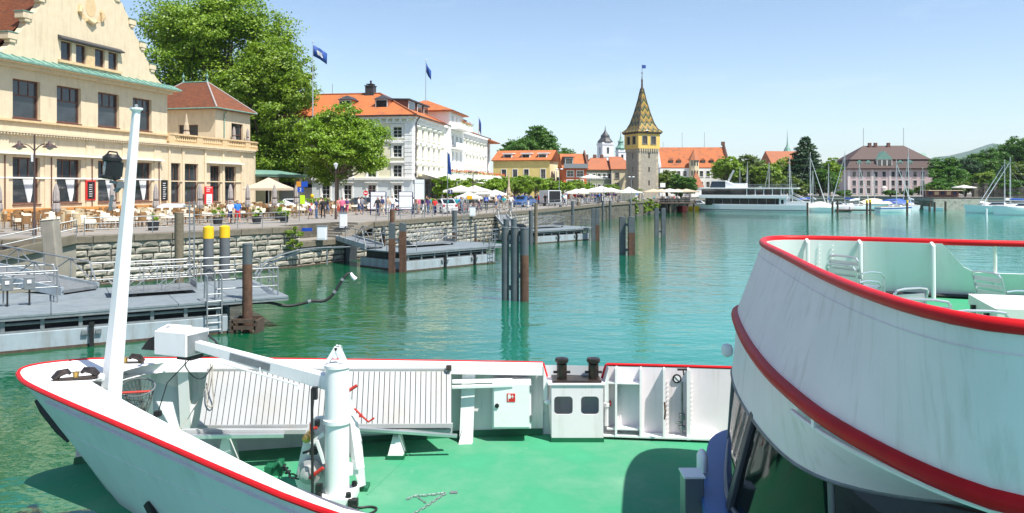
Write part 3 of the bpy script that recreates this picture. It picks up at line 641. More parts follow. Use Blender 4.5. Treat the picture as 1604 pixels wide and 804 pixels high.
# low arcade building between restaurant and hotel
ab = thing('arcade_building', 'cream house with blue awning and white trimmed windows behind the leafy tree', 'building', (-39, 112, Q), R(4))
fm = faces(24, 10); hs = [(1.0+4*i, 4.6, 2.4+4*i, 7.0) for i in range(6)]; gs = [(1.0+4*i, .1, 3.4+4*i, 3.2) for i in range(5)]
m = MB(); wall(m, I4, 24, 8.6, hs+gs, .3)
m.add([(24, 0, 0), (24, 10, 0), (24, 10, 8.6), (24, 0, 8.6)], [(0, 1, 2, 3)]); m.obj('wall', 'pale_yellow', ab)
for h in hs: win(ab, I4, h, 2, 2, 'win_white', 'win_white', .3, tw=.3, hood='flat')
for h in gs: win(ab, I4, h, 3, 2, 'win_brown', None, .3, sill=False)
MB().box(-.2, 24.2, -.3, 0, 8.2, 8.6).box(-.1, 24.1, -.2, 0, 3.75, 4.0).obj('cornice', 'hotel_white', ab)
MB().add([(.5, -.02, 3.6), (16, -.02, 3.6), (16, -1.3, 2.9), (.5, -1.3, 2.9), (.5, -1.3, 2.6), (16, -1.3, 2.6)], [(0, 1, 2, 3), (3, 2, 5, 4)]).obj('awning', 'awning_blue', ab)
hip(0, 24, 0, 10, 8.6, 11.5, 3, 3).obj('roof', 'tile_orange', ab)

# ---------------------------------------------------------------- the long white hotel
HT = Vector((-14.04, 108, Q)); hth = math.atan2(.986, .164)
ht = thing('hotel_building', 'long white lakeside hotel with orange tiled roof and cream wall panels', 'building', HT, hth)
HL, HD, HH = 63., 15., 12.8
fm = faces(HL, HD); ML = fm['L']
vrow = [(9.7, 11.2), (6.9, 8.6), (4.1, 5.8)]
Fh = []; cols = [2.2+3.05*i for i in range(5)]+[20.2, 23.2, 26.2]+[31+3.1*i for i in range(7)]
for c in cols:
    for a, b in vrow: Fh.append((c-.6, a, c+.6, b))
Lh = []; lc = [2.2, 6.0, 9.6, 12.9]
for c in lc:
    u = HD-c
    for a, b in vrow: Lh.append((u-.65, a, u+.65, b))
    Lh.append((u-.6, .9, u+.6, 3.0))
m = MB(); m2 = MB()
wall(m, I4, 53.5, HH, Fh, .22, 0, 4.0); wall(m, ML, HD, HH, [h for h in Lh if h[1] > 3.9], .22, 0, 3.8)
m.add([(53.5, 0, 0), (53.5, 4, 0), (53.5, 4, HH), (53.5, 0, HH)], [(0, 1, 2, 3)]); m.obj('wall', 'hotel_cream', ht)
wall(m2, ML, HD, 3.8, [h for h in Lh if h[1] < 3.9], .22); wall(m2, I4, 53.5, 4.0, [(4+3*i, .2, 6+3*i, 3.4) for i in range(15)], .4); m2.obj('ground_floor_wall', 'hotel_base', ht)
for h in Fh: win(ht, I4, h, 2, 3, 'win_white', 'hotel_white', tw=.2, hood='flat' if h[1] > 9 or h[1] < 6 else 'tri')
for h in Lh: win(ht, ML, h, 2, 3, 'win_white', 'hotel_white', tw=.28, hood='flat' if h[1] > 9 or h[1] < 6 else 'tri')
for i in range(15): win(ht, I4, (4+3*i, .2, 6+3*i, 3.4), 3, 3, 'win_white', None, .4, sill=False)
# corner pilasters, bands, cornice with brackets
for mm, W, nm in ((I4, 53.5, 'F'), (ML, HD, 'L')):
    t_ = MB()
    for u0, u1 in (((.0, 1.1), (17.2, 18.2), (28.2, 29.2), (52.3, 53.4)) if nm == 'F' else ((HD-1.1, HD-.0), (0, 1.0))):
        t_.box(u0, u1, -.12, 0, 3.9, 11.7, 0, mm)
        for k in range(13): t_.box(u0-.03, u1+.03, -.16, -.121, 4.0+k*.6, 4.42+k*.6, 0, mm)
    for z0, z1, pr in ((3.7, 4.0, .3), (6.15, 6.35, .2), (9.1, 9.3, .2), (8.98, 9.1, .1), (11.7, 11.9, .22), (12.35, 12.8, .5)): t_.box(-.02, W+.02, -pr, -.001, z0, z1, 0, mm)
    for k in range(int(W/1.0)): t_.box(k*1.0+.2, k*1.0+.5, -.42, -.0, 11.9, 12.34, 0, mm)
    t_.obj('cornice', 'hotel_white', ht)
hr = hip(0, 15, 0, HD+13.5, 12.85, 16.9, 7.4, 4, .75, .2, 'y').obj('roof', 'tile_orange', ht); hip(8, 53.5, .3, HD, 12.84, 16.3, 0, 5, .75, .2).obj('roof', 'tile_orange', ht)
rg = MB()
for c in ((-.75, -.75, 12.9), (15.75, -.75, 12.9)): rg.tube([c, (7.5, 7.4, 16.95)], .14, 6)
rg.tube([(7.5, 7.4, 16.95), (7.5, HD+9.5, 16.95)], .14, 6)
rg.tube([(8, HD/2, 16.35), (48.5, HD/2, 16.35)], .14, 6); rg.obj('ridge_tile', 'tile_orange_old', hr)
gt = MB(); gt.tube([(-.8, -.8, 12.78), (53.6, -.8, 12.78)], .1, 6); gt.tube([(-.8, -.8, 12.78), (-.8, HD, 12.78)], .1, 6)
for u in (.9, 18.8, 53.2): gt.tube([(u, -.85, 12.7), (u, -.3, 11.9), (u, -.22, 4.2)], .09, 6)
gt.obj('gutter', 'lamp_dark', hr)
# projecting centre bay, raised above the eaves
bay = MB(); bh = [(c-.6, a, c+.6, b) for c in (2.0, 5.0, 8.0) for a, b in ((4.1, 5.8), (6.9, 8.6), (9.7, 11.3), (13.1, 14.7))]
MBay = T((18.2, -.8, 0)); wall(bay, MBay, 10, 15.2, bh, .22, 0, 4.0)
bay.add([(0, 0, 4), (0, 8, 4), (0, 8, 15.2), (0, 0, 15.2)], [(0, 1, 2, 3)], 0, MBay).add([(10, 0, 4), (10, 8, 4), (10, 8, 15.2), (10, 0, 15.2)], [(0, 1, 2, 3)], 0, MBay)
bay.obj('centre_bay', 'hotel_white', ht)
for h in bh: win(ht, MBay, h, 2, 3, 'win_white', 'hotel_white', tw=.18)
o = hip(18.0, 28.4, -1.0, 9, 15.3, 17.4, 3, 3, .6, .2).obj('bay_roof', 'tile_orange', ht)
MB().box(18.9, 27.5, -2.6, -.81, 12.3, 12.5).box(18.9, 27.5, -2.6, -2.45, 12.5, 13.4).box(18.9, 19.05, -2.45, -.81, 12.5, 13.4).box(27.35, 27.5, -2.45, -.81, 12.5, 13.4).obj('balcony', 'hotel_white', ht)
flowers(ht, 'balcony_flowers', (19, -2.65, 13.5), (27.4, -2.65, 13.5), 50)
MB().box(19.2, 27.2, -1.8, -.81, 9.1, 9.25).box(19.2, 27.2, -1.8, -1.68, 9.25, 10.1).obj('balcony', 'hotel_white', ht)
for (u0, w_, n_) in ((4.5, 3.4, 1), (9.0, 2.6, 1), (12.6, 2.6, 1), (30.5, 5, 2), (38, 4, 2)): dormer(ht, T((u0, 2.0, 0)), w_, 1.6, 4.2, 13.9, 'slate', 'win_brown', 'flat', 'hotel_white', n_)
for v_ in (3.2, 8.7, -4): dormer(ht, ML @ T((v_, 2.2, 0)), 2.0, 1.55, 4, 13.9, 'slate', 'terracotta', 'hip', 'win_white', 1)
ch = MB().box(6.8, 8.1, 8.2, 9.5, 15.5, 18.0).box(6.7, 8.2, 8.1, 9.6, 18.0, 18.12).box(6.9, 8.0, 8.3, 9.4, 18.3, 18.38)
for a in (7.0, 7.9):
    for b in (8.4, 9.3): ch.box(a-.05, a+.05, b-.05, b+.05, 18.15, 18.35)
ch.tube([(7.4, 8.8, 18.3), (7.4, 8.8, 18.9)], .16, 8); ch.obj('chimney', 'slate', hr)
MB().tube([(7.5, 15, 16.8), (7.5, 15, 18.6)], .04, 5).obj('antenna', 'galv', hr)
# far end wing with open loggia
m = MB(); fw_ = faces(9.5, 12); MW = T((53.6, 1.2, 0)); lh = [(1+2.8*i, z0, 3+2.8*i, z1) for i in range(3) for z0, z1 in ((4.6, 6.2), (7.4, 11.8))]
wall(m, MW, 9.5, 12.4, lh, 1.0); m.add([(9.5, 0, 0), (9.5, 12, 0), (9.5, 12, 12.4), (9.5, 0, 12.4)], [(0, 1, 2, 3)], 0, MW); m.obj('loggia_wing', 'hotel_white', ht)
for h in lh: win(ht, MW, h, 2, 3, 'win_brown', None, 1.0, sill=False)
o = hip(53.0, 63.4, .4, 13.5, 12.5, 15.6, 4, 5, 1.2, .2).obj('wing_roof', 'tile_orange', ht)
# left wing set back, with flower balcony
m = MB(); MWL = ML @ T((-13.5, 1.2, 0)); wh = [(1.4+3*i, z, 2.7+3*i, z+1.7) for i in range(4) for z in (4.2, 7.2, 10.2)]
wall(m, MWL, 13.5, 12.8, wh, .25); m.obj('left_wing', 'hotel_white', ht)
for h in wh: win(ht, MWL, h, 2, 2, 'win_grey', 'hotel_white')
for z in (9.6, 12.2):
    b = MB().box(.5, 13, -1.2, 0, z-.15, z, 0, MWL).box(.5, 13, -1.2, -1.1, z, z+.8, 0, MWL).obj('balcony', 'hotel_white', ht)
    flowers(ht, 'balcony_flowers', MWL @ Vector((.6, -1.2, z+.9)), MWL @ Vector((12.9, -1.2, z+.9)), 40)
# terrace over the veranda
MB().box(4.5, 51, -4.2, -3.0, 3.7, 3.85).box(4.5, 51, -4.2, 0, 3.85, 4.1).box(4.5, 51, -4.2, -4.0, 4.1, 4.95).box(4.5, 4.7, -4.0, 0, 4.1, 4.95).obj('terrace', 'hotel_white', ht)
flowers(ht, 'terrace_flowers', (4.6, -4.25, 5.1), (51, -4.25, 5.1), 42, .3)
MB().add([(.3, -4.4, 3.7), (20, -4.4, 3.7), (20, -.3, 4.6), (.3, -.3, 4.9)], [(0, 1, 2, 3)]).add([(22, -4.4, 3.5), (50, -4.4, 3.5), (50, -8.5, 2.9), (22, -8.5, 2.9), (22, -8.5, 2.7), (50, -8.5, 2.7)], [(0, 1, 2, 3), (3, 2, 5, 4)]).obj('awning', 'awning_white', ht)
for i in range(9): MB().box(.3+i*2.2, .42+i*2.2, -4.3, -4.18, 0, 3.7).obj('veranda_post', 'win_white', ht)
MB().box(.36, 18, -4.24, -4.22, .6, 3.6).obj('veranda_glass', 'glass', ht)
# ---------------------------------------------------------------- flags on the roofs
def flag(label, base, top, w_, h_, pts, mat='flag_blue', emblem=False):
    t = thing('flagpole', label, 'flag', base, world=True)
    MB().tube([base, top], [.09, .05], 8).lathe([(.02, 0), (.12, .1), (.02, .22)], 8, 0, T(top)).obj('pole', 'alu', t)
    n = 12; A = []; Bc = []
    for i in range(n+1):
        s = i/n; x = np.interp(s, [p[0] for p in pts], [p[1] for p in pts]); z = np.interp(s, [p[0] for p in pts], [p[2] for p in pts])
        y = .25*math.sin(s*7)*s
        A.append((top[0]+x*w_, top[1]+y, top[2]-.2-z*h_)); Bc.append((top[0]+x*w_*.97, top[1]+y*1.2+.05, top[2]-.2-h_-z*h_*.96))
    f = MB().loft([A, [Vector(a).lerp(Vector(b), .5) for a, b in zip(A, Bc)], Bc]); f.add([], [])
    o = f.obj('flag', mat, t, smooth=True); so_ = o.modifiers.new('thickness', 'SOLIDIFY'); so_.thickness = .02
    if emblem:
        e = MB(); q = [Vector(A[i]).lerp(Vector(Bc[i]), .5) for i in range(n+1)]
        e.loft([[Vector(A[i]).lerp(Vector(Bc[i]), .3)-Vector((0, .04, 0)) for i in range(3, 9)], [Vector(A[i]).lerp(Vector(Bc[i]), .7)-Vector((0, .04, 0)) for i in range(4, 10)]])
        o2 = e.obj('emblem', 'sign_white', t)
    return t
flag('blue flag flying on the hotel roof beyond the dormers', at(667, 160, 122), at(667, 95, 122), 1.1, 1.5, [(0, 0, 0), (.5, .35, .55), (1, .75, .95)])
flag('blue flag with white emblem rising behind the tall tree', at(490, 200, 104), at(490, 67, 104), 2.0, 1.5, [(0, 0, .05), (.5, .5, .4), (1, .95, .85)], emblem=True)
flag('small dark blue flag at the far end of the hotel roof', at(750, 215, 160), at(750, 183, 160), .8, 2.6, [(0, 0, 0), (.5, .4, .2), (1, .6, .5)])

# ---------------------------------------------------------------- houses along the promenade
def house(name, label, loc, rz, W, D, H, zr, mats, holes, roof=('x', None, None), ov=.4, trim='win_white', fr='win_grey', depth=.18, rmat='tile_orange', hood=None, cols=2, rows=2):
    t = thing(name, label, 'building', loc, rz); fm = faces(W, D)
    for k in 'FRLB':
        if k not in mats: continue
        m = MB(); w_ = W if k in 'FB' else D; wall(m, fm[k], w_, H, holes.get(k, []), depth)
        ax, i0, i1 = roof
        if ax == 'x' and ((k == 'L' and i0 == 0) or (k == 'R' and i1 == 0)): m.add([(0, 0, H), (w_, 0, H), (w_/2, 0, zr)], [(0, 1, 2)], 0, fm[k])
        if ax == 'y' and ((k == 'F' and i0 == 0) or (k == 'B' and i1 == 0)): m.add([(0, 0, H), (w_, 0, H), (w_/2, 0, zr)], [(0, 1, 2)], 0, fm[k])
        m.obj('wall', mats[k], t)
        for h in holes.get(k, []): win(t, fm[k], h, cols, rows, fr, trim, depth, .06, .13, hood)
    t['rf'] = 0
    r = hip(0, W, 0, D, H+.05, zr+.05, roof[1], roof[2], ov, .18, roof[0]).obj('roof', rmat, t)
    return t, fm, r
# yellow house
yb, fm, yr = house('yellow_house', 'yellow house with orange roof and three white roof dormers beside the hotel', (-4.4, 180, Q), R(-15), 13.6, 11, 8.9, 11.4,
    dict(F='yellow_wall', R='pale_yellow', L='yellow_wall'), dict(F=[(u-.55, v, u+.55, v+2.2) for u in (2.6, 5.3, 8.0, 12.0) for v in (4.6, 1.0)], R=[(u-.5, v, u+.5, v+1.8) for u in (2.4, 4.9, 7.6) for v in (1.2, 4.6)]), ('x', 0, 0))
for u in (2.2, 6.6, 10.6): dormer(yb, T((u, 1.1, 0)), 2.0, 1.1, 3, 9.35, 'white_plastic', 'white_wall', 'flat', 'win_white', 1)
MB().box(-.05, 13.65, -.1, 0, 4.0, 4.15).obj('band', 'win_grey', yb)
MB().box(-.1, 3.5, -.9, 0, 4.0, 4.15, 0, fm['R'] @ T((3.6, 0, 0))).box(-.1, 3.5, -.9, -.8, 4.15, 5, 0, fm['R'] @ T((3.6, 0, 0))).obj('balcony', 'lamp_dark', yb)
# red house
rh, fm, rr = house('red_house', 'narrow orange red house with white awning and roof terrace', (11.6, 172, Q), R(3), 5.2, 9, 6.8, 10.3,
    dict(F='red_wall', R='white_wall', L='red_wall'), dict(F=[(u-.75, v, u+.75, v+1.35) for u in (1.5, 3.7) for v in (2.9, 5.0)]), ('x', 0, 0), trim='win_white', fr='win_white')
MB().box(-.1, 5.3, -1.0, 0, 6.9, 7.05).box(-.1, 5.3, -1.0, -.93, 7.05, 7.9).obj('roof_terrace', 'galv', rh)
MB().add([(-.2, -.02, 2.6), (5.3, -.02, 2.6), (5.3, -1.6, 1.9), (-.2, -1.6, 1.9), (-.2, -1.6, 1.65), (5.3, -1.6, 1.65)], [(0, 1, 2, 3), (3, 2, 5, 4)]).obj('awning', 'awning_white', rh)
dormer(rh, T((.3, .3, 0)), 1.9, 2.2, 3, 7.1, 'slate', 'galv_dark', 'flat', 'win_white', 1)
MB().box(5.2, 5.45, -.3, 9.2, 6.8, 8.0).add([(5.2, -.3, 8.0), (5.2, 4.5, 11.2), (5.2, 9.2, 8.0), (5.45, -.3, 8.0), (5.45, 4.5, 11.2), (5.45, 9.2, 8.0)], [(0, 1, 2), (3, 5, 4), (0, 3, 4, 1), (1, 4, 5, 2)]).obj('gable_coping', 'brick_dark', rh)
# grey-green house with broad roof
gh, fm, gr = house('green_house', 'grey green house with broad weathered orange hipped roof left of the tower', (19.4, 205, Q), R(6), 7.4, 16, 7.3, 10.8,
    dict(F='green_wall', R='cream_wall', L='green_wall'), dict(F=[(u-.42, v, u+.42, v+1.4) for u in (1.0, 2.5, 4.0, 5.4, 6.7) for v in (4.9, 2.0)], R=[(u-.5, v, u+.5, v+1.5) for u in (2, 5, 8, 11, 14) for v in (4.8, 1.8)]), ('x', 3.5, 0), rmat='tile_orange_old', ov=.3)
gh.location = (19.4, 205, Q)
for u, v in ((2.2, 8), (4.5, 8), (6.5, 8)): MB().box(u-.4, u+.4, v-.4, v+.4, 9.8, 11.7).obj('chimney', 'brick_dark', gr)
g2, fm, g2r = house('corner_house', 'pale cream house with stone window frames beside the round topped tower base', (26.6, 204, Q), R(-3), 6, 14, 7.4, 11,
    dict(F='cream_wall', R='cream_wall'), dict(F=[(u-.5, v, u+.5, v+1.5) for u in (1.4, 4.2) for v in (5.0, 2.2)]), ('x', 0, 3), rmat='tile_orange_old', ov=.3, trim='win_grey')
# white house with stepped gables
wb, fm, wr = house('stepped_gable_house', 'white house with big orange roof and dark stepped gables right of the tower', (45.6, 236, Q), R(-3), 21, 15, 8.6, 15.2,
    dict(F='white_wall', R='brick_dark', L='hotel_base'), dict(F=[(u-.5, v, u+.5, v+1.7) for u in (1.5, 3.6, 5.7, 7.6, 12.6, 14.6, 16.6, 18.6, 20) for v in (5.9, 2.6)]), ('x', 0, 0), ov=.05)
for x0, x1, mt in ((-.35, .35, 'hotel_base'), (20.65, 21.35, 'brick_dark')):
    m = MB()
    for k in range(9):
        a = 7.5-k*.9; m.box(x0, x1, 7.5-a, 7.5+a, 8.6+k*.8, 8.6+(k+1)*.8+.35)
    m.obj('stepped_gable', mt, wb)
for u in (3.6, 6.0, 13.4, 16.0, 18.4): dormer(wb, T((u-.6, 1.6, 0)), 1.3, 1.0, 2.5, 9.9, 'terracotta', 'brick_dark', 'gable', 'win_brown', 1)
m = MB().lathe([(1.5, 2.4), (1.5, 10.9)], 8, 0, T((10.3, -.2, 0))); m.obj('oriel', 'cream_wall', wb)
MB().lathe([(1.9, 10.9), (.05, 14.2)], 8, 0, T((10.3, -.2, 0))).obj('oriel_roof', 'terracotta', wb)
for z in (3.0, 6.2, 9.2):
    for a in (-.75, 0, .75): MB().box(10.3+a-.26, 10.3+a+.26, -1.72+abs(a)*.35, -1.3, z, z+1.5).obj('window', 'glass', wb)
for u in (2, 8, 15): MB().tube([(u, 7.5, 15), (u, 7.5, 15+3*(u > 5)+2)], .06, 5).obj('antenna', 'galv', wr)
MB().box(20.3, 21.3, 7, 8, 15.8, 17).obj('chimney', 'brick_dark', wr)
# pink harbour palace
pk, fm, pr_ = house('pink_palace', 'pink three storey building with dark mansard roof behind the sailing boats', (118.5, 270, Q), R(-5), 29, 16, 9.0, 9.6,
    dict(F='pink_wall', R='pink_wall', L='pink_wall'), dict(F=[(u-.6, v, u+.6, v+1.9) for u in (2, 4.4, 6.9, 9.4, 12.2, 15.2, 17.6, 20, 22.6, 25.2) for v in (6.2, 3.1, .4)], R=[(u-.6, v, u+.6, v+1.9) for u in (2.5, 5.5, 8.5, 11.5, 14) for v in (6.2, 3.1, .4)]), ('x', 3, 3), ov=.7, trim='pink_trim', rmat='tile_dark')
def frustum(x0, x1, y0, y1, z0, a, b, c, d, z1): return MB().add([(x0, y0, z0), (x1, y0, z0), (x1, y1, z0), (x0, y1, z0), (a, c, z1), (b, c, z1), (b, d, z1), (a, d, z1)], [(0, 1, 5, 4), (1, 2, 6, 5), (2, 3, 7, 6), (3, 0, 4, 7), (4, 5, 6, 7)])
frustum(-1, 30, -1, 17, 9.2, 1.2, 27.8, 1.2, 14.8, 12.4).obj('mansard', 'tile_dark', pk)
MB().add([(.6, .6, 12.41), (28.4, .6, 12.41), (28.4, 15.4, 12.41), (.6, 15.4, 12.41), (8, 8, 17.6), (22, 8, 17.6)], [(0, 1, 5, 4), (1, 2, 5), (2, 3, 4, 5), (3, 0, 4)]).obj('upper_roof', 'tile_dark', pk)
for u in (3, 6, 16.8, 20.2): dormer(pk, T((u, .1, 0)), 1.8, 1.4, 3, 9.8, 'copper_green', 'pink_trim', 'gable', 'win_white', 1)
dormer(pk, T((9.6, -.3, 0)), 5.2, 3.0, 4, 9.4, 'copper_green', 'pink_trim', 'gable', 'win_white', 3)
dormer(pk, fm['R'] @ T((5.5, -.3, 0)), 4.6, 3.0, 4, 9.4, 'copper_green', 'pink_trim', 'gable', 'win_white', 2)
for u in (10, 12, 16.5): MB().box(u-.5, u+.5, 7, 8, 14.5, 18.6).obj('chimney', 'brick_dark', pk)
for u in (8, 22): MB().tube([(u, 8, 17.5), (u, 8, 24)], .08, 5).obj('lightning_rod', 'galv', pk)
for u in (.2, 8.2, 14.2, 28.8): MB().box(u-.4, u+.4, -.12, 0, 0, 8.9).obj('pilaster', 'pink_trim', pk)
MB().lathe([(1.4, 0), (1.4, 2.4), (1.0, 3.1)], 16, 0, T((12.2, .9, 0))).obj('portal', 'pink_trim', pk)
MB().lathe([(.8, 0), (.8, 1.7), (.5, 2.2)], 12, 0, T((12.2, .3, 0))).obj('door', 'win_brown', pk)
# church towers far behind
def church(label, loc, w_, H, mat, rmat, prof, rz):
    t = thing('church_tower', label, 'church tower', loc, rz); fm = faces(w_, w_)
    m = MB(); hs = [(w_/2-.6, H-5, w_/2+.6, H-2.2), (w_/2-.5, H-10, w_/2+.5, H-8)]
    for k in 'FRLB': wall(m, fm[k], w_, H, hs, .5)
    m.obj('wall', mat, t)
    for k in 'FR':
        for h in hs: win(t, fm[k], h, 1, 2, 'win_grey', None, .5, sill=False)
    b = MB()
    for z in (H-6.2, H-1): b.box(-.25, w_+.25, -.25, w_+.25, z, z+.5)
    b.obj('cornice', mat, t); MB().lathe(prof, 8, 0, T((w_/2, w_/2, H)) @ Rz(R(22.5))).obj('spire', rmat, t); return t
church('white church tower with dark bell shaped spire beyond the roofs', (39.0, 330, Q), 5.2, 22, 'church_white', 'slate', [(3.4, 0), (3.4, .3), (2.7, 1.2), (2.0, 2.0), (1.9, 3.0), (1.2, 3.8), (.5, 4.8), (.2, 5.6), (.06, 7.4)], R(20))
church('slimmer church tower with green copper onion spire', (48.0, 345, Q), 3.6, 19.5, 'church_white', 'copper_green', [(2.2, 0), (2.4, .8), (1.4, 1.9), (1.1, 3.2), (1.4, 3.7), (.5, 4.8), (.2, 6.2), (.05, 8.5)], R(15))
ct = church('slender green copper spire above the trees beyond the white ship', (118, 330, Q), 3.0, 13, 'cream_wall', 'copper_green', [(2.0, 0), (1.9, 2), (1.8, 4), (2.1, 4.4), (1.5, 5.4), (1.1, 6.4), (.5, 7.4), (.25, 8.4), (.1, 12), (.04, 14.5)], R(10))
bh2, _, _ = house('roof_house', 'old house with brown roof glimpsed over the harbour trees', (106, 312, Q), R(10), 14, 10, 12, 17.5, dict(F='cream_wall', R='cream_wall'), dict(R=[(4, 9, 5.2, 11), (7, 9, 8.2, 11)]), ('x', 0, 0), rmat='tile_orange_old')

# ---------------------------------------------------------------- the old tower
TW = thing('stone_tower', 'old square stone tower with yellow top storey and patterned glazed tile spire', 'tower', (33.1, 195, Q), 0); TW.scale = (.95, .95, .95)
s_ = 6.1; tth = R(24); MTW = Rz(tth) @ T((-s_/2, -s_/2, 0)); fm = faces(s_, s_)
hs0 = [(3.0, 10.4, 3.45, 11.9), (3.0, 6.8, 3.45, 8.1), (3.0, 3.2, 3.45, 4.6)]
m = MB()
for k in 'FRLB': wall(m, MTW @ fm[k], s_, 12.9, hs0, .6)
m.obj('stone_shaft', 'rubble', TW)
for k in 'FR':
    for h in hs0: win(TW, MTW @ fm[k], h, 1, 1, 'win_grey', None, .6, sill=False, glass='black')
qm = MB().box(-.42, .42, -.42, .42, 0, .40).mesh('quoin', 'quoin'); qs = MB().box(-.3, .3, -.3, .3, 0, .40).mesh('quoin', 'quoin')
for cx, cy in ((0, 0), (s_, 0), (0, s_), (s_, s_)):
    for k in range(29):
        o = place('quoin', qm if (k+(cx > 0)) % 2 else qs, TW); dx = .38 if cx == 0 else -.38; dy = .38 if cy == 0 else -.38
        if (k+(cx > 0)) % 2 == 0: dx *= .68; dy *= .68
        o.matrix_local = MTW @ T((cx+dx, cy+dy, .02+k*.43))
# corbels and yellow storey
cb_ = MB()
for k in 'FRLB':
    for i in range(9): cb_.box(.05+i*.7, .42+i*.7, -.32, 0, 12.2, 12.95, 0, MTW @ fm[k])
cb_.obj('corbel', 'quoin', TW)
m = MB(); hs1 = [(1.0, 14.2, 2.4, 16.2), (3.7, 14.2, 5.1, 16.2)]
MT2 = MTW @ T((-.34, -.34, 0)); f2 = faces(s_+.68, s_+.68)
for k in 'FRLB': wall(m, MT2 @ f2[k], s_+.68, 16.9, [(a+.3, b, c+.3, d) for a, b, c, d in hs1], .25, 0, 12.95)
m.add([(0, 0, 12.95), (s_+.68, 0, 12.95), (s_+.68, s_+.68, 12.95), (0, s_+.68, 12.95)], [(0, 1, 2, 3)], 0, MT2); m.obj('top_storey', 'tower_yellow', TW)
for k in 'FRLB':
    for a, b, c, d in hs1: win(TW, MT2 @ f2[k], (a+.3, b, c+.3, d), 2, 2, 'win_brown', 'win_grey', .25, tw=.16)
MB().box(-.3, s_+.98, -.3, s_+.98, 16.9, 17.2, 0, MT2).box(-.5, s_+1.18, -.5, s_+1.18, 17.2, 17.45, 0, MT2).obj('eaves', 'wood_wet', TW)
def zigzag():
    m = bpy.data.materials.new('glazed_tiles'); m.use_nodes = True; t = m.node_tree; N = t.nodes; L = t.links; b = N['Principled BSDF']
    uv = N.new('ShaderNodeUVMap'); sp = N.new('ShaderNodeSeparateXYZ'); L.new(uv.outputs[0], sp.inputs[0])
    pp_ = N.new('ShaderNodeMath'); pp_.operation = 'PINGPONG'; pp_.inputs[1].default_value = .8; L.new(sp.outputs[0], pp_.inputs[0])
    mu = N.new('ShaderNodeMath'); mu.operation = 'MULTIPLY'; mu.inputs[1].default_value = 1.5; L.new(pp_.outputs[0], mu.inputs[0])
    ad = N.new('ShaderNodeMath'); ad.operation = 'ADD'; L.new(mu.outputs[0], ad.inputs[0]); L.new(sp.outputs[1], ad.inputs[1])
    dv = N.new('ShaderNodeMath'); dv.operation = 'MULTIPLY'; dv.inputs[1].default_value = .48; L.new(ad.outputs[0], dv.inputs[0])
    fr = N.new('ShaderNodeMath'); fr.operation = 'FRACT'; L.new(dv.outputs[0], fr.inputs[0])
    cr = N.new('ShaderNodeValToRGB'); cr.color_ramp.interpolation = 'CONSTANT'; e = cr.color_ramp.elements; e[0].color = (.31, .20, .03, 1); e[1].position = .42; e[1].color = (.014, .042, .012, 1)
    for p, c in ((.74, (.27, .21, .07, 1)), (.86, (.10, .035, .015, 1))): x = e.new(p); x.color = c
    L.new(fr.outputs[0], cr.inputs[0]); nz = N.new('ShaderNodeTexNoise'); nz.inputs['Scale'].default_value = 9; L.new(uv.outputs[0], nz.inputs['Vector'])
    mx = N.new('ShaderNodeMix'); mx.data_type = 'RGBA'; mx.blend_type = 'MULTIPLY'; mx.inputs[0].default_value = .55; L.new(cr.outputs[0], mx.inputs[6]); L.new(nz.outputs['Color'], mx.inputs[7])
    L.new(cr.outputs[0], b.inputs['Base Color']); b.inputs['Roughness'].default_value = .4; MT['glazed'] = m
zigzag()
rings = [(s_/2+.82, 17.46), (s_/2-.05, 18.25), (2.3, 19.8), (1.55, 22.6), (.82, 26), (.27, 29.2)]
for k in range(4):
    cs = [[Vector((-a, -a, z)), Vector((0, -a, z)), Vector((a, -a, z))] for a, z in rings]
    M = Rz(tth+k*math.pi/2); me = MB().loft(cs, 0, False, M).mesh('spire_face', 'glazed')
    uvl = me.uv_layers.new(name='UVMap'); L_ = M.inverted()
    d = 0; sl = {}
    for (a, z), (a2, z2) in zip(rings[:1]+rings[:-1], rings): d += math.hypot(a-a2, z-z2); sl[round(z2, 3)] = d
    for lp in me.loops:
        p = L_ @ me.vertices[lp.vertex_index].co; uvl.data[lp.index].uv = (p.x, sl[round(p.z, 3)])
    place('spire_face', me, TW)
rd = MB()
for sx, sy in ((1, 1), (1, -1), (-1, 1), (-1, -1)): rd.tube([Rz(tth) @ Vector((sx*a, sy*a, z)) for a, z in rings], [.14]*6, 6)
rd.lathe([(.5, 29.0), (.28, 29.6), (.22, 31), (.3, 31.2), (.12, 32), (.07, 33.2)], 8); rd.lathe([(.02, 33.1), (.26, 33.35), (.02, 33.6)], 8); rd.tube([(0, 0, 33.5), (0, 0, 35.6)], .05, 6)
rd.obj('spire_ridge', 'wood_wet', TW)
MB().box(0, 1.0, -.02, .02, 34.6, 35.5).obj('weather_vane', 'flag_blue', TW)
dw = MB().lathe([(.02, 0), (.5, .02), (.5, .06), (.02, .3)], 10, 0, Rz(tth) @ T((-1.0, -s_/2-.7, 17.6))); dw.obj('lamp_dish', 'white_plastic', TW)
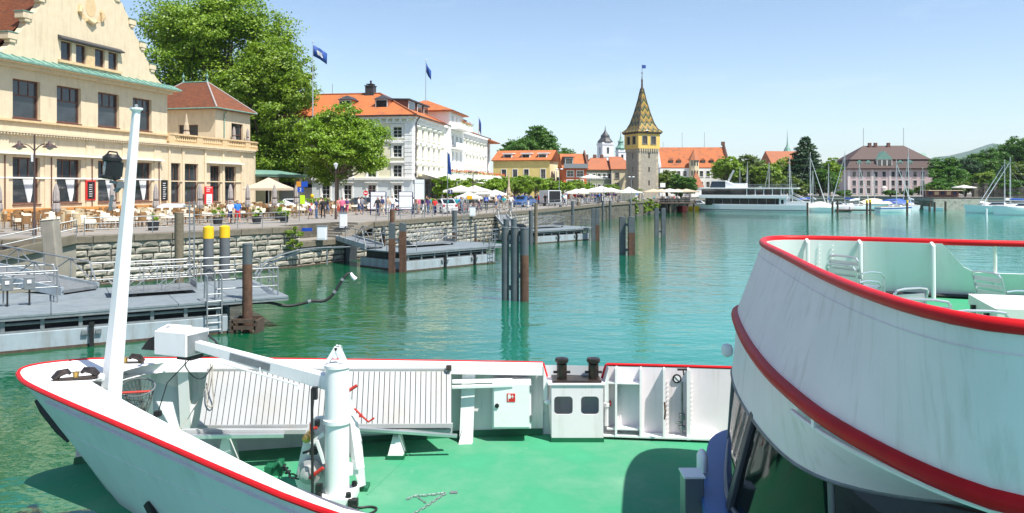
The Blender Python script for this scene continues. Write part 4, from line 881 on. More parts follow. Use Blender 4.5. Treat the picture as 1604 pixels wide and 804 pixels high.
# ================================================================ trees and bushes
def crown_points(blobs, n, clump=.2, inner=.55):
    """leaf positions and outward directions, gathered in clumps through the blobs' volume"""
    vol = np.array([b[3]*b[4]*b[5] for b in blobs])**(2/3); vol /= vol.sum(); PP = []; DD = []
    for b, v in zip(blobs, vol):
        c = np.array(b[:3]); r = np.array(b[3:6]); k = max(8, int(n*v)); nc = max(6, k//48)
        d = RNG.normal(size=(nc, 3)); d /= np.linalg.norm(d, axis=1)[:, None]
        rad = (inner+(1-inner)*RNG.uniform(0, 1, (nc, 1))**.45)*(1+.16*np.sin(d[:, :1]*5+c[0])*np.cos(d[:, 2:]*6+c[1]))
        cc = d*rad; per = k//nc+1
        p = np.repeat(cc, per, 0)+np.clip(RNG.normal(size=(nc*per, 3)), -1.7, 1.7)*clump*np.array([1, 1, .55])*RNG.uniform(.5, 1.4, (nc, 1)).repeat(per, 0)
        PP.append(c+p*r); DD.append(np.repeat(d, per, 0)*.7+np.array([0, 0, .75]))
    return np.concatenate(PP), np.concatenate(DD)
def tree(name, label, base, blobs, n, leafs, mat, trunk_r, trunk_top, group=None, cat='tree', limbs=True, clump=.2, asp=.7):
    """blobs are (dx, dy, z, rx, ry, rz) from the base"""
    t = thing(name, label, cat, base, 0, group); m = MB()
    tb = Vector((0, 0, -.1)); tt = Vector((random.uniform(-.3, .3), random.uniform(-.3, .3), trunk_top))
    m.tube(smooth_pts([tb, tb.lerp(tt, .15)+Vector((.05, 0, 0)), tb.lerp(tt, .6)+Vector((-.08, .05, 0)), tt], 1), [trunk_r*1.35, trunk_r*1.2, trunk_r*1.05, trunk_r, trunk_r*.95, trunk_r*.75][:6] if False else trunk_r, 10)
    if limbs:
        for b in blobs:
            q = Vector(b[:3]); s = tt-Vector((0, 0, random.uniform(0, trunk_top*.25))); mid = s.lerp(q, .5)+Vector((0, 0, -.08*(q-s).length))
            m.tube([s, mid, q], [trunk_r*.55, trunk_r*.34, trunk_r*.12], 6)
            for _ in range(3):
                e = q+Vector([random.uniform(-.75, .75)*b[3], random.uniform(-.75, .75)*b[4], random.uniform(-.2, .7)*b[5]]); m.tube([q, e], [trunk_r*.13, trunk_r*.04], 5)
    m.obj('trunk', 'bark', t, smooth=True)
    P, D = crown_points(blobs, n, clump); cm = MB(); scatter(cm, P, leafs, D, .75, 0, asp); cm.obj('crown', mat, t)
    return t
def rb_(n, c, R_, r, seed, flat=.8):
    """n random blobs of radius about r inside an ellipsoid R_ round c"""
    g = random.Random(seed); o = []
    for i in range(n):
        a = g.uniform(0, 6.283); z = g.uniform(-1, 1); k = math.sqrt(max(0, 1-z*z))*g.uniform(.55, 1)
        rr = r*g.uniform(.75, 1.25); o.append((c[0]+R_[0]*k*math.cos(a), c[1]+R_[1]*k*math.sin(a), c[2]+R_[2]*z, rr, rr, rr*flat))
    return o
tree('plane_tree', 'huge leafy plane tree towering behind the restaurant pavilion', (-43, 113, Q), [(0, 0, 17, 8.4, 7, 7)]+rb_(46, (0, 0, 17.6), (12.8, 8.4, 10.4), 3.8, 3), 165000, .4, 'leaf_plane', .8, 9)
tree('plane_tree', 'tall leafy tree rising at the left of the hotel behind the pavilion', (-34, 108, Q), rb_(16, (0, 0, 13), (4.8, 4, 8.5), 3.2, 5), 44000, .38, 'leaf_plane', .5, 6)
tree('plane_tree', 'rounded light green tree in front of the hotel side wall', at(527, 326, 98)*1, [(0, 0, 8.0, 3.2, 3, 2.8)]+rb_(22, (.6, 0, 8.0), (5.1, 4.3, 4.1), 1.9, 8), 50000, .3, 'leaf_mid', .26, 4.6)
tree('lime_tree', 'dense dark dome of a tree behind the yellow house', (5.0, 205, Q), [(0, 0, 11, 5, 4.6, 5)]+rb_(20, (0, 0, 11), (7, 6, 6.4), 3.0, 12), 48000, .6, 'leaf_dark', .7, 6)
tree('lime_tree', 'dark tree squeezed between the yellow and red houses', (13.3, 200, Q), rb_(8, (0, 0, 8), (2.2, 3, 5.5), 2.2, 14), 9000, .55, 'leaf_dark', .4, 4)
# pollarded planes along the promenade
i = 0
for (px, Y, s) in ((700, 108, 1.0), (722, 113, 1.0), (762, 118, 1.0), (785, 124, 1.05), (808, 128, 1.15), (822, 135, 1.1), (840, 140, 1.1), (856, 150, 1.1), (882, 150, .95), (900, 158, 1.0), (916, 165, .95), (957, 170, .8)):
    b = Vector(((px-802)*Y/F, Y, Q)); wh = ['by the hotel veranda', 'under the hotel terrace', 'left of the flag parasols', 'below the hotel end wing', 'before the yellow house', 'right of the yellow house corner', 'under the yellow house gable', 'nearest the tall dark dome tree', 'below the red house', 'right of the red house', 'before the green house', 'beside the tower foot'][i]
    tree('pollarded_plane', 'low clipped plane tree '+wh+' on the promenade', b, rb_(8, (0, 0, 2.75*s), (1.9, 1.8, .75), 1.05*s, 30+i), 5200, .3, 'leaf_light' if i % 2 else 'leaf_mid', .16, 1.8, 'clipped plane trees on the promenade'); i += 1
# trees behind the white ship and around the harbour
for (px, Y, top, w_, mat, seed, lab, n) in (
    (1045, 205, 272, 4.6, 'leaf_olive', 41, 'leafy tree standing against the right side of the tower', 9000), (1066, 196, 278, 4.2, 'leaf_dark', 42, 'dark bushy tree in front of the stepped gable house', 9000),
    (1140, 228, 248, 5.0, 'leaf_mid', 43, 'light tree at the right end of the stepped gable house', 9000), (1175, 232, 250, 6.5, 'leaf_olive', 44, 'broad olive green tree above the white ship', 12000),
    (1200, 222, 262, 5.5, 'leaf_light', 45, 'yellow green tree above the stern of the white ship', 10000), (1222, 236, 256, 5.5, 'leaf_mid', 46, 'mid green tree left of the copper spire', 10000),
    (1243, 216, 284, 5.0, 'leaf_olive', 47, 'low spreading tree left of the big conifer', 9000), (1285, 226, 272, 5.8, 'leaf_dark', 48, 'dark cedar like tree right of the big conifer', 11000),
    (1300, 240, 248, 4.4, 'leaf_mid', 49, 'rounded tree left of the pink building', 9000), (1322, 214, 300, 2.2, 'leaf_dark', 50, 'small round shrub before the pink building left corner', 3000),
    (1395, 216, 299, 2.0, 'leaf_dark', 51, 'small round shrub before the pink building door', 3000), (1420, 214, 297, 2.2, 'leaf_dark', 52, 'small dark shrub before the pink building right half', 3000), (1448, 206, 292, 2.8, 'leaf_olive', 53, 'round bush at the pink building right corner', 4000),
    (1485, 222, 255, 6.0, 'leaf_dark', 54, 'dark broad tree right of the pink building', 14000), (1475, 206, 288, 4.2, 'leaf_dark', 61, 'low dark tree over the harbour kiosks', 8000), (1512, 240, 257, 6.5, 'leaf_conifer', 55, 'blackish tree between the broad dark trees on the right', 14000),
    (1545, 250, 240, 7.0, 'leaf_dark', 56, 'tall dark tree behind the yellow green one', 14000), (1545, 214, 266, 3.0, 'leaf_light', 57, 'small bright yellow green tree before the dark grove', 7000),
    (1585, 255, 222, 8.0, 'leaf_dark', 58, 'tallest dark tree at the right edge', 16000), (1600, 225, 262, 6.0, 'leaf_olive', 59, 'olive green tree above the garden wall on the right', 11000), (1512, 210, 286, 3.6, 'leaf_olive', 60, 'low olive bush behind the kiosk parasol', 6000), (1640, 250, 226, 9, 'leaf_dark', 62, 'dark tree cut by the right picture edge', 9000), (1572, 205, 284, 4.5, 'leaf_dark', 63, 'dark low tree above the garden wall', 8000)):
    h = ((HY-top)*Y/F+CZ-Q)*1.1; n = int(n*1.7); b = Vector(((px-802)*Y/F, Y, Q))
    c = h*.58; rz = h*.42-.6
    tree('harbour_tree', lab, b, [(0, 0, c, w_*.55, w_*.55, rz*.65)]+rb_(13, (0, 0, c), (w_*.82, w_*.8, rz*.86), w_*.38, seed), n, .5 if w_ > 3 else .36, mat, .12+w_*.05, h*.3)
b = Vector(((1262-802)*232/F, 232, Q)); bl = [(0, 0, 1.5+z, r, r, 1.5) for z, r in ((1, 4.9), (3, 5.0), (5, 4.7), (7, 4.3), (9, 3.9), (11, 3.4), (12.6, 2.8), (14, 2.1), (15, 1.4))]+rb_(8, (0, 0, 7), (3.4, 3.4, 6), 1.6, 77)
tree('giant_conifer', 'tall dark pointed conifer above the sailing boat masts', b, bl, 34000, .5, 'leaf_conifer', .6, 15, limbs=False)
tree('spruce_tree', 'small dark spruce top rising over the grove on the right', Vector(((1571-802)*262/F, 262, Q)), [(0, 0, 6+z, r, r, 1.6) for z, r in ((1, 3.2), (3.5, 2.8), (6, 2.3), (8.2, 1.6), (10, .9))], 6000, .5, 'leaf_conifer', .4, 14, limbs=False)
# bushes at the water by the tower
for px, Y, s, lab in ((1002, 150, 1.0, 'bright green bush hanging over the quay left of the terrace'), (1012, 154, 1.2, 'larger bright green bush beside the waterside terrace'), (982, 143, .8, 'slim green creeper on a pile before the white tent')):
    b = Vector(((px-802)*Y/F+1, Y-1, .6)); tree('waterside_bush', lab, b, rb_(6, (0, 0, 1.2), (1.0*s, 1.0, 1.0), .8, px), 1800, .3, 'leaf_light', .06, 1.0, cat='bush')
tree('wall_shrub', 'green shrub sprouting from the stone quay wall', Vector((-14.6, 51.2, 1.5)), rb_(5, (0, 0, .5), (.4, .4, .5), .42, 91), 1400, .13, 'leaf_light', .04, .4, cat='bush')
# ================================================================ pontoons, piles, gangways, railings
def railing(t, pts, h=1.0, bars=(.35, .68, 1.0), r=.024, post_r=.028, sp=1.7, mat='galv'):
    pts = [Vector(p) for p in pts]
    for k in bars:
        t_ = MB().tube([p+Vector((0, 0, h*k)) for p in pts], r if k < 1 else r*1.25, 6); t_.obj('rail', mat, t)
    key = ('post', round(h, 2), mat, post_r)
    if key not in WM: WM[key] = MB().tube([(0, 0, 0), (0, 0, h)], post_r, 6).mesh('post', mat)
    L = sum((b-a).length for a, b in zip(pts[:-1], pts[1:]))
    off = -t.location if t.get('_w') else Vector()
    for p in resample(pts, max(2, int(L/sp)+1)): place('post', WM[key], t, loc=p+off)
def inset(poly, d):
    out = []
    for i, p in enumerate(poly):
        a = Vector(poly[max(i-1, 0)]); b = Vector(poly[min(i+1, len(poly)-1)]); v = (b-a).normalized(); out.append(Vector((p[0]-v.y*d, p[1]+v.x*d, Q)))
    return out
for seg, lab in (([(-44, 25.4), (-30, 35.4), (-27.6, 37.5)], 'grey pipe railing along the quay at the far left'), ([(-23.2, 41.8), (-20, 45), (-14.9, 51.4)], 'grey pipe railing on the quay before the cafe tables'), ([(-10.2, 59.6), (-6.7, 67.5), (-2, 77.5), (2.2, 89), (3.4, 92)], 'grey pipe railing on the quay before the hotel'), ([(5.0, 96.5), (6.7, 101), (14, 122), (23.8, 144)], 'long grey railing along the crowded promenade')):
    pts = inset(seg, .45); t = thing('quay_railing', lab, 'railing', pts[0], world=True); railing(t, pts, 1.0, sp=1.75 if 'long' not in lab else 2.6)
def pontoon(name, label, L, W, deck_ov=0.):
    """local: x along the front, y back from the front face, water at z=0"""
    t = thing(name, label, 'pontoon'); 
    h = MB().box(0, L, 0, W, -.5, .64); h.obj('hull', 'ponton_hull', t, bevel=.03); MB().box(-.012, L+.012, -.012, W+.012, -.2, .09).obj('waterline_growth', 'wood_wet', t)
    MB().box(.02, L-.02, .02, .3, .641, .70).obj('hull_edge', 'galv', t)
    MB().box(.3, L-.3, .6, W-.3, .645, 1.12).obj('machinery', 'pier_dark', t)
    dk = MB(); n = int(L/1.6)
    for i in range(n): dk.box(-.3+i*(L+.6+deck_ov)/n+.01, -.3+(i+1)*(L+.6+deck_ov)/n-.01, .1, W, 1.16, 1.24+.012*(i % 2))
    for i in range(n):
        m = MB().box(-.3+i*(L+.6+deck_ov)/n+.008, -.3+(i+1)*(L+.6+deck_ov)/n-.008, -.12, W, 1.15, 1.235); m.obj('deck_plate', 'ponton_deck', t, bevel=.01)
    MB().box(-.3, L+.3+deck_ov, -.1, -.02, 1.06, 1.149).obj('deck_beam', 'galv', t)
    for i in range(int(L/1.1)+1): MB().box(.1+i*1.1, .22+i*1.1, .0+.03, .14, .70, 1.15).obj('stanchion', 'galv_dark', t)
    MB().tube([(.2, .1, .92), (L-.2, .1, .92)], .05, 6).tube([(.2, .35, 1.02), (L-.2, .35, 1.02)], .04, 6).obj('pipe', 'galv_dark', t)
    for x in (L*.40, L*.74):
        f = MB().box(x-.07, x+.07, -.16, -.002, -.3, .70).tube([(x, -.1, .7), (x, -.1, .82)], .09, 8); f.obj('fender', 'black', t)
        MB().box(x-.3, x-.12, -.1, -.002, .42, .56).box(x+.12, x+.3, -.1, -.002, .42, .56).obj('fender_bracket', 'galv_dark', t)
    lx = L-.75
    ld = MB()
    for s in (0, .5): ld.tube([(lx+s, -.2, .05), (lx+s, -.2, 2.15), (lx+s, .25, 2.2), (lx+s, .4, 1.3)], .03, 6)
    for k in range(6): ld.tube([(lx, -.2, .2+k*.26), (lx+.5, -.2, .2+k*.26)], .022, 6)
    ld.obj('ladder', 'galv', t)
    return t
def cage(name, label, loc, rz, L=2.6, W=1.3):
    """a boarding bridge parked on the pontoon deck"""
    t = thing(name, label, 'gangway', loc, rz, 'boarding bridges parked on the pontoons')
    MB().box(0, L, 0, W, .12, .2).obj('floor', 'galv', t)
    MB().add([(0, 0, .2), (0, W, .2), (-.5, W, .55), (-.5, 0, .55)], [(0, 1, 2, 3)]).add([(0, 0, .18), (0, W, .18), (-.5, W, .53), (-.5, 0, .53)], [(0, 1, 2, 3)]).obj('flap', 'alu', t)
    MB().box(L, L+.04, .1, W-.1, .1, .42).obj('end_board', 'galv', t)
    for y in (0, W):
        for z in (.65, 1.1): MB().tube([(0, y, z), (L-.15, y, z), (L, y, z-.15), (L, y, .2)], .018, 6).obj('rail', 'galv', t)
        for k in range(5): MB().tube([(k*L/4, y, .2), (k*L/4, y, 1.1)], .018, 6).obj('post', 'galv', t)
        MB().tube([(.1, y, .2), (L*.5, y, 1.08)], .02, 6).tube([(L*.5, y, .2), (L-.1, y, 1.05)], .02, 6).obj('brace', 'galv', t)
    for x in (.3, L-.3):
        for y in (.1, W-.1): MB().lathe([(.1, -.03), (.1, .03)], 10, 0, T((x, y, .1)) @ Matrix.Rotation(R(90), 4, 'X')).obj('wheel', 'rubber', t)
    return t
def truss(label, p, q, w_=1.3, h=1.0):
    p, q = Vector(p), Vector(q); L = (q-p).length; t = thing('gangway_bridge', label, 'gangway', p, world=True)
    d = (q-p).normalized(); a = d.cross(Vector((0, 0, 1))).normalized()*w_/2; up = Vector((0, 0, h))
    MB().beam(p, q, w_, .12).obj('floor', 'galv', t)
    for s in (-1, 1):
        MB().beam(p+a*s, q+a*s, .12, .34).obj('girder', 'ponton_hull', t)
        n = max(3, int(L/1.5)); A = p+a*s; B = q+a*s
        MB().tube([A+(B-A)*.04+up*.0, A+(B-A)*(1/n)+up, B-(B-A)*(1/n)*.3+up, B], .035, 6).obj('rail', 'galv', t)
        for k in range(1, n):
            x0 = A.lerp(B, k/n); MB().tube([x0, x0+up], .028, 6).obj('post', 'galv', t)
            x1 = A.lerp(B, min(1, (k+1)/n)); MB().tube([x0+up, x1] if k % 2 else [x0, x1+up], .024, 6).obj('brace', 'galv', t)
    return t
# nearest pontoon, left
d1 = Vector((.857, .515, 0)); th1 = math.atan2(d1.y, d1.x)
p1 = pontoon('landing_pontoon', 'large grey blue steel landing pontoon at the near left', 17.0, 6.2, 1.9); p1.location = (-10.5-17*.857, 28.3-17*.515, 0); p1.rotation_euler = (0, 0, th1)
p2 = pontoon('landing_pontoon', 'middle steel landing pontoon between the grey piles', 8.0, 5.0, 1.2); p2.location = (-6.7, 48.7, 0); p2.rotation_euler = (0, 0, math.atan2(5.8, 5.5))
p3 = dup(p2, (2.2, 72.8, 0), math.atan2(5.2, 5.3), 'far steel landing pontoon nearest the crowded promenade')
def loc2(p, x, y, z=0): return p.matrix_basis @ Vector((x, y, z))
def deck_rail(label, p, pts, **k):
    w_ = [loc2(p, *q) for q in pts]; t = thing('pontoon_railing', label, 'railing', w_[0], world=True); railing(t, w_, **k)
for p, nm in ((p1, 'near left'), (p2, 'middle'), (p3, 'far')):
    p.rotation_mode = 'XYZ'; bpy.context.view_layer.update()
L1 = 17.
deck_rail('grey end railing beside the ladder on the near left pontoon', p1, [(L1-4.2, 5.9, 1.24), (L1+1.9, 5.9, 1.24), (L1+2.0, 3.6, 1.24)], h=1.05, sp=1.3)
deck_rail('short railing loop on the front edge of the near left pontoon', p1, [(L1-.4, .3, 1.24), (L1+1.9, .3, 1.24), (L1+2.1, 2.6, 1.24)], h=1.05, sp=1.1)
deck_rail('bent tube railing with switch boxes on the near left pontoon', p1, [(6.5, 2.35, 1.24), (11.6, 2.35, 1.24), (11.6, 4.2, 1.24)], h=1.15, bars=(.5, 1.0), sp=1.5)
deck_rail('back railing of the near left pontoon below the stone wall', p1, [(2, 6.1, 1.24), (11.5, 6.1, 1.24)], h=1.05, sp=1.8)
for k, x in enumerate((10.1, 10.75)):
    q = loc2(p1, x, 2.2, 1.24); t = thing('switch_box', ['left', 'right'][k]+' small grey switch box on the near pontoon railing', 'switch box', q, th1)
    MB().box(-.17, .17, -.1, .1, .55, 1.0).obj('case', 'galv_dark', t, bevel=.02); MB().box(-.06, .06, -.125, -.101, .78, .9).obj('label_plate', 'sign_white', t); MB().tube([(0, 0, 0), (0, 0, .56)], .03, 6).obj('cable', 'black', t)
deck_rail('railing with ladder gate at the right end of the middle pontoon', p2, [(8.8, 4.7, 1.24), (8.9, .6, 1.24), (7.9, .2, 1.24)], h=1.1, sp=1.2)
deck_rail('back railing of the middle pontoon', p2, [(5.2, 4.9, 1.24), (8.8, 4.9, 1.24)], h=1.1, sp=1.2)
deck_rail('railing at the left end of the middle pontoon', p2, [(-.1, 4.4, 1.24), (-.2, .4, 1.24), (.9, .1, 1.24)], h=1.1, sp=1.2)
deck_rail('railing at the right end of the far pontoon', p3, [(3, 4.9, 1.24), (8.8, 4.7, 1.24), (8.9, .6, 1.24)], h=1.1, sp=1.2)
cage('boarding_bridge', 'large caged boarding bridge parked on the near left pontoon', loc2(p1, 13.8, 2.5, 1.25), th1, 2.5, 1.5)
cage('boarding_bridge', 'caged boarding bridge lying on the middle pontoon', loc2(p2, 2.6, 2.6, 1.25), p2.rotation_euler[2], 4.0, 1.5)
cage('boarding_bridge', 'white railed boarding bridge on the far pontoon', loc2(p3, 1.2, 2.2, 1.25), p3.rotation_euler[2], 5.5, 1.6)
truss('steel truss gangway from the stone landing to the middle pontoon', (-12.1, 55.4, 1.75), loc2(p2, .3, 3.8, 1.4))
truss('steel truss gangway to the far pontoon', (-1.2, 78.6, 2.5), loc2(p3, .4, 3.8, 1.5))
truss('long low gangway crossing to the near left pontoon', (-25.5, 33.4, 2.3), loc2(p1, 12.4, 5.0, 1.36), 1.6, .95)
# concrete ramp with handrails at the far left
rp = thing('stair_ramp', 'sloping concrete stair with handrails down from the quay at the left', 'stairs', (-26.4, 40.4, Q), world=True)
A, B = Vector((-24.2, 42.0, Q)), Vector((-30.2, 37.2, 1.0)); d = (B-A).normalized(); n_ = Vector((d.y, -d.x, 0)).normalized()
if n_.y > 0: n_ = -n_
for s in range(10):
    a = A.lerp(B, s/10)+n_*.2; b = A.lerp(B, (s+1)/10)+n_*.2; MB().prism([a, (b.x, b.y), (b.x+n_.x*1.5, b.y+n_.y*1.5), (a.x+n_.x*1.5, a.y+n_.y*1.5)], -.4, A.z-(s+1)*.17).obj('step', 'concrete', rp)
MB().beam(A+n_*1.75+Vector((0, 0, -.05)), B+n_*1.75, .3, .5).obj('stair_cheek', 'kerb', rp, bevel=.03)
for hh in (.5, .95): MB().tube([A+n_*1.75+Vector((0, 0, hh)), B+n_*1.75+Vector((0, 0, hh)), B+n_*1.75+d*.6+Vector((0, 0, hh-.1))], .03, 6).obj('rail', 'galv', rp)
for k in range(5): q = A.lerp(B, k/4)+n_*1.75; MB().tube([q, q+Vector((0, 0, .95))], .028, 6).obj('post', 'galv', rp)
# tall concrete post and timber piles
cp = thing('concrete_post', 'tilted square concrete post beside the near gangway', 'post', on(92, 470, .2), world=True)
a = Vector((-21.0, 34.2, 0)); MB().beam(at(90, 470, 35), at(78, 345, 35.4), .62, .55).obj('shaft', 'concrete', cp, bevel=.05); MB().beam(at(78, 346, 35.4), at(77.8, 344, 35.4), .66, .6).obj('cap', 'concrete', cp, bevel=.03)
def pile(name, label, px, ytop, ybot, w_, mats, cat='pile', split=None, Y=None, cap=None, shape='round', group=None, lean=0):
    """a pile from below the water to its top; w_ in px"""
    Y = Y or 6480/(ybot-HY); X = (px-802)*Y/F; zt = CZ-(ytop-HY)*Y/F; r = w_*Y/F/2
    t = thing(name, label, cat, (X, Y, 0), 0, group)
    def seg(z0, z1, rr):
        if shape == 'round': return MB().lathe([(rr, z0), (rr, z1)], 14)
        if shape == 'sheet':   # rolled steel section
            m = MB().box(-rr, rr, -rr, -rr*.7, z0, z1).box(-rr, rr, rr*.7, rr, z0, z1).box(-rr*.9, -rr*.55, -rr*.7, rr*.7, z0, z1).box(rr*.55, rr*.9, -rr*.7, rr*.7, z0, z1); return m
        g = random.Random(px); return MB().lathe([(rr*g.uniform(.96, 1.06), z0+(z1-z0)*k/5) for k in range(6)], 11)
    if split is not None:
        zs = zt-(zt-0)*split; seg(zs, zt, r).obj('upper_shaft', mats[0], t, smooth=True); seg(-1.2, zs-.001, r*(1.0 if shape == 'sheet' else 1.01)).obj('lower_shaft', mats[1], t, smooth=True)
    else: seg(-1.2, zt, r).obj('shaft', mats[0], t, smooth=True)
    if cap: MB().lathe([(r*1.03, 0), (r*1.03, cap[1]), (r*.2, cap[1]+r*.3)], 14, 0, T((0, 0, zt-cap[1]))).obj('cap', cap[0], t, smooth=True)
    else: MB().lathe([(r*1.04, 0), (r*1.04, .05), (r*.9, .07)], 14, 0, T((0, 0, zt))).obj('top_plate', mats[0], t)
    return t
fp = pile('mooring_pile', 'rusty brown steel pile with grey top beside the near pontoon', 387.5, 384, 520, 15, ('steel_pile', 'rust'), split=.22)
for z in (.25, .5):
    for s in (-.36, .36): MB().box(-.44, .44, s-.06, s+.06, z-.1, z+.04).obj('collar_timber', 'wood_wet', fp)
for s in (-.5, .38): MB().box(s, s+.12, -.42, .42, -.4, .48).obj('collar_frame', 'wood_wet', fp)
pile('mooring_pile', 'left dark grey tube pile with yellow top behind the near pontoon', 326.5, 356, 510, 15.5, ('pile_grey',), Y=34, cap=('pile_yellow', .50))
pile('mooring_pile', 'right dark grey tube pile with yellow top behind the near pontoon', 352, 355, 510, 15.5, ('pile_grey',), Y=34.6, cap=('pile_yellow', .50))
pile('timber_pile', 'weathered timber pile standing against the stone quay wall', 280.5, 335, 440, 13, ('wood_grey',), Y=40.5, shape='wood')
lm = thing('ladder_mast', 'slim lattice mast with a flood lamp behind the near pontoon', 'mast', at(303, 470, 33), world=True)
q = at(300.5, 315, 33); b0 = at(300.5, 480, 33); mm = MB()
for s in (-.1, .1): mm.beam(b0+Vector((s, 0, 0)), q+Vector((s, 0, 0)), .045)
for k in range(16): z = b0.z+(q.z-b0.z)*(k+.5)/16; mm.beam((q.x-.1, q.y, z), (q.x+.1, q.y, z), .03)
mm.obj('lattice', 'galv', lm); MB().beam(q+Vector((0, 0, -.25)), q+Vector((-.5, 0, -.2)), .06).obj('bracket', 'galv', lm)
MB().loft([[(q.x-.4+x*.5, q.y+y*.5, q.z-.27) for x, y in ((-2.1, -.45), (.1, -.45), (.1, .45), (-2.1, .45))], [(q.x-.4+x*.5, q.y+y*.5, q.z-.12) for x, y in ((-1.6, -.3), (.1, -.3), (.1, .3), (-1.6, .3))]], 0, True).add([(q.x-1.45, q.y-.22, q.z-.27), (q.x-.35, q.y-.22, q.z-.27), (q.x-.35, q.y+.22, q.z-.27), (q.x-1.45, q.y+.22, q.z-.27)], [(0, 1, 2, 3)]).add([(q.x-1.2, q.y-.15, q.z-.12), (q.x-.35, q.y-.15, q.z-.12), (q.x-.35, q.y+.15, q.z-.12), (q.x-1.2, q.y+.15, q.z-.12)], [(0, 1, 2, 3)]).obj('flood_lamp', 'white_plastic', lm)
def dolphin(label, items, bars=()):
    """piles tied together: (px, ytop, ybot, width, mats, split, shape)"""
    Y0 = 6480/(items[0][2]-HY); t = thing('mooring_dolphin', label, 'mooring piles', ((items[0][0]-802)*Y0/F, Y0, 0), world=True); C = []
    for px, yt, yb, w_, mats, split, shape in items:
        p = pile('x', 'x', px, yt, yb, w_, mats, split=split, shape=shape); C.append(p.location.copy())
        for ch in list(p.children): ch.parent = t; ch.location = p.location-t.location; ch.name = 'pile' if 'shaft' in ch.name else 'pile_top'
        bpy.data.objects.remove(p)
    for i, j, z in bars:
        a = C[i].copy(); b = C[j].copy(); a.z = b.z = z; MB().beam(a, b, .18, .2).obj('brace', 'steel_pile', t)
    return t
SP = ('steel_pile',); SR = ('steel_pile', 'rust')
dolphin('cluster of tall grey steel mooring piles in the middle of the water', [(791.5, 358, 470, 11.5, SP, None, 'round'), (806.5, 358, 471, 13, SP, None, 'round'), (821.5, 359, 472, 13.5, SR, .36, 'round'), (793, 345, 455, 9, SP, None, 'round'), (805, 345, 456, 9, SP, None, 'round')], ((0, 1, .6), (0, 1, 2.8), (1, 2, 1.2)))
dolphin('pair of brown steel section piles at the middle pontoon left end', [(614, 351, 428, 9.5, SR, .3, 'sheet'), (631, 351, 427, 10, SR, .15, 'sheet'), (614, 330, 412, 7, ('rust',), None, 'round')], ((0, 1, .8),))
dolphin('pair of grey steel piles before the far pontoon', [(831.5, 331, 384, 6.5, SP, None, 'round'), (839.5, 319, 383, 5.5, ('wood_grey',), None, 'round')])
dolphin('pair of grey steel piles right of the far pontoon', [(929.5, 328, 377, 6, SP, None, 'sheet'), (936, 328, 377, 5.5, SR, .5, 'sheet')], ((0, 1, 1.5),))
dolphin('braced pair of dark steel piles left of the tower reflection', [(975, 341, 399, 9, SP, None, 'sheet'), (989, 341, 400, 10, SR, .4, 'sheet')], ((0, 1, .4), (0, 1, 2.4)))
dolphin('braced pair of dark piles right of the tower reflection', [(1028.5, 327, 370, 6, SP, None, 'sheet'), (1039, 327, 370, 6.5, SP, None, 'sheet')], ((0, 1, .5), (0, 1, 2.6)))
for px, yt, yb, w_, mats, sp_, lab in ((712, 331, 388, 7.5, SR, .6, 'grey pile with rusty foot behind the middle pontoon'), (601, 357, 402, 5.5, SR, .3, 'pale pile with red rust behind the middle pontoon left end'), (745, 352, 392, 4, SR, .5, 'thin pale pile at the right of the middle pontoon'), (868.5, 329, 352, 5, SP, None, 'stub grey pile at the far pontoon gangway'), (878, 322, 356, 4.5, SP, None, 'slim grey pile with pale top by the far pontoon'),
    (897, 316, 358, 4.5, SP, None, 'tall grey pile rising from the far pontoon'), (906, 317, 352, 5, ('wood_grey',), None, 'brown timber pile left of the promenade crowd'), (887, 310, 350, 4, SP, None, 'grey pile before the dark van'), (944.5, 315, 347, 4, SP, None, 'slim grey pile before the white parasols'), (955.5, 315, 345, 4, SP, None, 'second slim grey pile before the white parasols'), (968.5, 315, 342, 4, ('wood_grey',), None, 'timber pile left of the white tent'), (987, 313, 340, 4, SP, None, 'grey pile before the white tent'), (996, 314, 338, 4, ('wood_grey',), None, 'brown timber pile right of the white tent')):
    pile('harbour_pile', lab, px, yt, yb, w_, mats, split=sp_, group=None)
pile('bollard_post', 'short brown timber post on the quay before the hotel', 616, 331, 351, 7, ('wood_grey',), Y=58.5, shape='wood')
# the black hose arching over the water
hs = thing('suction_hose', 'black hose with white nozzle reaching over the green water', 'hose', at(405, 474, 29.6), world=True)
hp_ = smooth_pts([at(358, 479, 28.8), at(400, 474, 29.4), at(425, 474, 29.8), at(447, 480.5, 30), at(470, 477, 30.2), at(490, 471, 30.3), at(508, 473, 30.4), at(522, 462, 30.5), at(532, 445, 30.6), at(541, 432, 30.7), at(548, 427, 30.8), at(552, 432, 30.8)], 2)
MB().tube(hp_, .058, 10).obj('hose', 'rubber', hs, smooth=True)
MB().tube([at(549, 428, 30.8), at(552, 433, 30.8), at(557, 438, 30.8)], [.06, .08, .10], 10).obj('nozzle', 'white_plastic', hs, smooth=True)
for k in (.42, .63, .74): i = int(len(hp_)*k); MB().tube([hp_[i], hp_[i+1]], .08, 10).obj('clamp', 'galv', hs)
# pipe rails on the lower wall
pr2 = thing('wall_pipe_rail', 'long curved grey tube rail running along the foot of the stone wall', 'railing', on(520, 412, .6), world=True)
for dy, w_ in ((0, 0), (6, .3)): MB().tube(smooth_pts([at(398, 432+dy*2, 36+w_), at(410, 413+dy, 38+w_), at(440, 399+dy, 41+w_), at(480, 389+dy*.6, 45+w_), at(548, 387, 50.5+w_*.1)], 2), .05, 6).obj('rail', 'galv', pr2)
for px, Y in ((512, 48.2),): MB().tube([at(px, 387, Y), at(px, 415, Y)], .05, 6).obj('post', 'galv', pr2)
# ================================================================ the promenade: cafe, signs, cars, people
NRM = Vector((E.y, -E.x, 0))
def RW(u, w_, z=0): return RO+E*u+NRM*w_+Vector((0, 0, z))
def gp_(px, Y, z=Q): return Vector(((px-802)*Y/F, Y, z))
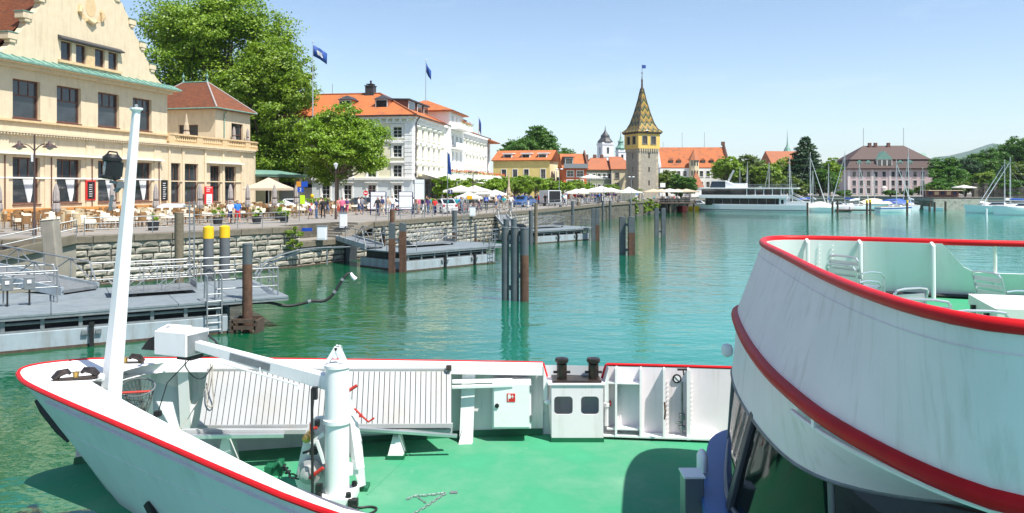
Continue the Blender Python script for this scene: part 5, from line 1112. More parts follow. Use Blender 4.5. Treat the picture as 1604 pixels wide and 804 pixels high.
# cafe tables and chairs
def chair_mesh(cm, nm):
    m = MB()
    for x in (-.2, .2):
        for y in (-.2, .2): m.beam((x, y, 0), (x*.95, y*.95, .45), .035)
    m.box(-.22, .22, -.22, .22, .43, .48); m.loft([[(.24*math.sin(a), .22*math.cos(a)*1.0, z) for a in [R(-75+15*i) for i in range(11)]] for z in (.5, .72, .9)])
    m.loft([[(.265*math.sin(a), .245*math.cos(a), z) for a in [R(-75+15*i) for i in range(11)]] for z in (.5, .72, .9)])
    m.tube([(.25*math.sin(a), .23*math.cos(a), .91) for a in [R(-75+15*i) for i in range(11)]], .022, 5); return m.mesh(nm, cm)
CH = [chair_mesh('rattan', 'cafe_chair'), chair_mesh('rattan_pale', 'cafe_chair')]
def table_mesh(cm):
    m = MB().lathe([(.03, .03), (.03, .7)], 8, 1).lathe([(.28, 0), (.26, .04)], 12, 1); n = 16
    m.loft([[(.5*math.cos(a), .5*math.sin(a), .74) for a in [2*math.pi*k/n for k in range(n)]], [((.52+.02*(k % 2))*math.cos(2*math.pi*k/n), (.52+.02*(k % 2))*math.sin(2*math.pi*k/n), .55) for k in range(n)]], 0, True)
    m.add([(.5*math.cos(2*math.pi*k/n), .5*math.sin(2*math.pi*k/n), .742) for k in range(n)], [tuple(range(n))]); return m.mesh('cafe_table', [cm, 'rattan'])
TB = table_mesh('cloth_cream'); g = random.Random(5)
for i, u in enumerate(np.arange(-10, 40, 2.35)):
    for j, w_ in enumerate((2.6, 5.0, 7.4, 9.8, 12.2, 14.6, 17)):
        if u > 33 and w_ < 4: continue
        p = RW(u+g.uniform(-.25, .25), w_+g.uniform(-.25, .25))
        if (p.x-(-25.5))*.70+(p.y-39.5)*(-.71) > -3.2: continue
        px = 802+p.x/p.y*F
        if px < -20: continue
        zone = ('left of mast' if px < 165 else 'between mast and red board' if px < 318 else 'right of red board')
        rw = ['along the restaurant wall', 'in the second row', 'in the third row', 'in the middle row', 'in the fifth row', 'in the row before the last', 'nearest the quay railing'][j]+' '+zone
        o = place('cafe_table', TB, loc=p); tag(o, 'round cream clothed cafe table '+rw, 'table', 'cafe tables before the restaurant')
        a0 = g.uniform(0, 6.28)
        for k in range(2):
            a = a0+k*3.1+g.uniform(-.3, .3); c = place('cafe_chair', CH[(i+j) % 3 == 0], loc=p+Vector((math.cos(a)*.8, math.sin(a)*.8, 0))); c.rotation_euler = (0, 0, a-math.pi/2)
            tag(c, ('pale' if (i+j) % 3 == 0 else 'brown')+' rattan cafe chair '+rw, 'chair', 'cafe chairs before the restaurant')
# parasols
def closed_parasol(label, p, H=2.9, mat='cloth_grey', group='folded parasols on the terrace'):
    t = thing('folded_parasol', label, 'parasol', p, 0, group)
    MB().tube([(0, 0, 0), (0, 0, H)], .03, 8).lathe([(.3, 0), (.28, .06), (.05, .1)], 12).obj('pole', 'wood_grey', t)
    n = 16; cs = []
    for z, r in ((1.2, .14), (1.4, .20), (1.7, .17), (1.78, .12), (1.9, .16), (2.4, .14), (2.7, .09), (H, .03)): cs.append([(r*(1+.22*(k % 2))*math.cos(2*math.pi*k/n), r*(1+.22*(k % 2))*math.sin(2*math.pi*k/n), z) for k in range(n)])
    MB().loft(cs, 0, True).obj('canopy', mat, t); MB().lathe([(.17, 1.74), (.17, 1.82)], 12).obj('tie', 'lamp_dark', t); return t
cp0 = None
for px, Y, lab in ((-2, 46, 'at the left picture edge'), (88, 45.5, 'left of the red framed menu board'), (176, 50, 'just behind the ship mast'), (244, 53, 'right of the ship mast'), (313, 54, 'left of the red notice board'), (361, 56, 'right of the red notice board'), (388, 57, 'at the end of the restaurant wing'), (430, 61, 'beside the open beige parasol'), (464, 66, 'behind the blue number two sign')):
    if cp0 is None: cp0 = closed_parasol('folded grey parasol '+lab, gp_(px, Y))
    else: dup(cp0, gp_(px, Y), random.uniform(0, 6), 'folded grey parasol '+lab)
tp = closed_parasol('large folded pale parasol on the roof terrace', RW(24.9, -1.6, 7.0), 3.6, 'cloth_beige', None); tp.scale = (1.5, 1.5, 1.05)
for u, w_, lab in ((32.4, -.6, 'small folded parasol left of the pavilion window'), (35.3, -.6, 'small folded parasol right of the pavilion window')): dup(cp0, RW(u, w_, 7.0), 0, lab, 'folded parasols on the roof terrace')
fl_ = closed_parasol('tall folded yellowish parasol before the clipped planes', gp_(797, 96), 4.6, 'cloth_beige', None); fl_.scale = (1.3, 1.3, 1)
def open_parasol(label, p, s=3.2, H=2.5, rise=.8, mat='cloth_white', group=None, n=4, val=.2):
    t = thing('open_parasol', label, 'parasol', p, random.uniform(-.2, .2), group); r = s/2*(1.414 if n == 4 else 1)
    MB().tube([(0, 0, 0), (0, 0, H+rise)], .035, 8).lathe([(.35, 0), (.3, .07)], 10).obj('pole', 'alu', t)
    ring = [(r*math.cos(2*math.pi*(k+.5)/n), r*math.sin(2*math.pi*(k+.5)/n)) for k in range(n)]
    if n == 4: ring = [q for k in range(4) for q in (ring[k], ((ring[k][0]+ring[(k+1) % 4][0])/2*.98, (ring[k][1]+ring[(k+1) % 4][1])/2*.98))]
    cs = [[(x, y, H-val) for x, y in ring], [(x, y, H) for x, y in ring], [(x*.5, y*.5, H+rise*.45) for x, y in ring], [(x*.02, y*.02, H+rise) for x, y in ring]]
    MB().loft(cs, 0, True).obj('canopy', mat, t)
    rb2 = MB()
    for x, y in ring: rb2.tube([(x*.95, y*.95, H+.02), (0, 0, H+rise*.9)], .015, 4)
    rb2.obj('rib', 'alu', t); return t
for px, Y, s, H, mat, lab in ((421, 66, 3.4, 2.6, 'cloth_beige', 'open beige parasol at the porch of the restaurant'), (722, 88, 3.6, 3.0, 'cloth_white', 'left big white parasol before the hotel veranda'), (744, 92, 3.6, 3.0, 'cloth_white', 'second big white parasol before the hotel veranda'), (734, 82, 3.0, 2.1, 'cloth_white', 'lower white parasol under the two big ones'), (757, 95, 3.2, 2.2, 'cloth_white', 'white parasol right of the yellow sign'), (776, 100, 3.2, 2.3, 'cloth_white', 'white parasol left of the wheelchair sign'),
    (913, 128, 4.0, 2.5, 'cloth_white', 'white parasol behind the promenade crowd'), (930, 124, 4.0, 2.6, 'cloth_white', 'wide white parasol at the middle of the crowd'), (942, 140, 4.2, 3.0, 'cloth_white', 'higher white parasol behind the crowd'), (957, 134, 4.2, 2.6, 'cloth_white', 'white parasol left of the white tent'), (925, 150, 4, 4.6, 'cloth_white', 'single parasol on the cafe balcony before the green house'), (903, 118, 3.4, 2.4, 'cloth_white', 'left white parasol near the dark trailer'),
    (1024, 168, 4.6, 2.2, 'cloth_beige', 'left beige parasol on the waterside terrace'), (1036, 172, 4.6, 2.2, 'cloth_beige', 'second beige parasol on the waterside terrace'), (1049, 170, 4.6, 2.3, 'cloth_white', 'pale parasol in the middle of the waterside terrace'), (1062, 174, 4.6, 2.2, 'cloth_beige', 'beige parasol near the red boat'), (1075, 178, 4.4, 2.2, 'cloth_beige', 'rightmost beige parasol above the red boat'), (1510, 196, 4, 2.6, 'cloth_white', 'pale parasol by the harbour kiosk on the right')):
    open_parasol(lab, gp_(px, Y), s, H if px == 421 or px > 1400 or H > 4 else H*.76, .9 if px == 421 else .6, mat)
tn = thing('party_tent', 'white peaked tent on the promenade left of the tower', 'tent', gp_(985, 146), R(8)); a = 2.1; tn.scale = (1, 1, .62)
MB().loft([[(-a, -a, 2.3), (a, -a, 2.3), (a, a, 2.3), (-a, a, 2.3)], [(-a*1.04, -a*1.04, 2.6), (a*1.04, -a*1.04, 2.6), (a*1.04, a*1.04, 2.6), (-a*1.04, a*1.04, 2.6)], [(-a*.45, -a*.45, 3.35), (a*.45, -a*.45, 3.35), (a*.45, a*.45, 3.35), (-a*.45, a*.45, 3.35)], [(-.02, -.02, 4.4), (.02, -.02, 4.4), (.02, .02, 4.4), (-.02, .02, 4.4)]], 0, True).obj('roof', 'cloth_white', tn)
for x, y in ((-a, -a), (a, -a), (a, a), (-a, a)): MB().tube([(x, y, 0), (x, y, 2.3)], .05, 6).obj('leg', 'alu', tn)
MB().box(-a, a, a-.03, a, 0, 2.3).obj('back_panel', 'cloth_white', tn); MB().box(-a, -a+.03, -a, a, 0, 2.3).obj('side_panel', 'cloth_white', tn)
# lamps
def lamp(label, p, H, kind):
    t = thing('street_lamp', label, 'street lamp', p)
    MB().lathe([(.11, 0), (.09, .8), (.055, .9), (.045, H)], 10).obj('pole', 'lamp_dark' if kind != 'modern' else 'galv', t, smooth=True)
    if kind == 'double':
        for s in (-1, 1):
            MB().tube(smooth_pts([(0, 0, H-.9), (s*.35, 0, H-.55), (s*.8, 0, H-.5)], 1), .03, 6).obj('arm', 'lamp_dark', t)
            h = MB().lathe([(.05, .25), (.1, .1), (.36, -.08), (.37, -.12), (.1, -.05)], 14, 0, T((s*.85, 0, H-.6))).obj('lamp_shade', 'lamp_dark', t, smooth=True)
            sub('bulb', MB().lathe([(.02, -.26), (.14, -.2), (.2, -.08)], 12, 0, T((s*.85, 0, H-.6))), 'lens_clear', h, True)
        MB().box(-.13, -.06, -.1, .1, H-1.5, H-1.1).obj('loudspeaker', 'white_plastic', t)
    elif kind == 'lantern': MB().lathe([(.05, H), (.17, H+.35), (.2, H+.4), (.03, H+.52)], 8).obj('lantern', 'white_plastic', t)
    else:
        for s in (-1, 1): MB().lathe([(.05, 0), (.28, .06), (.28, .12), (.05, .2)], 10, 0, T((s*.35, 0, H))).obj('lamp_head', 'lamp_dark' if kind == 'twin' else 'white_plastic', t)
    return t
lamp('dark double armed street lamp on the quay at the left', gp_(54, 42.5), 5.6, 'double')
lamp('dark post lamp with white lantern before the tree', gp_(526, 64), 4.2, 'lantern'); lamp('slim twin headed lamp among the white parasols', gp_(741, 88), 4.3, 'twin')
lamp('pale lamp post behind the crowd left of the tent', gp_(946, 120), 4.2, 'modern'); lamp('pale lamp post before the tower foot', gp_(989, 138), 4.4, 'modern'); lamp('pale lamp post before the yellow house gable', gp_(876, 120), 5.4, 'modern')
# signs
def sign(label, p, H, panels, cat='sign', posts=((0, 0),), r=.035, mat='galv'):
    """panels: (x0, x1, z0, z1, material, text, text material)"""
    t = thing('sign_post', label, cat, p)
    for x, y in posts: MB().tube([(x, y, 0), (x, y, H)], r, 8).obj('post', mat, t)
    for x0, x1, z0, z1, m_, tx, tm in panels:
        if m_ == 'disc_red' or m_ == 'disc_blue':
            c = ((x0+x1)/2, -.05, (z0+z1)/2); o = MB().lathe([((x1-x0)/2, -.015), ((x1-x0)/2, .015)], 20, 0, T(c) @ Matrix.Rotation(R(90), 4, 'X')).obj('panel', 'red_sign' if m_ == 'disc_red' else 'blue_sign', t)
            if m_ == 'disc_red': sub('bar', MB().box(c[0]-(x1-x0)*.36, c[0]+(x1-x0)*.36, -.075, -.067, c[2]-.05, c[2]+.05), 'sign_white', o)
        else: o = MB().box(x0, x1, -.07, -.035, z0, z1).obj('panel', m_, t, bevel=.006)
        if tx == 'wheel':
            q = MB(); c = ((x0+x1)/2, (z0+z1)/2); k = (x1-x0)/2
            q.tube([(c[0]+k*.35*math.cos(a)-.02, -.078, c[1]-k*.25+k*.35*math.sin(a)) for a in [R(150+24*i) for i in range(11)]], k*.07, 4); q.tube([(c[0]-k*.1, -.078, c[1]+k*.5), (c[0]-k*.05, -.078, c[1]-k*.1), (c[0]+k*.3, -.078, c[1]-k*.1), (c[0]+k*.45, -.078, c[1]-k*.55)], k*.09, 4); q.lathe([(k*.13, -.01), (k*.13, .01)], 8, 0, T((c[0]-k*.1, -.078, c[1]+k*.65)) @ Matrix.Rotation(R(90), 4, 'X'))
            sub('symbol', q, 'sign_white', o)
        elif tx:
            me = textmesh(tx, (z1-z0)*.95, tm); l = place('lettering', me, o); l.matrix_local = T(((x0+x1)/2, -.075, (z0+z1)/2)) @ Matrix.Rotation(R(90), 4, 'X')
    return t
k = 60/F
sign('sign post with blue number 2 and lime notice by the cafe railing', gp_(469, 60), 3.1, [(-.22, .12, 2.72, 3.12, 'sign_orange', None, None), (.16, .66, 2.7, 3.12, 'blue_sign', None, None), (-.14, .34, 2.28, 2.66, 'blue_sign', '2', 'sign_white'), (.06, .44, 1.35, 2.05, 'sign_lime', None, None)])
sign('round red no entry sign before the hotel side', gp_(573, 84), 2.4, [(-.27, .27, 1.75, 2.29, 'disc_red', None, None)])
for px, w_, lab in ((592.5, .7, 'left timetable board with white sheet and dark blue frame'), (635.5, .62, 'right timetable board with white sheet before the hotel corner')):
    t = sign(lab, gp_(px, 74), 2.2, [(-w_, w_, .55, 1.78, 'sign_white', None, None), (-w_, w_, 1.84, 2.2, 'sign_white', None, None)], 'notice board', ((-w_-.04, 0), (w_+.04, 0)), .05, 'navy')
    MB().box(-w_-.02, w_+.02, -.06, -.02, 1.78, 1.84).box(-w_-.02, w_+.02, -.06, -.02, .48, .55).box(-w_-.02, w_+.02, -.06, -.02, 2.2, 2.25).obj('frame', 'navy', t)
    for i in range(3): MB().box(-w_*.8+i*w_*.55, -w_*.4+i*w_*.55, -.073, -.0705, .62, 1.7).obj('timetable_sheet', 'white_plastic', t)
t = sign('tall blank white board on two posts before the hotel veranda', gp_(657, 68), 3.35, [(-.42, .42, 1.6, 3.0, 'sign_white', None, None), (-.42, .42, 3.03, 3.35, 'white_plastic', None, None)], 'notice board', ((-.44, 0), (.44, 0)), .045)
t = sign('tall pole with number 3 sign and blue banner', gp_(701, 70), 5.9, [(.06, .46, 2.05, 2.47, 'navy', '3', 'sign_white')])
MB().loft([[(.02, -.03, 5.8), (.12, -.05, 5.75), (.2, -.08, 5.7)], [(.02, -.03, 4.9), (.16, -.1, 4.9), (.3, -.05, 4.85)], [(.02, -.03, 3.9), (.2, -.04, 3.85), (.38, -.1, 3.8)]]).obj('banner', 'flag_blue', t)
MB().tube([(.02, -.03, 5.82), (.4, -.06, 5.65)], .015, 5).obj('banner_arm', 'galv', t)
sign('small yellow direction sign by the lattice post', gp_(733, 74), 2.0, [(-.1, .42, 1.5, 1.85, 'sign_yellow', None, None)])
sign('square blue wheelchair sign on the promenade', gp_(762, 80), 1.7, [(-.22, .22, 1.2, 1.62, 'blue_sign', 'wheel', None)]); sign('round blue wheelchair sign under the clipped planes', gp_(782, 82), 2.0, [(-.25, .25, 1.35, 1.85, 'disc_blue', 'wheel', None)])
sign('white sign on a pole by the tower right side', gp_(1038, 178), 3.6, [(-.6, .6, 2.6, 3.6, 'sign_white', None, None)])
rn = thing('notice_board', 'red notice board with white sheet on the cream restaurant wall', 'notice board', RW(25.9, .5), TH)
MB().box(-.72, .72, -.06, .06, .35, 2.75).obj('board', 'red_sign', rn, bevel=.02); MB().box(-.5, .5, -.075, -.061, .6, 1.9).obj('sheet', 'sign_white', rn)
for z in (2.2, 2.4, 2.58): MB().box(-.5, .1+.3*(z > 2.5), -.075, -.061, z, z+.06).obj('text_line', 'sign_white', rn)
for z in range(5): MB().box(-.4, .3, -.078, -.0755, .75+z*.2, .80+z*.2).obj('text_line', 'lamp_dark', rn)
mb_ = thing('menu_board', 'red framed chalk menu board between the restaurant windows', 'menu board', RW(9.15, .12), TH)
MB().box(-.55, .55, -.05, .05, 1.5, 3.3).obj('frame', 'red_sign', mb_); MB().box(-.42, .42, -.065, -.051, 1.63, 3.17).obj('slate', 'black', mb_)
for z in range(6): MB().box(-.25, .1+.05*(z % 3), -.072, -.066, 1.85+z*.2, 1.9+z*.2).obj('chalk_line', 'sign_white', mb_)
mb2 = thing('menu_board', 'tall black menu board at the start of the lower wing', 'menu board', RW(19.0, .16), TH)
MB().box(-.45, .45, -.05, .05, 1.3, 3.4).obj('slate', 'black', mb2)
for z in range(8): MB().box(-.3, .05+.08*(z % 3), -.06, -.051, 1.5+z*.22, 1.56+z*.22).obj('chalk_line', 'sign_white', mb2)
# white cabinets on the landing and quay
for px, yb, h_, w_, Y, lab in ((504.5, 376, .95, .62, 53.2, 'white cabinet at the foot of the landing steps'), (538, 357, 1.1, .5, 57.5, 'slim white cabinet at the top of the landing steps'), (740, 339, .9, .55, 73, 'white cabinet by the far gangway')):
    p = at(px, yb, Y); t = thing('cabinet', lab, 'cabinet', p); MB().box(-w_/2, w_/2, -.22, .22, 0, h_).obj('case', 'white_plastic', t, bevel=.02); MB().box(-w_/2-.03, w_/2+.03, -.25, .25, h_, h_+.05).obj('lid', 'galv', t); MB().box(-w_/2+.05, w_/2-.05, -.235, -.221, .1, h_-.08).obj('door', 'white_plastic', t)
bs = thing('sign_plate', 'small blue plate on the quay coping by the shrub', 'sign', at(481, 360, 52.3)); MB().box(-.35, .35, -.03, .03, -.1, .12).obj('panel', 'blue_sign', bs)
lat = thing('lattice_post', 'slim lattice post rising behind the middle pontoon', 'mast', at(730, 395, 62), world=True); q = MB(); b0, b1 = at(728, 395, 62), at(728, 308, 62)
for s in (-.13, .13): q.beam(b0+Vector((s, 0, 0)), b1+Vector((s, 0, 0)), .05)
for i in range(18): z = b0.z+(b1.z-b0.z)*(i+.5)/18; q.beam((b0.x-.13, 62, z), (b0.x+.13, 62, z), .035)
q.obj('lattice', 'galv', lat)
# planters
def planter(label, p, s=1., fol=.5, grp='planters on the terrace'):
    t = thing('planter', label, 'planter', p, 0, grp); MB().lathe([(.28*s, 0), (.36*s, .55*s), (.33*s, .55*s), (.3*s, .45*s)], 12).obj('pot', 'planter', t)
    m = MB(); P, D = crown_points([(0, 0, .55*s+fol*.7, fol*.75, fol*.75, fol*.75)], 260); scatter(m, P, .17, D); m.obj('foliage', 'leaf_mid', t); return t
for px, Y, f, lab in ((341, 54, .5, 'dark planter with pale bush near the red notice board'), (402, 56, .45, 'dark planter by the couple on the quay'), (445, 58, .75, 'planter with round bush beside the sign post'), (435, 63, .4, 'small planter behind the cafe tables'), (240, 47.5, .3, 'long dark planter at the cafe railing')): planter(lab, gp_(px, Y), 1.0, f)
for u in (23, 25.5): planter('potted green plant on the roof terrace '+('left' if u < 24 else 'right')+' of the pavilion corner', RW(u, -1.2, 7.0), .9, .35, 'plants on the roof terrace')
# hedge by the hotel
for (x0, x1, Y, lab) in ((612, 690, 88, 'clipped green hedge before the hotel veranda'), (484, 512, 92, 'clipped hedge beneath the arcade house')):
    a, b = gp_(x0, Y), gp_(x1, Y+4); t = thing('hedge', lab, 'hedge', a, world=True); m = MB(); n = 3500
    tt = RNG.uniform(0, 1, n)[:, None]; P = np.array([tuple(a)])*(1-tt)+np.array([tuple(b)])*tt+np.c_[RNG.uniform(-.5, .5, n), RNG.uniform(-.5, .5, n), RNG.uniform(.1, 1.3, n)]; scatter(m, P, .2, np.array([0, -.3, .6])); m.obj('foliage', 'leaf_plane', t)
# ---------------------------------------------------------------- cars
def car(label, p, rz, mat, L=4.2, W=1.75, H=1.5, group='cars parked by the hotel'):
    t = thing('parked_car', label, 'car', p, rz, group)
    prof = [(-L/2, .35), (-L/2, .75), (-L/2+.25, .95), (-L/2+.95, 1.0), (-L/2+1.5, H-.03), (L/2-1.1, H), (L/2-.3, 1.02), (L/2-.05, .9), (L/2, .4), (L/2-.1, .25), (-L/2+.1, .25)]
    m = MB(); cs = []
    for y, k in ((-W/2, .93), (-W/2+.12, 1.), (W/2-.12, 1.), (W/2, .93)):
        cs.append([(x*(1 if k == 1 else .985), (y if z < 1.02 else y*.84), z*(1 if z < 1.02 else 1)) for x, z in prof])
    m.loft(cs, 0, True); m.add(cs[0], [tuple(range(len(prof)))]); m.add(cs[-1], [tuple(range(len(prof)))[::-1]])
    b = m.obj('body', mat, t, smooth=True)
    for s in (-1, 1): MB().add([(-L/2+1.15, s*W/2*.915, 1.06), (L/2-.55, s*W/2*.915, 1.06), (L/2-1.15, s*W/2*.86, H-.1), (-L/2+1.58, s*W/2*.86, H-.1)], [(0, 1, 2, 3)]).obj('side_window', 'car_glass', t)
    MB().add([(L/2-.27, -W*.36, 1.08), (L/2-.27, W*.36, 1.08), (L/2-.98, W*.34, H-.06), (L/2-.98, -W*.34, H-.06)], [(0, 1, 2, 3)]).obj('rear_window', 'car_glass', t).location = (.03, 0, .01)
    MB().add([(-L/2+.98, -W*.38, 1.04), (-L/2+.98, W*.38, 1.04), (-L/2+1.48, W*.34, H-.07), (-L/2+1.48, -W*.34, H-.07)], [(0, 1, 2, 3)]).obj('windscreen', 'car_glass', t).location = (-.03, 0, .012)
    for x in (-L/2+.8, L/2-.8):
        for s in (-1, 1):
            w_ = MB().lathe([(.31, -.1), (.33, -.06), (.33, .06), (.31, .1)], 16, 0, T((x, s*(W/2-.08), .33)) @ Matrix.Rotation(R(90), 4, 'X')).obj('wheel', 'rubber', t); sub('rim', MB().lathe([(.2, -.115), (.2, .115)], 12, 0, T((x, s*(W/2-.08), .33)) @ Matrix.Rotation(R(90), 4, 'X')), 'alu', w_)
    for s in (-1, 1):
        MB().box(L/2-.12, L/2+.012, s*W*.40-.12, s*W*.40+.12, .72, .95).obj('tail_light', 'tail_red', t); MB().box(-L/2-.012, -L/2+.2, s*W*.38-.14, s*W*.38+.14, .62, .76).obj('headlight', 'lens_clear', t)
    MB().box(L/2-.05, L/2+.02, -.26, .26, .5, .62).obj('number_plate', 'sign_white', t); return t
car('white hatchback seen from behind before the hotel veranda', gp_(697, 79), R(-68), 'car_white', 3.7, 1.65, 1.5)
for px, Y, rz, mt, lab in ((563, 88, 20, 'car_dark', 'dark car parked left of the timetable boards'), (585, 92, 15, 'car_grey', 'silver grey car behind the left timetable board'), (605, 86, 10, 'car_white', 'white car partly hidden by the left timetable board'), (456, 80, 10, 'car_white', 'white car behind the cafe near the porch'), (636, 90, 5, 'car_grey', 'grey car behind the right timetable board'), (820, 104, 60, 'car_blue', 'blue car among the crowd before the clipped planes')): car(lab, gp_(px, Y), R(rz), mt)
tr = thing('trailer', 'white box trailer with dark open rear on the promenade', 'trailer', gp_(869, 108), R(20)); tr.scale = (.85, .85, .85)
MB().box(-1.15, 1.15, 0, .05, .5, 2.6).box(-1.15, -1.08, .05, 4, .5, 2.6).box(1.08, 1.15, .05, 4, .5, 2.6).box(-1.08, 1.08, .05, 4, 2.52, 2.6).obj('box_frame', 'white_plastic', tr); MB().box(-1.0, 1.0, -.03, -.001, .6, 2.5).obj('opening', 'black', tr); MB().box(-1.15, 1.15, 0, 4, .38, .49).obj('chassis', 'galv_dark', tr)
for s in (-1, 1): MB().lathe([(.32, -.1), (.32, .1)], 14, 0, T((s*1.0, 2.2, .32)) @ Matrix.Rotation(R(90), 4, 'Y')).obj('wheel', 'rubber', tr)
# bicycles
def bicycle():
    t = thing('bicycle', 'x', 'bicycle')
    for x in (-.52, .52):
        w_ = MB().tube([(x+.33*math.cos(a), 0, .34+.33*math.sin(a)) for a in [2*math.pi*k/16 for k in range(16)]], .022, 5, 0, True).obj('wheel', 'rubber', t)
    MB().tube([(-.52, 0, .34), (-.15, 0, .34), (-.3, 0, .82)], .02, 5).tube([(-.15, 0, .34), (.4, 0, .8), (-.25, 0, .75)], .02, 5).tube([(-.52, 0, .34), (-.27, 0, .72)], .015, 5).tube([(.52, 0, .34), (.4, 0, .8), (.37, 0, .98)], .02, 5).obj('frame', 'red_sign', t)
    MB().tube([(.3, -.25, 1.0), (.38, 0, .98), (.3, .25, 1.0)], .018, 5).obj('handlebar', 'black', t); MB().box(-.42, -.18, -.08, .08, .82, .88).obj('saddle', 'black', t); return t
bk = None
for px, Y, rz, lab in ((622, 80, 10, 'bicycle left of the right timetable board'), (631, 79, 15, 'bicycle below the right timetable board'), (642, 78, 5, 'bicycle right of the right timetable board'), (714, 78, 40, 'bicycle right of the white hatchback'), (721, 79, 35, 'second bicycle right of the white hatchback'), (728, 80, 42, 'bicycle by the yellow direction sign'), (738, 82, 38, 'bicycle left of the slim twin lamp'), (746, 83, 44, 'bicycle right of the slim twin lamp'), (585, 80, 0, 'bicycle below the left timetable board')):
    if bk is None: bk = bicycle(); bk.location = gp_(px, Y); bk.rotation_euler = (0, 0, R(rz)); bk['label'] = lab; bk['group'] = 'bicycles parked on the quay'
    else: dup(bk, gp_(px, Y), R(rz), lab)
# ---------------------------------------------------------------- people
def person_mesh(pose):
    J = dict(hip=(0, 0, .95), waist=(0, 0, 1.08), chest=(0, 0, 1.32), neck=(0, 0, 1.48), head0=(0, -.01, 1.56), head=(0, -.015, 1.68), crown=(0, 0, 1.74))
    for s, k in ((-1, 'l'), (1, 'r')):
        st = {'stand': .03, 'walk': .22*s, 'stride': .3*-s, 'wide': .08*s}[pose]
        J[k+'th'] = (s*.10, 0, .92); J[k+'kn'] = (s*.11, -st*.5-.02, .50); J[k+'an'] = (s*.11, -st+(.1 if st < 0 else 0), .09); J[k+'to'] = (s*.13, -st-.16, .045)
        J[k+'sh'] = (s*.19, 0, 1.41); ar = {'stand': .05, 'walk': -.2*s, 'stride': .22*s, 'wide': .25}[pose]
        J[k+'el'] = (s*.26, -ar*.4, 1.13); J[k+'wr'] = (s*(.27 if pose != 'wide' else .16), -ar-.05, .90 if pose != 'wide' else 1.08); J[k+'ha'] = (s*(.27 if pose != 'wide' else .08), -ar-.09, .80 if pose != 'wide' else 1.1)
    ED = [('hip', 'waist', 1), ('waist', 'chest', 1), ('chest', 'neck', 1), ('neck', 'head0', 0), ('head0', 'head', 0), ('head', 'crown', 3)]
    for k in 'lr': ED += [('hip', k+'th', 2), (k+'th', k+'kn', 2), (k+'kn', k+'an', 5), (k+'an', k+'to', 4), ('chest', k+'sh', 1), (k+'sh', k+'el', 1), (k+'el', k+'wr', 0), (k+'wr', k+'ha', 0)]
    RD = dict(hip=.15, waist=.135, chest=.16, neck=.062, head0=.085, head=.105, crown=.085)
    for k in 'lr': RD.update({k+'th': .10, k+'kn': .065, k+'an': .045, k+'to': .04, k+'sh': .075, k+'el': .05, k+'wr': .034, k+'ha': .042})
    nm = list(J); me = bpy.data.meshes.new('x'); me.from_pydata([J[n] for n in nm], [(nm.index(a), nm.index(b)) for a, b, _ in ED], [])
    o = bpy.data.objects.new('x', me); COL.objects.link(o); o.modifiers.new('s', 'SKIN')
    me.skin_vertices[0].data[0].use_root = True
    for i, n in enumerate(nm): sv = me.skin_vertices[0].data[i]; r = RD[n]; sv.radius = (r*(1.15 if n in ('chest', 'hip', 'waist') else 1), r*(.78 if n in ('chest', 'waist', 'hip') else 1)); sv.use_root = (n == 'hip')
    sb = o.modifiers.new('b', 'SUBSURF'); sb.levels = 1
    out = bpy.data.meshes.new_from_object(o.evaluated_get(bpy.context.evaluated_depsgraph_get())); bpy.data.objects.remove(o)
    segs = [(Vector(J[a]), Vector(J[b]), m_) for a, b, m_ in ED]; mi = []
    for p in out.polygons:
        best = (9, 0)
        for a, b, m_ in segs:
            t = max(0, min(1, (p.center-a).dot(b-a)/(b-a).length_squared)); d = (p.center-(a+(b-a)*t)).length
            if d < best[0]: best = (d, m_)
        m_ = best[1]
        if p.center.z > 1.62 and (p.center.y > .0 or p.center.z > 1.73): m_ = 3
        mi.append(m_)
    out.materials.clear()
    for k in range(6): out.materials.append(MT['skin'])
    out.polygons.foreach_set('material_index', mi); out.polygons.foreach_set('use_smooth', [True]*len(mi)); out.name = 'person'; return out
PM = {k: person_mesh(k) for k in ('stand', 'walk', 'stride', 'wide')}
def person(label, p, rz, top, bottom, pose='walk', hair='hair', short=False, s=1., group=None):
    o = place('person', PM[pose], loc=p); o.rotation_euler = (0, 0, rz); o.scale = (s, s, s); tag(o, label, 'person', group)
    for i, m_ in enumerate(('skin', 'c_'+top, 'c_'+bottom, 'c_'+hair, 'c_black', 'skin' if short else 'c_'+bottom)): o.material_slots[i].link = 'OBJECT'; o.material_slots[i].material = MT[m_]
    return o
person('person in blue shirt and red shorts walking by the quay railing', gp_(372, 55.4), R(35), 'blue', 'red', 'walk', short=True)
person('person in white top and dark shorts walking beside the blue shirt', gp_(360.5, 55.6), R(30), 'white', 'navy', 'stride', short=True, s=.96)
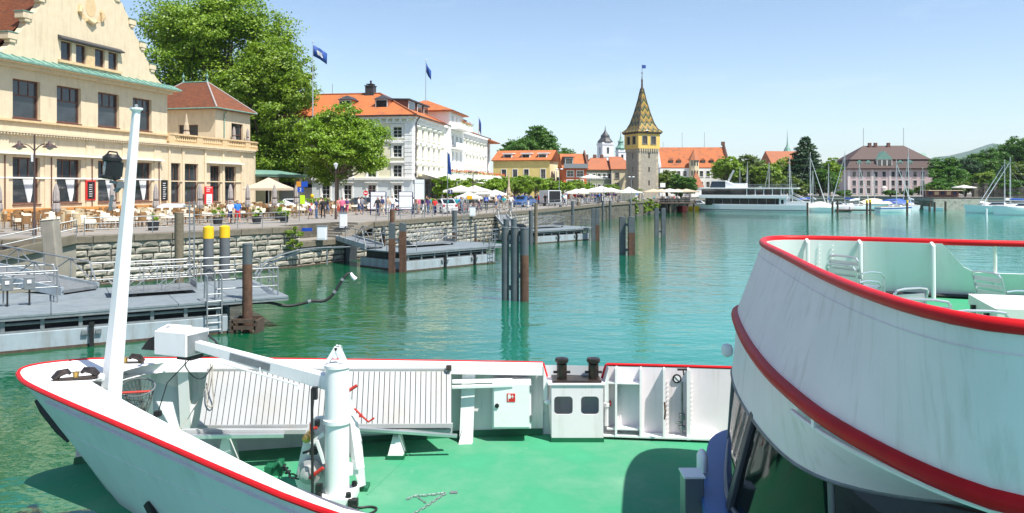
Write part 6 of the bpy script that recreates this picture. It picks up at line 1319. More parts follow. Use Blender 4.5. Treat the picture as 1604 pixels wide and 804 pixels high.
for px, Y, top, bt, sh, s, rz, pose, lab in ((486, 64, 'purple', 'black', True, .62, 60, 'walk', 'small child in purple at the quay railing'), (495, 65, 'navy', 'jean', False, 1, 80, 'stand', 'person in navy top with a pram by the railing'), (506, 65.5, 'black', 'black', False, 1, 200, 'walk', 'person all in black near the lantern post'), (513, 70, 'black', 'jean', True, 1.02, 100, 'stride', 'person in black top and blue jeans under the tree'), (531, 71, 'salmon', 'red', True, .98, 10, 'stand', 'person in salmon top and red shorts under the tree'),
    (536, 70, 'pink', 'navy', False, 1, 20, 'stand', 'person in pink shirt with dark trousers under the tree'), (543.5, 70.5, 'purple', 'pink', True, .98, 330, 'wide', 'person in purple top and pink shorts under the tree'), (562, 74, 'white', 'jean', True, 1, 90, 'walk', 'person in white left of the no entry sign'), (608, 79, 'beige', 'white', False, 1, 0, 'stand', 'person in beige shirt between the timetable boards'), (614.5, 79, 'white', 'jean', False, 1, 20, 'stand', 'person in white shirt between the timetable boards'),
    (646, 77, 'white', 'black', False, 1, 60, 'stand', 'person in white and black beside the tall blank board'), (653, 76, 'salmon', 'grey', False, 1.0, 300, 'wide', 'person in salmon top behind the tall blank board'), (656.5, 77, 'pink', 'beige', True, .97, 250, 'stand', 'person in pink top right of the salmon one'), (706, 82, 'teal', 'black', False, 1, 10, 'walk', 'person in teal shirt right of the white hatchback'), (716, 83, 'white', 'beige', True, 1, 30, 'walk', 'person in white top by the low white parasol'), (750, 88, 'white', 'navy', False, 1, 80, 'walk', 'person in white shirt and navy trousers by the slim lamp'),
    (777, 92, 'beige', 'jean', True, 1, 50, 'stand', 'person in beige below the round wheelchair sign'), (790, 91, 'white', 'white', False, 1, 120, 'walk', 'person dressed in white left of the tall folded parasol'), (503, 72, 'beige', 'grey', True, 1, 180, 'wide', 'person in beige top behind the black dressed one'), (567, 77, 'grey', 'jean', False, 1, 200, 'stand', 'person in grey beside the white dressed one')):
    person(lab, gp_(px, Y), R(rz), top, bt, pose, 'hair', sh, s)
bn = thing('balloon', 'yellow balloon above the cafe railing', 'balloon', gp_(489, 66, Q+1.9)); MB().lathe([(.02, -.2), (.12, -.12), (.17, 0), (.14, .12), (.02, .19)], 12).obj('balloon', 'pile_yellow', bn, smooth=True); MB().tube([(0, 0, -.2), (.1, 0, -1.0)], .008, 4).obj('string', 'sign_white', bn)
g = random.Random(21); tops = ['white', 'red', 'navy', 'blue', 'black', 'grey', 'teal', 'beige', 'purple', 'black', 'navy', 'white']; bots = ['jean', 'black', 'beige', 'navy', 'grey', 'white']
def crowd(n, poly, d0, d1, where, grp):
    P = resample([Vector((*q, 0)) for q in poly], 200)
    for i in range(n):
        k = g.randrange(5, 194); a, b = P[k], P[k+1]; v = (b-a).normalized(); d = g.uniform(d0, d1); p = a+Vector((-v.y, v.x, 0))*d; p.z = Q; tp_, bt = g.choice(tops), g.choice(bots)
        person('person in %s top and %s %s %s' % (tp_, bt, 'trousers', where), p, g.uniform(0, 6.28), tp_, bt, g.choice(list(PM)), g.choice(['hair', 'hair', 'hair_grey', 'beige']), False, g.uniform(.9, 1.05), grp)
crowd(85, [(8, 104), (14, 122), (23.8, 144)], 1.2, 11, 'in the crowd before the white parasols', 'crowd on the promenade before the parasols')
crowd(24, [(-6.7, 67.5), (-2, 77.5), (6.7, 101)], 2, 9, 'on the promenade before the hotel', 'strollers before the hotel')
crowd(14, [(24.5, 146), (31, 163)], 1, 8, 'near the tower foot', 'people by the tower')
# waterside terrace by the tower
wt = thing('waterside_terrace', 'dark timber terrace on piles over the water by the tower', 'terrace', (32, 160, 0), world=True)
for i in range(9): MB().box(29+i*1.05, 30.03+i*1.05, 159.5, 171, 1.9, 2.05).obj('plank', 'wood_wet', wt)
for x in (30, 34, 38):
    for y in (160.2, 166): MB().cyl((x, y), .18, -1, 1.9, 8).obj('pile', 'wood_wet', wt)
MB().tube([(29.2, 159.7, 3.0), (38.3, 159.7, 3.0)], .04, 6).tube([(29.2, 159.7, 2.55), (38.3, 159.7, 2.55)], .03, 6).obj('rail', 'lamp_dark', wt)
for i in range(6): MB().tube([(29.2+i*1.8, 159.7, 2.05), (29.2+i*1.8, 159.7, 3.0)], .03, 6).obj('post', 'lamp_dark', wt)
for i in range(14):
    p = Vector((g.uniform(30, 38), g.uniform(160.5, 167), 2.06)); tp_ = g.choice(tops); person('person in %s sitting area of the waterside terrace' % tp_, p, g.uniform(0, 6), tp_, 'black', 'stand', 'hair', False, .85, 'guests on the waterside terrace')
pm = thing('palm', 'small palm in a pot beside the tower', 'palm', gp_(1001, 160)); MB().tube([(0, 0, 0), (.1, 0, 2.2)], .12, 8).obj('trunk', 'bark', pm); q = MB()
for i in range(16):
    a = i*2.4; pts = [(.1+math.cos(a)*s*1.3, math.sin(a)*s*1.3, 2.2+.7*s-1.2*s*s) for s in (0, .3, .6, .9)]; 
    for p0, p1 in zip(pts[:-1], pts[1:]): q.beam(p0, p1, .16, .02)
q.obj('fronds', 'leaf_olive', pm)
# ================================================================ boats in the harbour
def hull(L, W, H, bow=.42, draft=.25, n=15):
    """a boat hull along x with its bow at +x; returns the outer shell and the deck"""
    top = []; mid = []; bot = []
    for i in range(n):
        s = i/(n-1); x = -L/2+L*s; wd = W/2*(1-max(0, (s-(1-bow))/bow)**1.9)*(.86+.14*min(1, s*3)); sh = H*(1+.28*s**2)
        top.append((x+.12*L*max(0, s-.8), wd, sh)); mid.append((x, wd*.93, sh*.45)); bot.append((x-.05*L*max(0, s-.7), wd*.62, -draft))
    m = MB(); ring = lambda a: a+[(x, -y, z) for x, y, z in a[::-1]]
    m.loft([ring(bot), ring(mid), ring(top)], 0, True); m.add(ring(top), [tuple(range(2*n))], 1); return m, top
def sailboat(label, px, Y, rz, L, mast_top, hullm='white_hull', sail='boat_blue', boom=True, mast_dx=.06, boot=None):
    p = gp_(px, Y, 0); c = math.cos(rz); t = thing('sailing_boat', label, 'sailing boat', p, rz, 'sailing boats in the harbour')
    m, top = hull(L, L*.3, L*.105+.25); m.obj('hull', [hullm, 'white_hull'], t, smooth=True)
    h = L*.105+.25
    MB().loft([[(x+y*0, y*.9, z+.03) for x, y, z in top]+[(x, -y*.9, z+.03) for x, y, z in top[::-1]], [(x, y*.9, z+.1) for x, y, z in top]+[(x, -y*.9, z+.1) for x, y, z in top[::-1]]], 0, True).obj('toe_rail', 'teak' if L > 8 else 'alu', t)
    if boot: MB().loft([[(x, y*.955+.0, z*.62) for x, y, z in top]+[(x, -y*.955, z*.62) for x, y, z in top[::-1]], [(x, y*.98+.02, z*.82) for x, y, z in top]+[(x, -y*.98-.02, z*.82) for x, y, z in top[::-1]]], 0, True).obj('stripe', boot, t)
    cb = MB().loft([[(-L*.12, -L*.10, h+.04), (L*.22, -L*.07, h+.1), (L*.22, L*.07, h+.1), (-L*.12, L*.10, h+.04)], [(-L*.12, -L*.085, h+.5), (L*.15, -L*.05, h+.42), (L*.15, L*.05, h+.42), (-L*.12, L*.085, h+.5)]], 0, True); cb.add([(-L*.12, -L*.085, h+.5), (L*.15, -L*.05, h+.42), (L*.15, L*.05, h+.42), (-L*.12, L*.085, h+.5)], [(0, 1, 2, 3)]); cb.obj('cabin', 'white_hull', t)
    MB().box(-L*.08, L*.1, -L*.098, -L*.075, h+.2, h+.36).obj('cabin_window', 'ship_dark_glass', t)
    x0 = L*mast_dx; H = CZ-(mast_top-HY)*Y/F
    MB().lathe([(.105, h), (.10, H*.6), (.055, H)], 8, 0, T((x0, 0, 0))).obj('mast', 'alu', t, smooth=True)
    s_ = MB()
    for q in ((L*.54, 0), (-L*.48, 0), (x0-.1, L*.14), (x0-.1, -L*.14)): s_.tube([(q[0], q[1], h+.25), (x0, 0, H*.97)], .018, 4)
    for zz in (.45, .72): s_.tube([(x0, -.5, H*zz), (x0, .5, H*zz)], .025, 5)
    s_.obj('rigging', 'galv', t)
    MB().tube([(L*.52, 0, h+.5), (x0+.1, 0, H*.9)], [.09, .04], 6).obj('furled_jib', 'white_hull', t)
    if boom: MB().tube([(x0, 0, h+1.3), (-L*.38, 0, h+1.2)], .06, 6).obj('boom', 'alu', t); MB().tube(smooth_pts([(x0-.05, 0, h+1.5), (x0-.6, 0, h+1.55), (-L*.2, 0, h+1.42), (-L*.36, 0, h+1.3)], 1), [.16, .2, .22, .2, .17, .13][:6]+[.1]*0, 8).obj('sail_cover', sail, t, smooth=True)
    MB().tube([(L*.5, -.2, h+.9), (L*.2, -L*.13, h+.75), (-L*.4, -L*.12, h+.7)], .02, 5).obj('lifeline', 'alu', t); return t
for px, Y, rz, L, mt, sc, hm, bt, lab in (
    (1159, 205, 75, 8, 262, 'boat_blue', 'white_hull', None, 'sailing boat with short mast behind the white ship bow'), (1171, 207, 80, 8, 254, 'white_hull', 'white_hull', None, 'sailing boat mast rising amidships behind the white ship'), (1206, 204, 95, 9, 254, 'white_hull', 'white_hull', None, 'sailing boat behind the white ship stern deck'), (1236, 190, 60, 9, 246, 'boat_blue', 'white_hull', None, 'sailing boat with blue sail cover right behind the white ship'),
    (1266, 176, 20, 9.5, 239, 'boat_blue', 'white_hull', None, 'tall masted sailing boat with dark blue cover right of the ship'), (1274, 188, 80, 8, 268, 'white_hull', 'white_hull', None, 'low masted sailing boat half hidden behind the tall masted one'), (1298, 180, 70, 9, 256, 'boat_blue', 'white_hull', 'boat_blue', 'sailing boat with bright blue cover below the rounded tree'), (1326, 176, 110, 9, 237, 'boat_blue', 'white_hull', None, 'sailing boat with very tall mast at the jetty left end'), (1344, 172, 30, 8, 256, 'white_hull', 'white_hull', None, 'white sailing boat moored at the dark jetty'),
    (1401, 164, 12, 8.2, 250, 'boat_blue', 'white_hull', 'boat_blue', 'white sailing boat with blue stripe nearest the pink building'), (1424, 182, 80, 8.5, 233, 'white_hull', 'white_hull', None, 'white sailing boat end on right of the blue striped one'), (1446, 190, 75, 7, 262, 'white_hull', 'white_hull', None, 'small sailing boat at the stone embankment'), (1579, 160, 150, 10, 250, 'white_hull', 'white_hull', None, 'left of the two tall masted boats at the right edge'), (1588, 156, 160, 10.5, 246, 'boat_blue', 'white_hull', None, 'right of the two tall masted boats at the right edge'), (1370, 186, 65, 7.5, 272, 'boat_blue', 'white_hull', None, 'sailing boat with leaning jib behind the cream tarpaulin boat')):
    sailboat(lab, px, Y, R(rz), L, mt, hm, sc, boot=bt)
# boats under tarpaulins and small motor boats
def motorboat(label, px, Y, rz, L, hm='white_hull', top=None, cab=True, H=None):
    t = thing('motor_boat', label, 'motor boat', gp_(px, Y, 0), rz, 'small motor boats'); h = H or L*.12+.25; m, tp_ = hull(L, L*.34, h); m.obj('hull', [hm, 'white_hull'], t, smooth=True)
    if cab:
        MB().loft([[(-L*.2, -L*.12, h), (L*.2, -L*.1, h+.1), (L*.2, L*.1, h+.1), (-L*.2, L*.12, h)], [(-L*.16, -L*.1, h+.9), (L*.06, -L*.08, h+.9), (L*.06, L*.08, h+.9), (-L*.16, L*.1, h+.9)]], 0, True).add([(-L*.2, -L*.11, h+.9), (L*.08, -L*.09, h+.9), (L*.08, L*.09, h+.9), (-L*.2, L*.11, h+.9)], [(0, 1, 2, 3)]).obj('cabin', 'white_hull', t)
        for s in (-1, 1): MB().add([(-L*.14, s*L*.113, h+.35), (L*.14, s*L*.098, h+.35), (L*.06, s*L*.092, h+.78), (-L*.13, s*L*.108, h+.78)], [(0, 1, 2, 3)]).obj('cabin_window', 'ship_dark_glass', t)
    if top:
        n = 9; cs = []
        for i in range(n): s = i/(n-1); x = -L*.45+L*.9*s; k = math.sin(math.pi*min(max(s, .08), .92)); cs.append([(x, y*L*.19, h*1.1+(1-abs(y)**1.6)*(.25+1.1*k)) for y in (-1, -.6, -.2, .2, .6, 1)])
        MB().loft(cs).obj('tarpaulin', top, t)
    return t
motorboat('boat under a cream peaked tarpaulin at the jetty', 1368, 180, R(15), 9, top='tarp_cream', cab=False); motorboat('boat under a blue tarpaulin right of the cream one', 1405, 186, R(10), 8, top='boat_blue', cab=False)
motorboat('low white tender under a pale cover beside the ship stern', 1285, 166, R(170), 5.5, top='cloth_white', cab=False)
motorboat('small red hulled boat moored below the waterside terrace', 1068, 166, R(-100), 7, 'boat_red'); motorboat('white cabin boat behind the red boat', 1095, 186, R(-20), 8); motorboat('yellowish small boat at the ship bow', 1083, 178, R(-60), 5, 'pile_yellow', cab=False)
my = motorboat('large white motor yacht moored at the right edge', 1556, 158, R(172), 11, H=1.4); motorboat('white motor boat before the yacht cut by the right edge', 1596, 148, R(176), 9.5)
motorboat('small white boat at the stone embankment', 1462, 176, R(150), 4, cab=False); motorboat('white boat with open cockpit by the jetty left end', 1312, 170, R(8), 7.5)
jt = thing('jetty', 'dark floating jetty among the sailing boats', 'jetty', gp_(1332, 170, 0), world=True)
a, b = gp_(1298, 170, 0), gp_(1372, 167, 0)
for i in range(9): MB().beam(a.lerp(b, i/9)+Vector((.03, 0, .3)), a.lerp(b, (i+1)/9)+Vector((-.03, 0, .3)), 2.2, .3).obj('deck_plank', 'wood_wet', jt)
for px, yt, yb, lab in ((1304, 316, 335, 'dark timber pile left of the jetty'), (1312, 314, 335, 'second dark timber pile left of the jetty'), (1358, 314, 337, 'yellow topped pile at the jetty'), (1363, 313, 337, 'second yellow topped pile at the jetty'), (1421, 314, 338, 'yellow topped pile right of the blue striped boat'), (1265, 318, 337, 'dark pile right of the ship stern'), (1456, 318, 332, 'dark pile at the embankment left end'), (1464, 317, 332, 'dark pile before the embankment'), (1481, 316, 331, 'dark pile before the low stone wall'), (1087, 313, 328, 'grey pile left of the ship bow'), (1545, 328, 341, 'white mooring buoy post before the yacht')):
    pile('mooring_pole', lab, px, yt, yb, 3.2, ('white_plastic',) if 'white' in lab else ('wood_wet',), cap=('pile_yellow', .5) if 'yellow' in lab else None)
# ---------------------------------------------------------------- the white passenger ship
ws = thing('passenger_ship', 'long white passenger ship with dark window bands moored across the harbour', 'ship', (53.5, 172, 0), math.atan2(-9.5, 19.5)); ws.scale = (.86, 1, .9); Ls = 29.; W = 6.
# bow at -x (left), stern at +x
pr = []
for i in range(25):
    s = i/24; x = -Ls/2+Ls*s; wd = W/2*min(1, (s/.22)**.6 if s > 0 else .02); pr.append((x, max(wd, .05)))
def ring(k, z, dx=0): return [(x+dx*(1-min(1, (x+Ls/2)/6)), -y*k, z) for x, y in pr]+[(x+dx*(1-min(1, (x+Ls/2)/6)), y*k, z) for x, y in pr[::-1]]
MB().loft([ring(.9, -.4, 1.4), ring(.97, .25, .7), ring(1, 1.5, 0), ring(1.0, 1.75, -.2)], 0, True).add(ring(1, 1.5), [tuple(range(50))]).obj('hull', 'white_hull', ws, smooth=False)
MB().loft([ring(.985, .25, .7), ring(1.0, .45, .6)], 0, True).obj('stripe', 'galv_dark', ws)
MB().box(-11.0, 7.5, -2.7, 2.7, 1.5, 3.2).obj('lower_saloon', 'ship_dark_glass', ws); MB().box(-12.6, 9.6, -3.0, 3.0, 3.2, 4.0).obj('deck_band', 'white_hull', ws, bevel=.05)
for i in range(9): MB().box(-11+i*2.2, -10.88+i*2.2, -2.74, -2.7, 1.5, 3.2).obj('window_post', 'galv_dark', ws)
MB().box(7.5, 9.2, -2.7, 2.7, 1.5, 3.2).obj('stern_house', 'white_hull', ws); MB().box(8.0, 8.6, -2.74, -2.70, 1.9, 2.9).obj('window', 'ship_dark_glass', ws)
MB().box(-12.0, -.5, -2.6, 2.6, 4.0, 5.5).obj('upper_saloon', 'ship_dark_glass', ws); MB().box(-12.6, 12.0, -2.9, 2.9, 5.5, 5.8).obj('upper_roof', 'white_hull', ws, bevel=.05)
for i in range(6): MB().box(-.5+i*2.1, -.3+i*2.1, -2.7, -2.5, 4.0, 5.5).box(-.5+i*2.1, -.3+i*2.1, 2.5, 2.7, 4.0, 5.5).obj('roof_post', 'white_hull', ws)
for i in range(4): MB().box(-.3+i*2.1, 1.6+i*2.1-.0, -2.63, -2.6, 4.1, 5.4).obj('window', 'ship_dark_glass', ws)
MB().box(9.2, 14.4, -2.8, 2.8, 1.5, 2.4).obj('stern_bulwark', 'white_hull', ws)
for s in (-2.6, 2.6): MB().beam((9.4, s, 4.0), (13.6, s, 2.0), .12, .25).tube([(9.6, s, 4.9), (13.6, s, 3.0)], .05, 6).obj('stair', 'alu', ws)
MB().loft([[(-10, -1.9, 5.8), (-6, -1.9, 5.8), (-6, 1.9, 5.8), (-10, 1.9, 5.8)], [(-9.6, -1.7, 7.4), (-6.6, -1.7, 7.4), (-6.6, 1.7, 7.4), (-9.6, 1.7, 7.4)]], 0, True).obj('wheelhouse', 'ship_dark_glass', ws)
MB().box(-10.2, -5.9, -2.0, 2.0, 7.4, 7.6).add([(-6.0, -1.8, 7.4), (-6.0, 1.8, 7.4), (-1.6, 2.0, 5.8), (-1.6, -2.0, 5.8), (-6.0, -1.8, 5.8), (-6.0, 1.8, 5.8)], [(0, 1, 2, 3), (0, 3, 4), (1, 5, 2)]).box(-5.2, -1.0, -1.5, 1.5, 5.8, 6.9).obj('wheelhouse_roof', 'white_hull', ws)
MB().beam((-5.6, 0, 7.4), (-4.2, 0, 10.2), .3, .5).tube([(-5.1, -.9, 8.8), (-5.1, .9, 8.8)], .06, 6).obj('funnel_mast', 'alu', ws)
rl = MB()
for z in (6.2, 6.6): rl.tube([(-12.4, -2.8, z), (-10.5, -2.8, z)], .03, 5).tube([(-1, -2.8, z), (11.8, -2.8, z)], .03, 5)
rl.obj('rail', 'alu', ws)
# garden wall and kiosk at the right
gw_ = thing('garden_wall', 'grey stone garden wall with pillars at the right', 'wall', gp_(1525, 206), world=True)
a, b = gp_(1527, 206), gp_(1660, 200)
MB().beam(a+Vector((0, 0, 1.3)), b+Vector((0, 0, 1.3)), .5, 2.8).obj('wall', 'stone_old', gw_)
for i in range(3): q = a.lerp(b, i*.12); MB().box(q.x-.5, q.x+.5, q.y-.6, q.y+.6, Q, Q+3.4).box(q.x-.65, q.x+.65, q.y-.75, q.y+.75, Q+3.4, Q+3.7).obj('pillar', 'stone_old', gw_)
ks = thing('kiosk', 'row of low harbour kiosks with orange awnings by the pink building', 'kiosk', gp_(1475, 202), world=True)
a, b = gp_(1452, 202), gp_(1502, 202)
MB().box(a.x, b.x, 202, 204.5, Q, Q+1.7).obj('wall', 'brick_dark', ks); MB().box(a.x-.3, b.x+.3, 200.6, 205, Q+1.7, Q+1.85).obj('awning', 'tarp_cream', ks)
for i in range(5): MB().box(a.x+.4+i*1.6, a.x+1.5+i*1.6, 201.96, 202, Q+.6, Q+1.5).obj('shutter', 'cloth_beige' if i % 2 else 'awning_blue', ks)
ls = thing('low_wall', 'low pale stone embankment wall at the water on the right', 'wall', gp_(1475, 181, 0), world=True)
a, b = gp_(1462, 181.4, 1.2), gp_(1546, 180.0, 1.2); MB().beam(a, b, .6, 2.7).obj('wall', 'wall_stone', ls)
sr = thing('small_turret_house', 'tiny waterside house with steep red roof left of the white ship', 'building', gp_(1092, 205), 0)
MB().box(-1.6, 1.6, 0, 3, 0, 2.6).obj('wall', 'white_wall', sr); MB().add([(-1.9, -.3, 2.6), (1.9, -.3, 2.6), (1.9, 3.3, 2.6), (-1.9, 3.3, 2.6), (0, 1.5, 7)], [(0, 1, 4), (1, 2, 4), (2, 3, 4), (3, 0, 4), (3, 2, 1, 0)]).obj('roof', 'terracotta', sr)
# ================================================================ the ship in the foreground
S = 1.12
def sp(px, py, drop): return on(px, py, CZ-drop*S)
def W2(x, y, drop): return Vector((x*S, y*S, CZ-drop*S))
AX = Vector((.982, -.19, 0)); NF = Vector((.19, .982, 0))
DZ = CZ-3.7*S
sh = thing('excursion_ship', 'white excursion ship bow with green deck and red edged bulwarks in the foreground', 'ship', (0, 9, 0), world=True)
def spart(nm, mb, mat, smooth=False, bevel=0): return mb.obj(nm, mat, sh, smooth, bevel)
GNk = [sp(*q) for q in ((28, 586, 2.3), (33, 596, 2.305), (50, 606, 2.31), (95, 627, 2.33), (189, 667, 2.38), (265, 700, 2.42), (350, 738, 2.47), (504, 803, 2.55))]+[Vector(q) for q in ((.3, 5.75, 2.43), (2.5, 4.85, 2.43), (5, 4.2, 2.43), (14, 2.5, 2.43))]
GFk = [sp(*q) for q in ((28, 586, 2.3), (32, 578, 2.305), (60, 571, 2.31), (110, 565.5, 2.33), (165, 562.5, 2.35), (300, 562, 2.42), (500, 564, 2.5), (700, 566.5, 2.6), (850, 569, 2.65))]
GFk2 = [sp(*q) for q in ((950, 571, 2.65), (1060, 573.5, 2.65), (1140, 576, 2.65))]+[Vector((6.2, 12.3, 2.43)), Vector((14, 10.8, 2.43))]
GN = smooth_pts(GNk, 2); GF = smooth_pts(GFk, 2); GF2 = smooth_pts(GFk2, 1)
def offs(c, d):
    o = []
    for i, p in enumerate(c):
        v = (c[min(i+1, len(c)-1)]-c[max(i-1, 0)]); v.z = 0; v.normalize(); o.append(p+Vector((-v.y, v.x, 0))*d)
    return o
def side(c, sgn, zf=9):
    """hull plating below a gunwale curve; sgn +1 when the inside lies to the left"""
    lev = []; arc = 0; A = [0]
    for a, b in zip(c[:-1], c[1:]): arc += (b-a).length; A.append(arc)
    inn = [q-p for p, q in zip(c, offs(c, sgn))]
    for z in (None, 1.75, .9, .0, -.9):
        r = []
        for p, n_, a in zip(c, inn, A):
            zz = p.z-.03 if z is None else z; dz = p.z-zz; r.append(Vector((p.x, p.y, zz))+AX*(dz*.96*math.exp(-a/2.6))+n_*(.30*max(0, min(p.z, zf)-zz)*(1-math.exp(-a/1.2))))
        lev.append(r)
    return lev
HN = MB().loft(side(GN, 1)); spart('near_hull_side', HN, 'hull_white_shaded', True)
HF = MB().loft(side(GF+[Vector((.95, 12.9, 2.43))]+GF2, -1, DZ-.05)); spart('far_hull_side', HF, 'hull_white_shaded', True)
# stem bar and hawse opening
def stem(z): return sp(28, 586, 2.3)+AX*((2.82-z)*.96)+Vector((0, 0, z-2.824))
spart('stem_fender', MB().tube([stem(z)-AX*.03 for z in (2.48, 2.35, 2.1, 1.95)], [.03, .06, .06, .03], 8), 'rubber', True)
p = at(232, 798, 8.95); spart('hawse', MB().beam(p+Vector((-.04, .06, .05)), p+Vector((.1, -.02, -.12)), .06, .08), 'rubber')
# red edge rail
RE = MB().tube([p+Vector((0, 0, .0)) for p in GN], .032, 8); spart('red_edge', RE, 'ship_red', True)
RE = MB().tube(GF, .028, 8); spart('red_edge', RE, 'ship_red', True); spart('red_edge', MB().tube(GF2, .026, 8), 'ship_red', True)
# wide white caps and the closed bow deck
NI = smooth_pts([sp(*q) for q in ((143, 599, 2.345), (190, 627, 2.37), (276, 672, 2.41), (331, 700, 2.45), (402, 736, 2.5), (474, 772, 2.54), (565, 810, 2.56))]+[Vector(q) for q in ((.75, 6.25, 2.43), (2.8, 5.3, 2.43), (5.2, 4.65, 2.43), (14, 3.0, 2.43))], 1)
FI = smooth_pts([sp(*q) for q in ((143, 599, 2.345), (150, 583, 2.345), (172, 574, 2.35), (200, 571, 2.37), (300, 569.5, 2.42), (500, 571, 2.5), (700, 573.5, 2.6), (850, 576, 2.65))], 1)
up = Vector((0, 0, .012))
n = 60; gn = resample(GN, n); gf = resample(GF, n); ni = resample(NI, n); fi = resample(FI, n)
# pair the curves by distance along the ship
def cut(c, k): return [p for p in c if (p-GN[0]).dot(AX) > k]
k0 = (NI[0]-GN[0]).dot(AX)
gnc = resample([p for p in GN if (p-GN[0]).dot(AX) > k0*.7], n); gfc = resample([p for p in GF if (p-GN[0]).dot(AX) > k0*.8], n)
cap = MB().loft([[p+up for p in gnc], [p+up for p in ni], [p-Vector((0, 0, .13)) for p in ni], [p-Vector((0, 0, .13)) for p in gnc]]); spart('near_cap', cap, 'ship_cap')
cap = MB().loft([[p+up for p in gfc], [p+up for p in fi], [p-Vector((0, 0, .13)) for p in fi], [p-Vector((0, 0, .13))-NF*.12 for p in gfc]]); spart('far_cap', cap, 'ship_cap')
bowp = [p for p in GF if (p-GN[0]).dot(AX) <= k0*.82][::-1]+[p for p in GN[1:] if (p-GN[0]).dot(AX) <= k0*.72]
bd = MB().add([p+up*.8 for p in [NI[0]]+[gfc[0]]+bowp+[gnc[0]]], [tuple(range(len(bowp)+3))]); spart('bow_deck', bd, 'ship_cap')
# green deck
dp = [p for p in offs(GN, .46) if p.x > -5.2]+[Vector((14, 10.6, 0))]+offs(GF2, -.04)[::-1]+offs(GF, -.06)[3:][::-1]
spart('deck', MB().add([(p.x, p.y, DZ) for p in dp], [tuple(range(len(dp)))]), 'deck_green')
for a_, b_ in ((on(575, 775, DZ+.003), on(655, 700, DZ+.003)),): spart('weld_seam', MB().beam(a_, b_, .02, .008), 'deck_green')
ls_ = side(GN, 1); spart('weld_seam', MB().tube([p.lerp(q, .55)-NF*.003 for p, q in zip(ls_[0], ls_[1])][6:], .0035, 5), 'hull_white_shaded', True)
# far bulwark: inner plating, skirting, ribs, rails
wf = offs(GF, -.07); wf = [p for p in wf if p.x > -6.6]
spart('bulwark_plate', MB().loft([[Vector((p.x, p.y, DZ)) for p in wf], [p-Vector((0, 0, .05)) for p in wf]]), 'ship_white_worn')
wf2 = offs(GF2, -.05); spart('bulwark_plate', MB().loft([[Vector((p.x, p.y, DZ)) for p in wf2], [p-Vector((0, 0, .02)) for p in wf2]]), 'ship_white_worn')
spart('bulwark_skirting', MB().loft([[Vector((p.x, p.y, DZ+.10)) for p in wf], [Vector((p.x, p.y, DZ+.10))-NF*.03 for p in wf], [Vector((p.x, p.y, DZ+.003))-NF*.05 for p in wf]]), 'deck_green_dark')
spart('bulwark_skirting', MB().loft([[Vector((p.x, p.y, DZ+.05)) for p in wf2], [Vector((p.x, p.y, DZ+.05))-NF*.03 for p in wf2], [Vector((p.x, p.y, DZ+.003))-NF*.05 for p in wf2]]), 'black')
wn = [p for p in offs(GN, .36) if p.x > -3.5]; spart('bulwark_plate', MB().loft([[Vector((p.x, p.y, DZ)) for p in wn], [p-Vector((0, 0, .1)) for p in wn]]), 'ship_white_worn')
def wallpt(px, c=None):
    c = c or (wf+wf2); best = min(c, key=lambda p: abs(802+p.x/p.y*F-px)); i = c.index(best)
    a = c[max(0, i-1)]; b = c[min(len(c)-1, i+1)]
    for u, v in ((a, best), (best, b)):
        pu, pv = 802+u.x/u.y*F, 802+v.x/v.y*F
        if pu != pv and min(pu, pv) <= px <= max(pu, pv): return u.lerp(v, (px-pu)/(pv-pu))
    return best.copy()
def rib(px, d0, d1, z0, z1, w_=.03, mat='ship_white', nm='rib', fl=.1):
    p = wallpt(px); t = MB(); a = Vector((p.x, p.y, 0)); i0 = a-NF*d0; i1 = a-NF*d1
    t.add([a+AX*-w_/2+Vector((0, 0, z0)), i0+AX*-w_/2+Vector((0, 0, z0)), i1+AX*-w_/2+Vector((0, 0, z1)), a+AX*-w_/2+Vector((0, 0, z1)), a+AX*w_/2+Vector((0, 0, z0)), i0+AX*w_/2+Vector((0, 0, z0)), i1+AX*w_/2+Vector((0, 0, z1)), a+AX*w_/2+Vector((0, 0, z1))], [(0, 1, 2, 3), (4, 7, 6, 5), (0, 4, 5, 1), (1, 5, 6, 2), (2, 6, 7, 3), (3, 7, 4, 0)])
    if fl: t.beam(i0+Vector((0, 0, z0)), i1+Vector((0, 0, z1)), fl, .02, 0, (0, 1, 0))
    return spart(nm, t, mat)
gz = lambda px: wallpt(px).z
for px in (243, 300): rib(px, .12, .22, DZ, gz(px)-.14, .03, fl=.16)
rib(738, .34, .16, DZ, gz(738)-.14, .04, fl=.22)
spart('rib_foot', MB().add([wallpt(730)-NF*.42+Vector((-.02, 0, DZ-wallpt(730).z+.004)), wallpt(747)-NF*.42+Vector((.02, 0, DZ-wallpt(747).z+.004)), wallpt(742)-NF*.3+Vector((0, 0, DZ-wallpt(742).z+.30)), wallpt(734)-NF*.3+Vector((0, 0, DZ-wallpt(734).z+.30))], [(0, 1, 2, 3)]), 'ship_white')
for px in (966, 1004, 1040): rib(px, .20, .17, DZ+.05, gz(px)-.01, .025, fl=.035)
rib(1078, .16, .16, DZ+.02, gz(1078)-.01, .03, fl=.06)
for z, x0, x1 in ((DZ+.92, 951, 1004), (DZ+.17, 951, 1004)):
    a, b = wallpt(x0), wallpt(x1); a.z = b.z = z; spart('stringer', MB().beam(a-NF*.09, b-NF*.09, .19, .02), 'ship_white')
a, b = wallpt(946), wallpt(1128); a.z = b.z = DZ+.06; spart('stringer', MB().beam(a-NF*.1, b-NF*.1, .2, .03), 'ship_white')
# upper shelf and pipe
a, b = at(708, 598, 12.45), at(803, 596, 12.5); spart('boat_hook_tray', MB().beam(a, b, .09, .05).beam(a+Vector((0, -.08, -.07)), b+Vector((.0, -.08, -.06)), .07, .05), 'ship_white', bevel=.008)
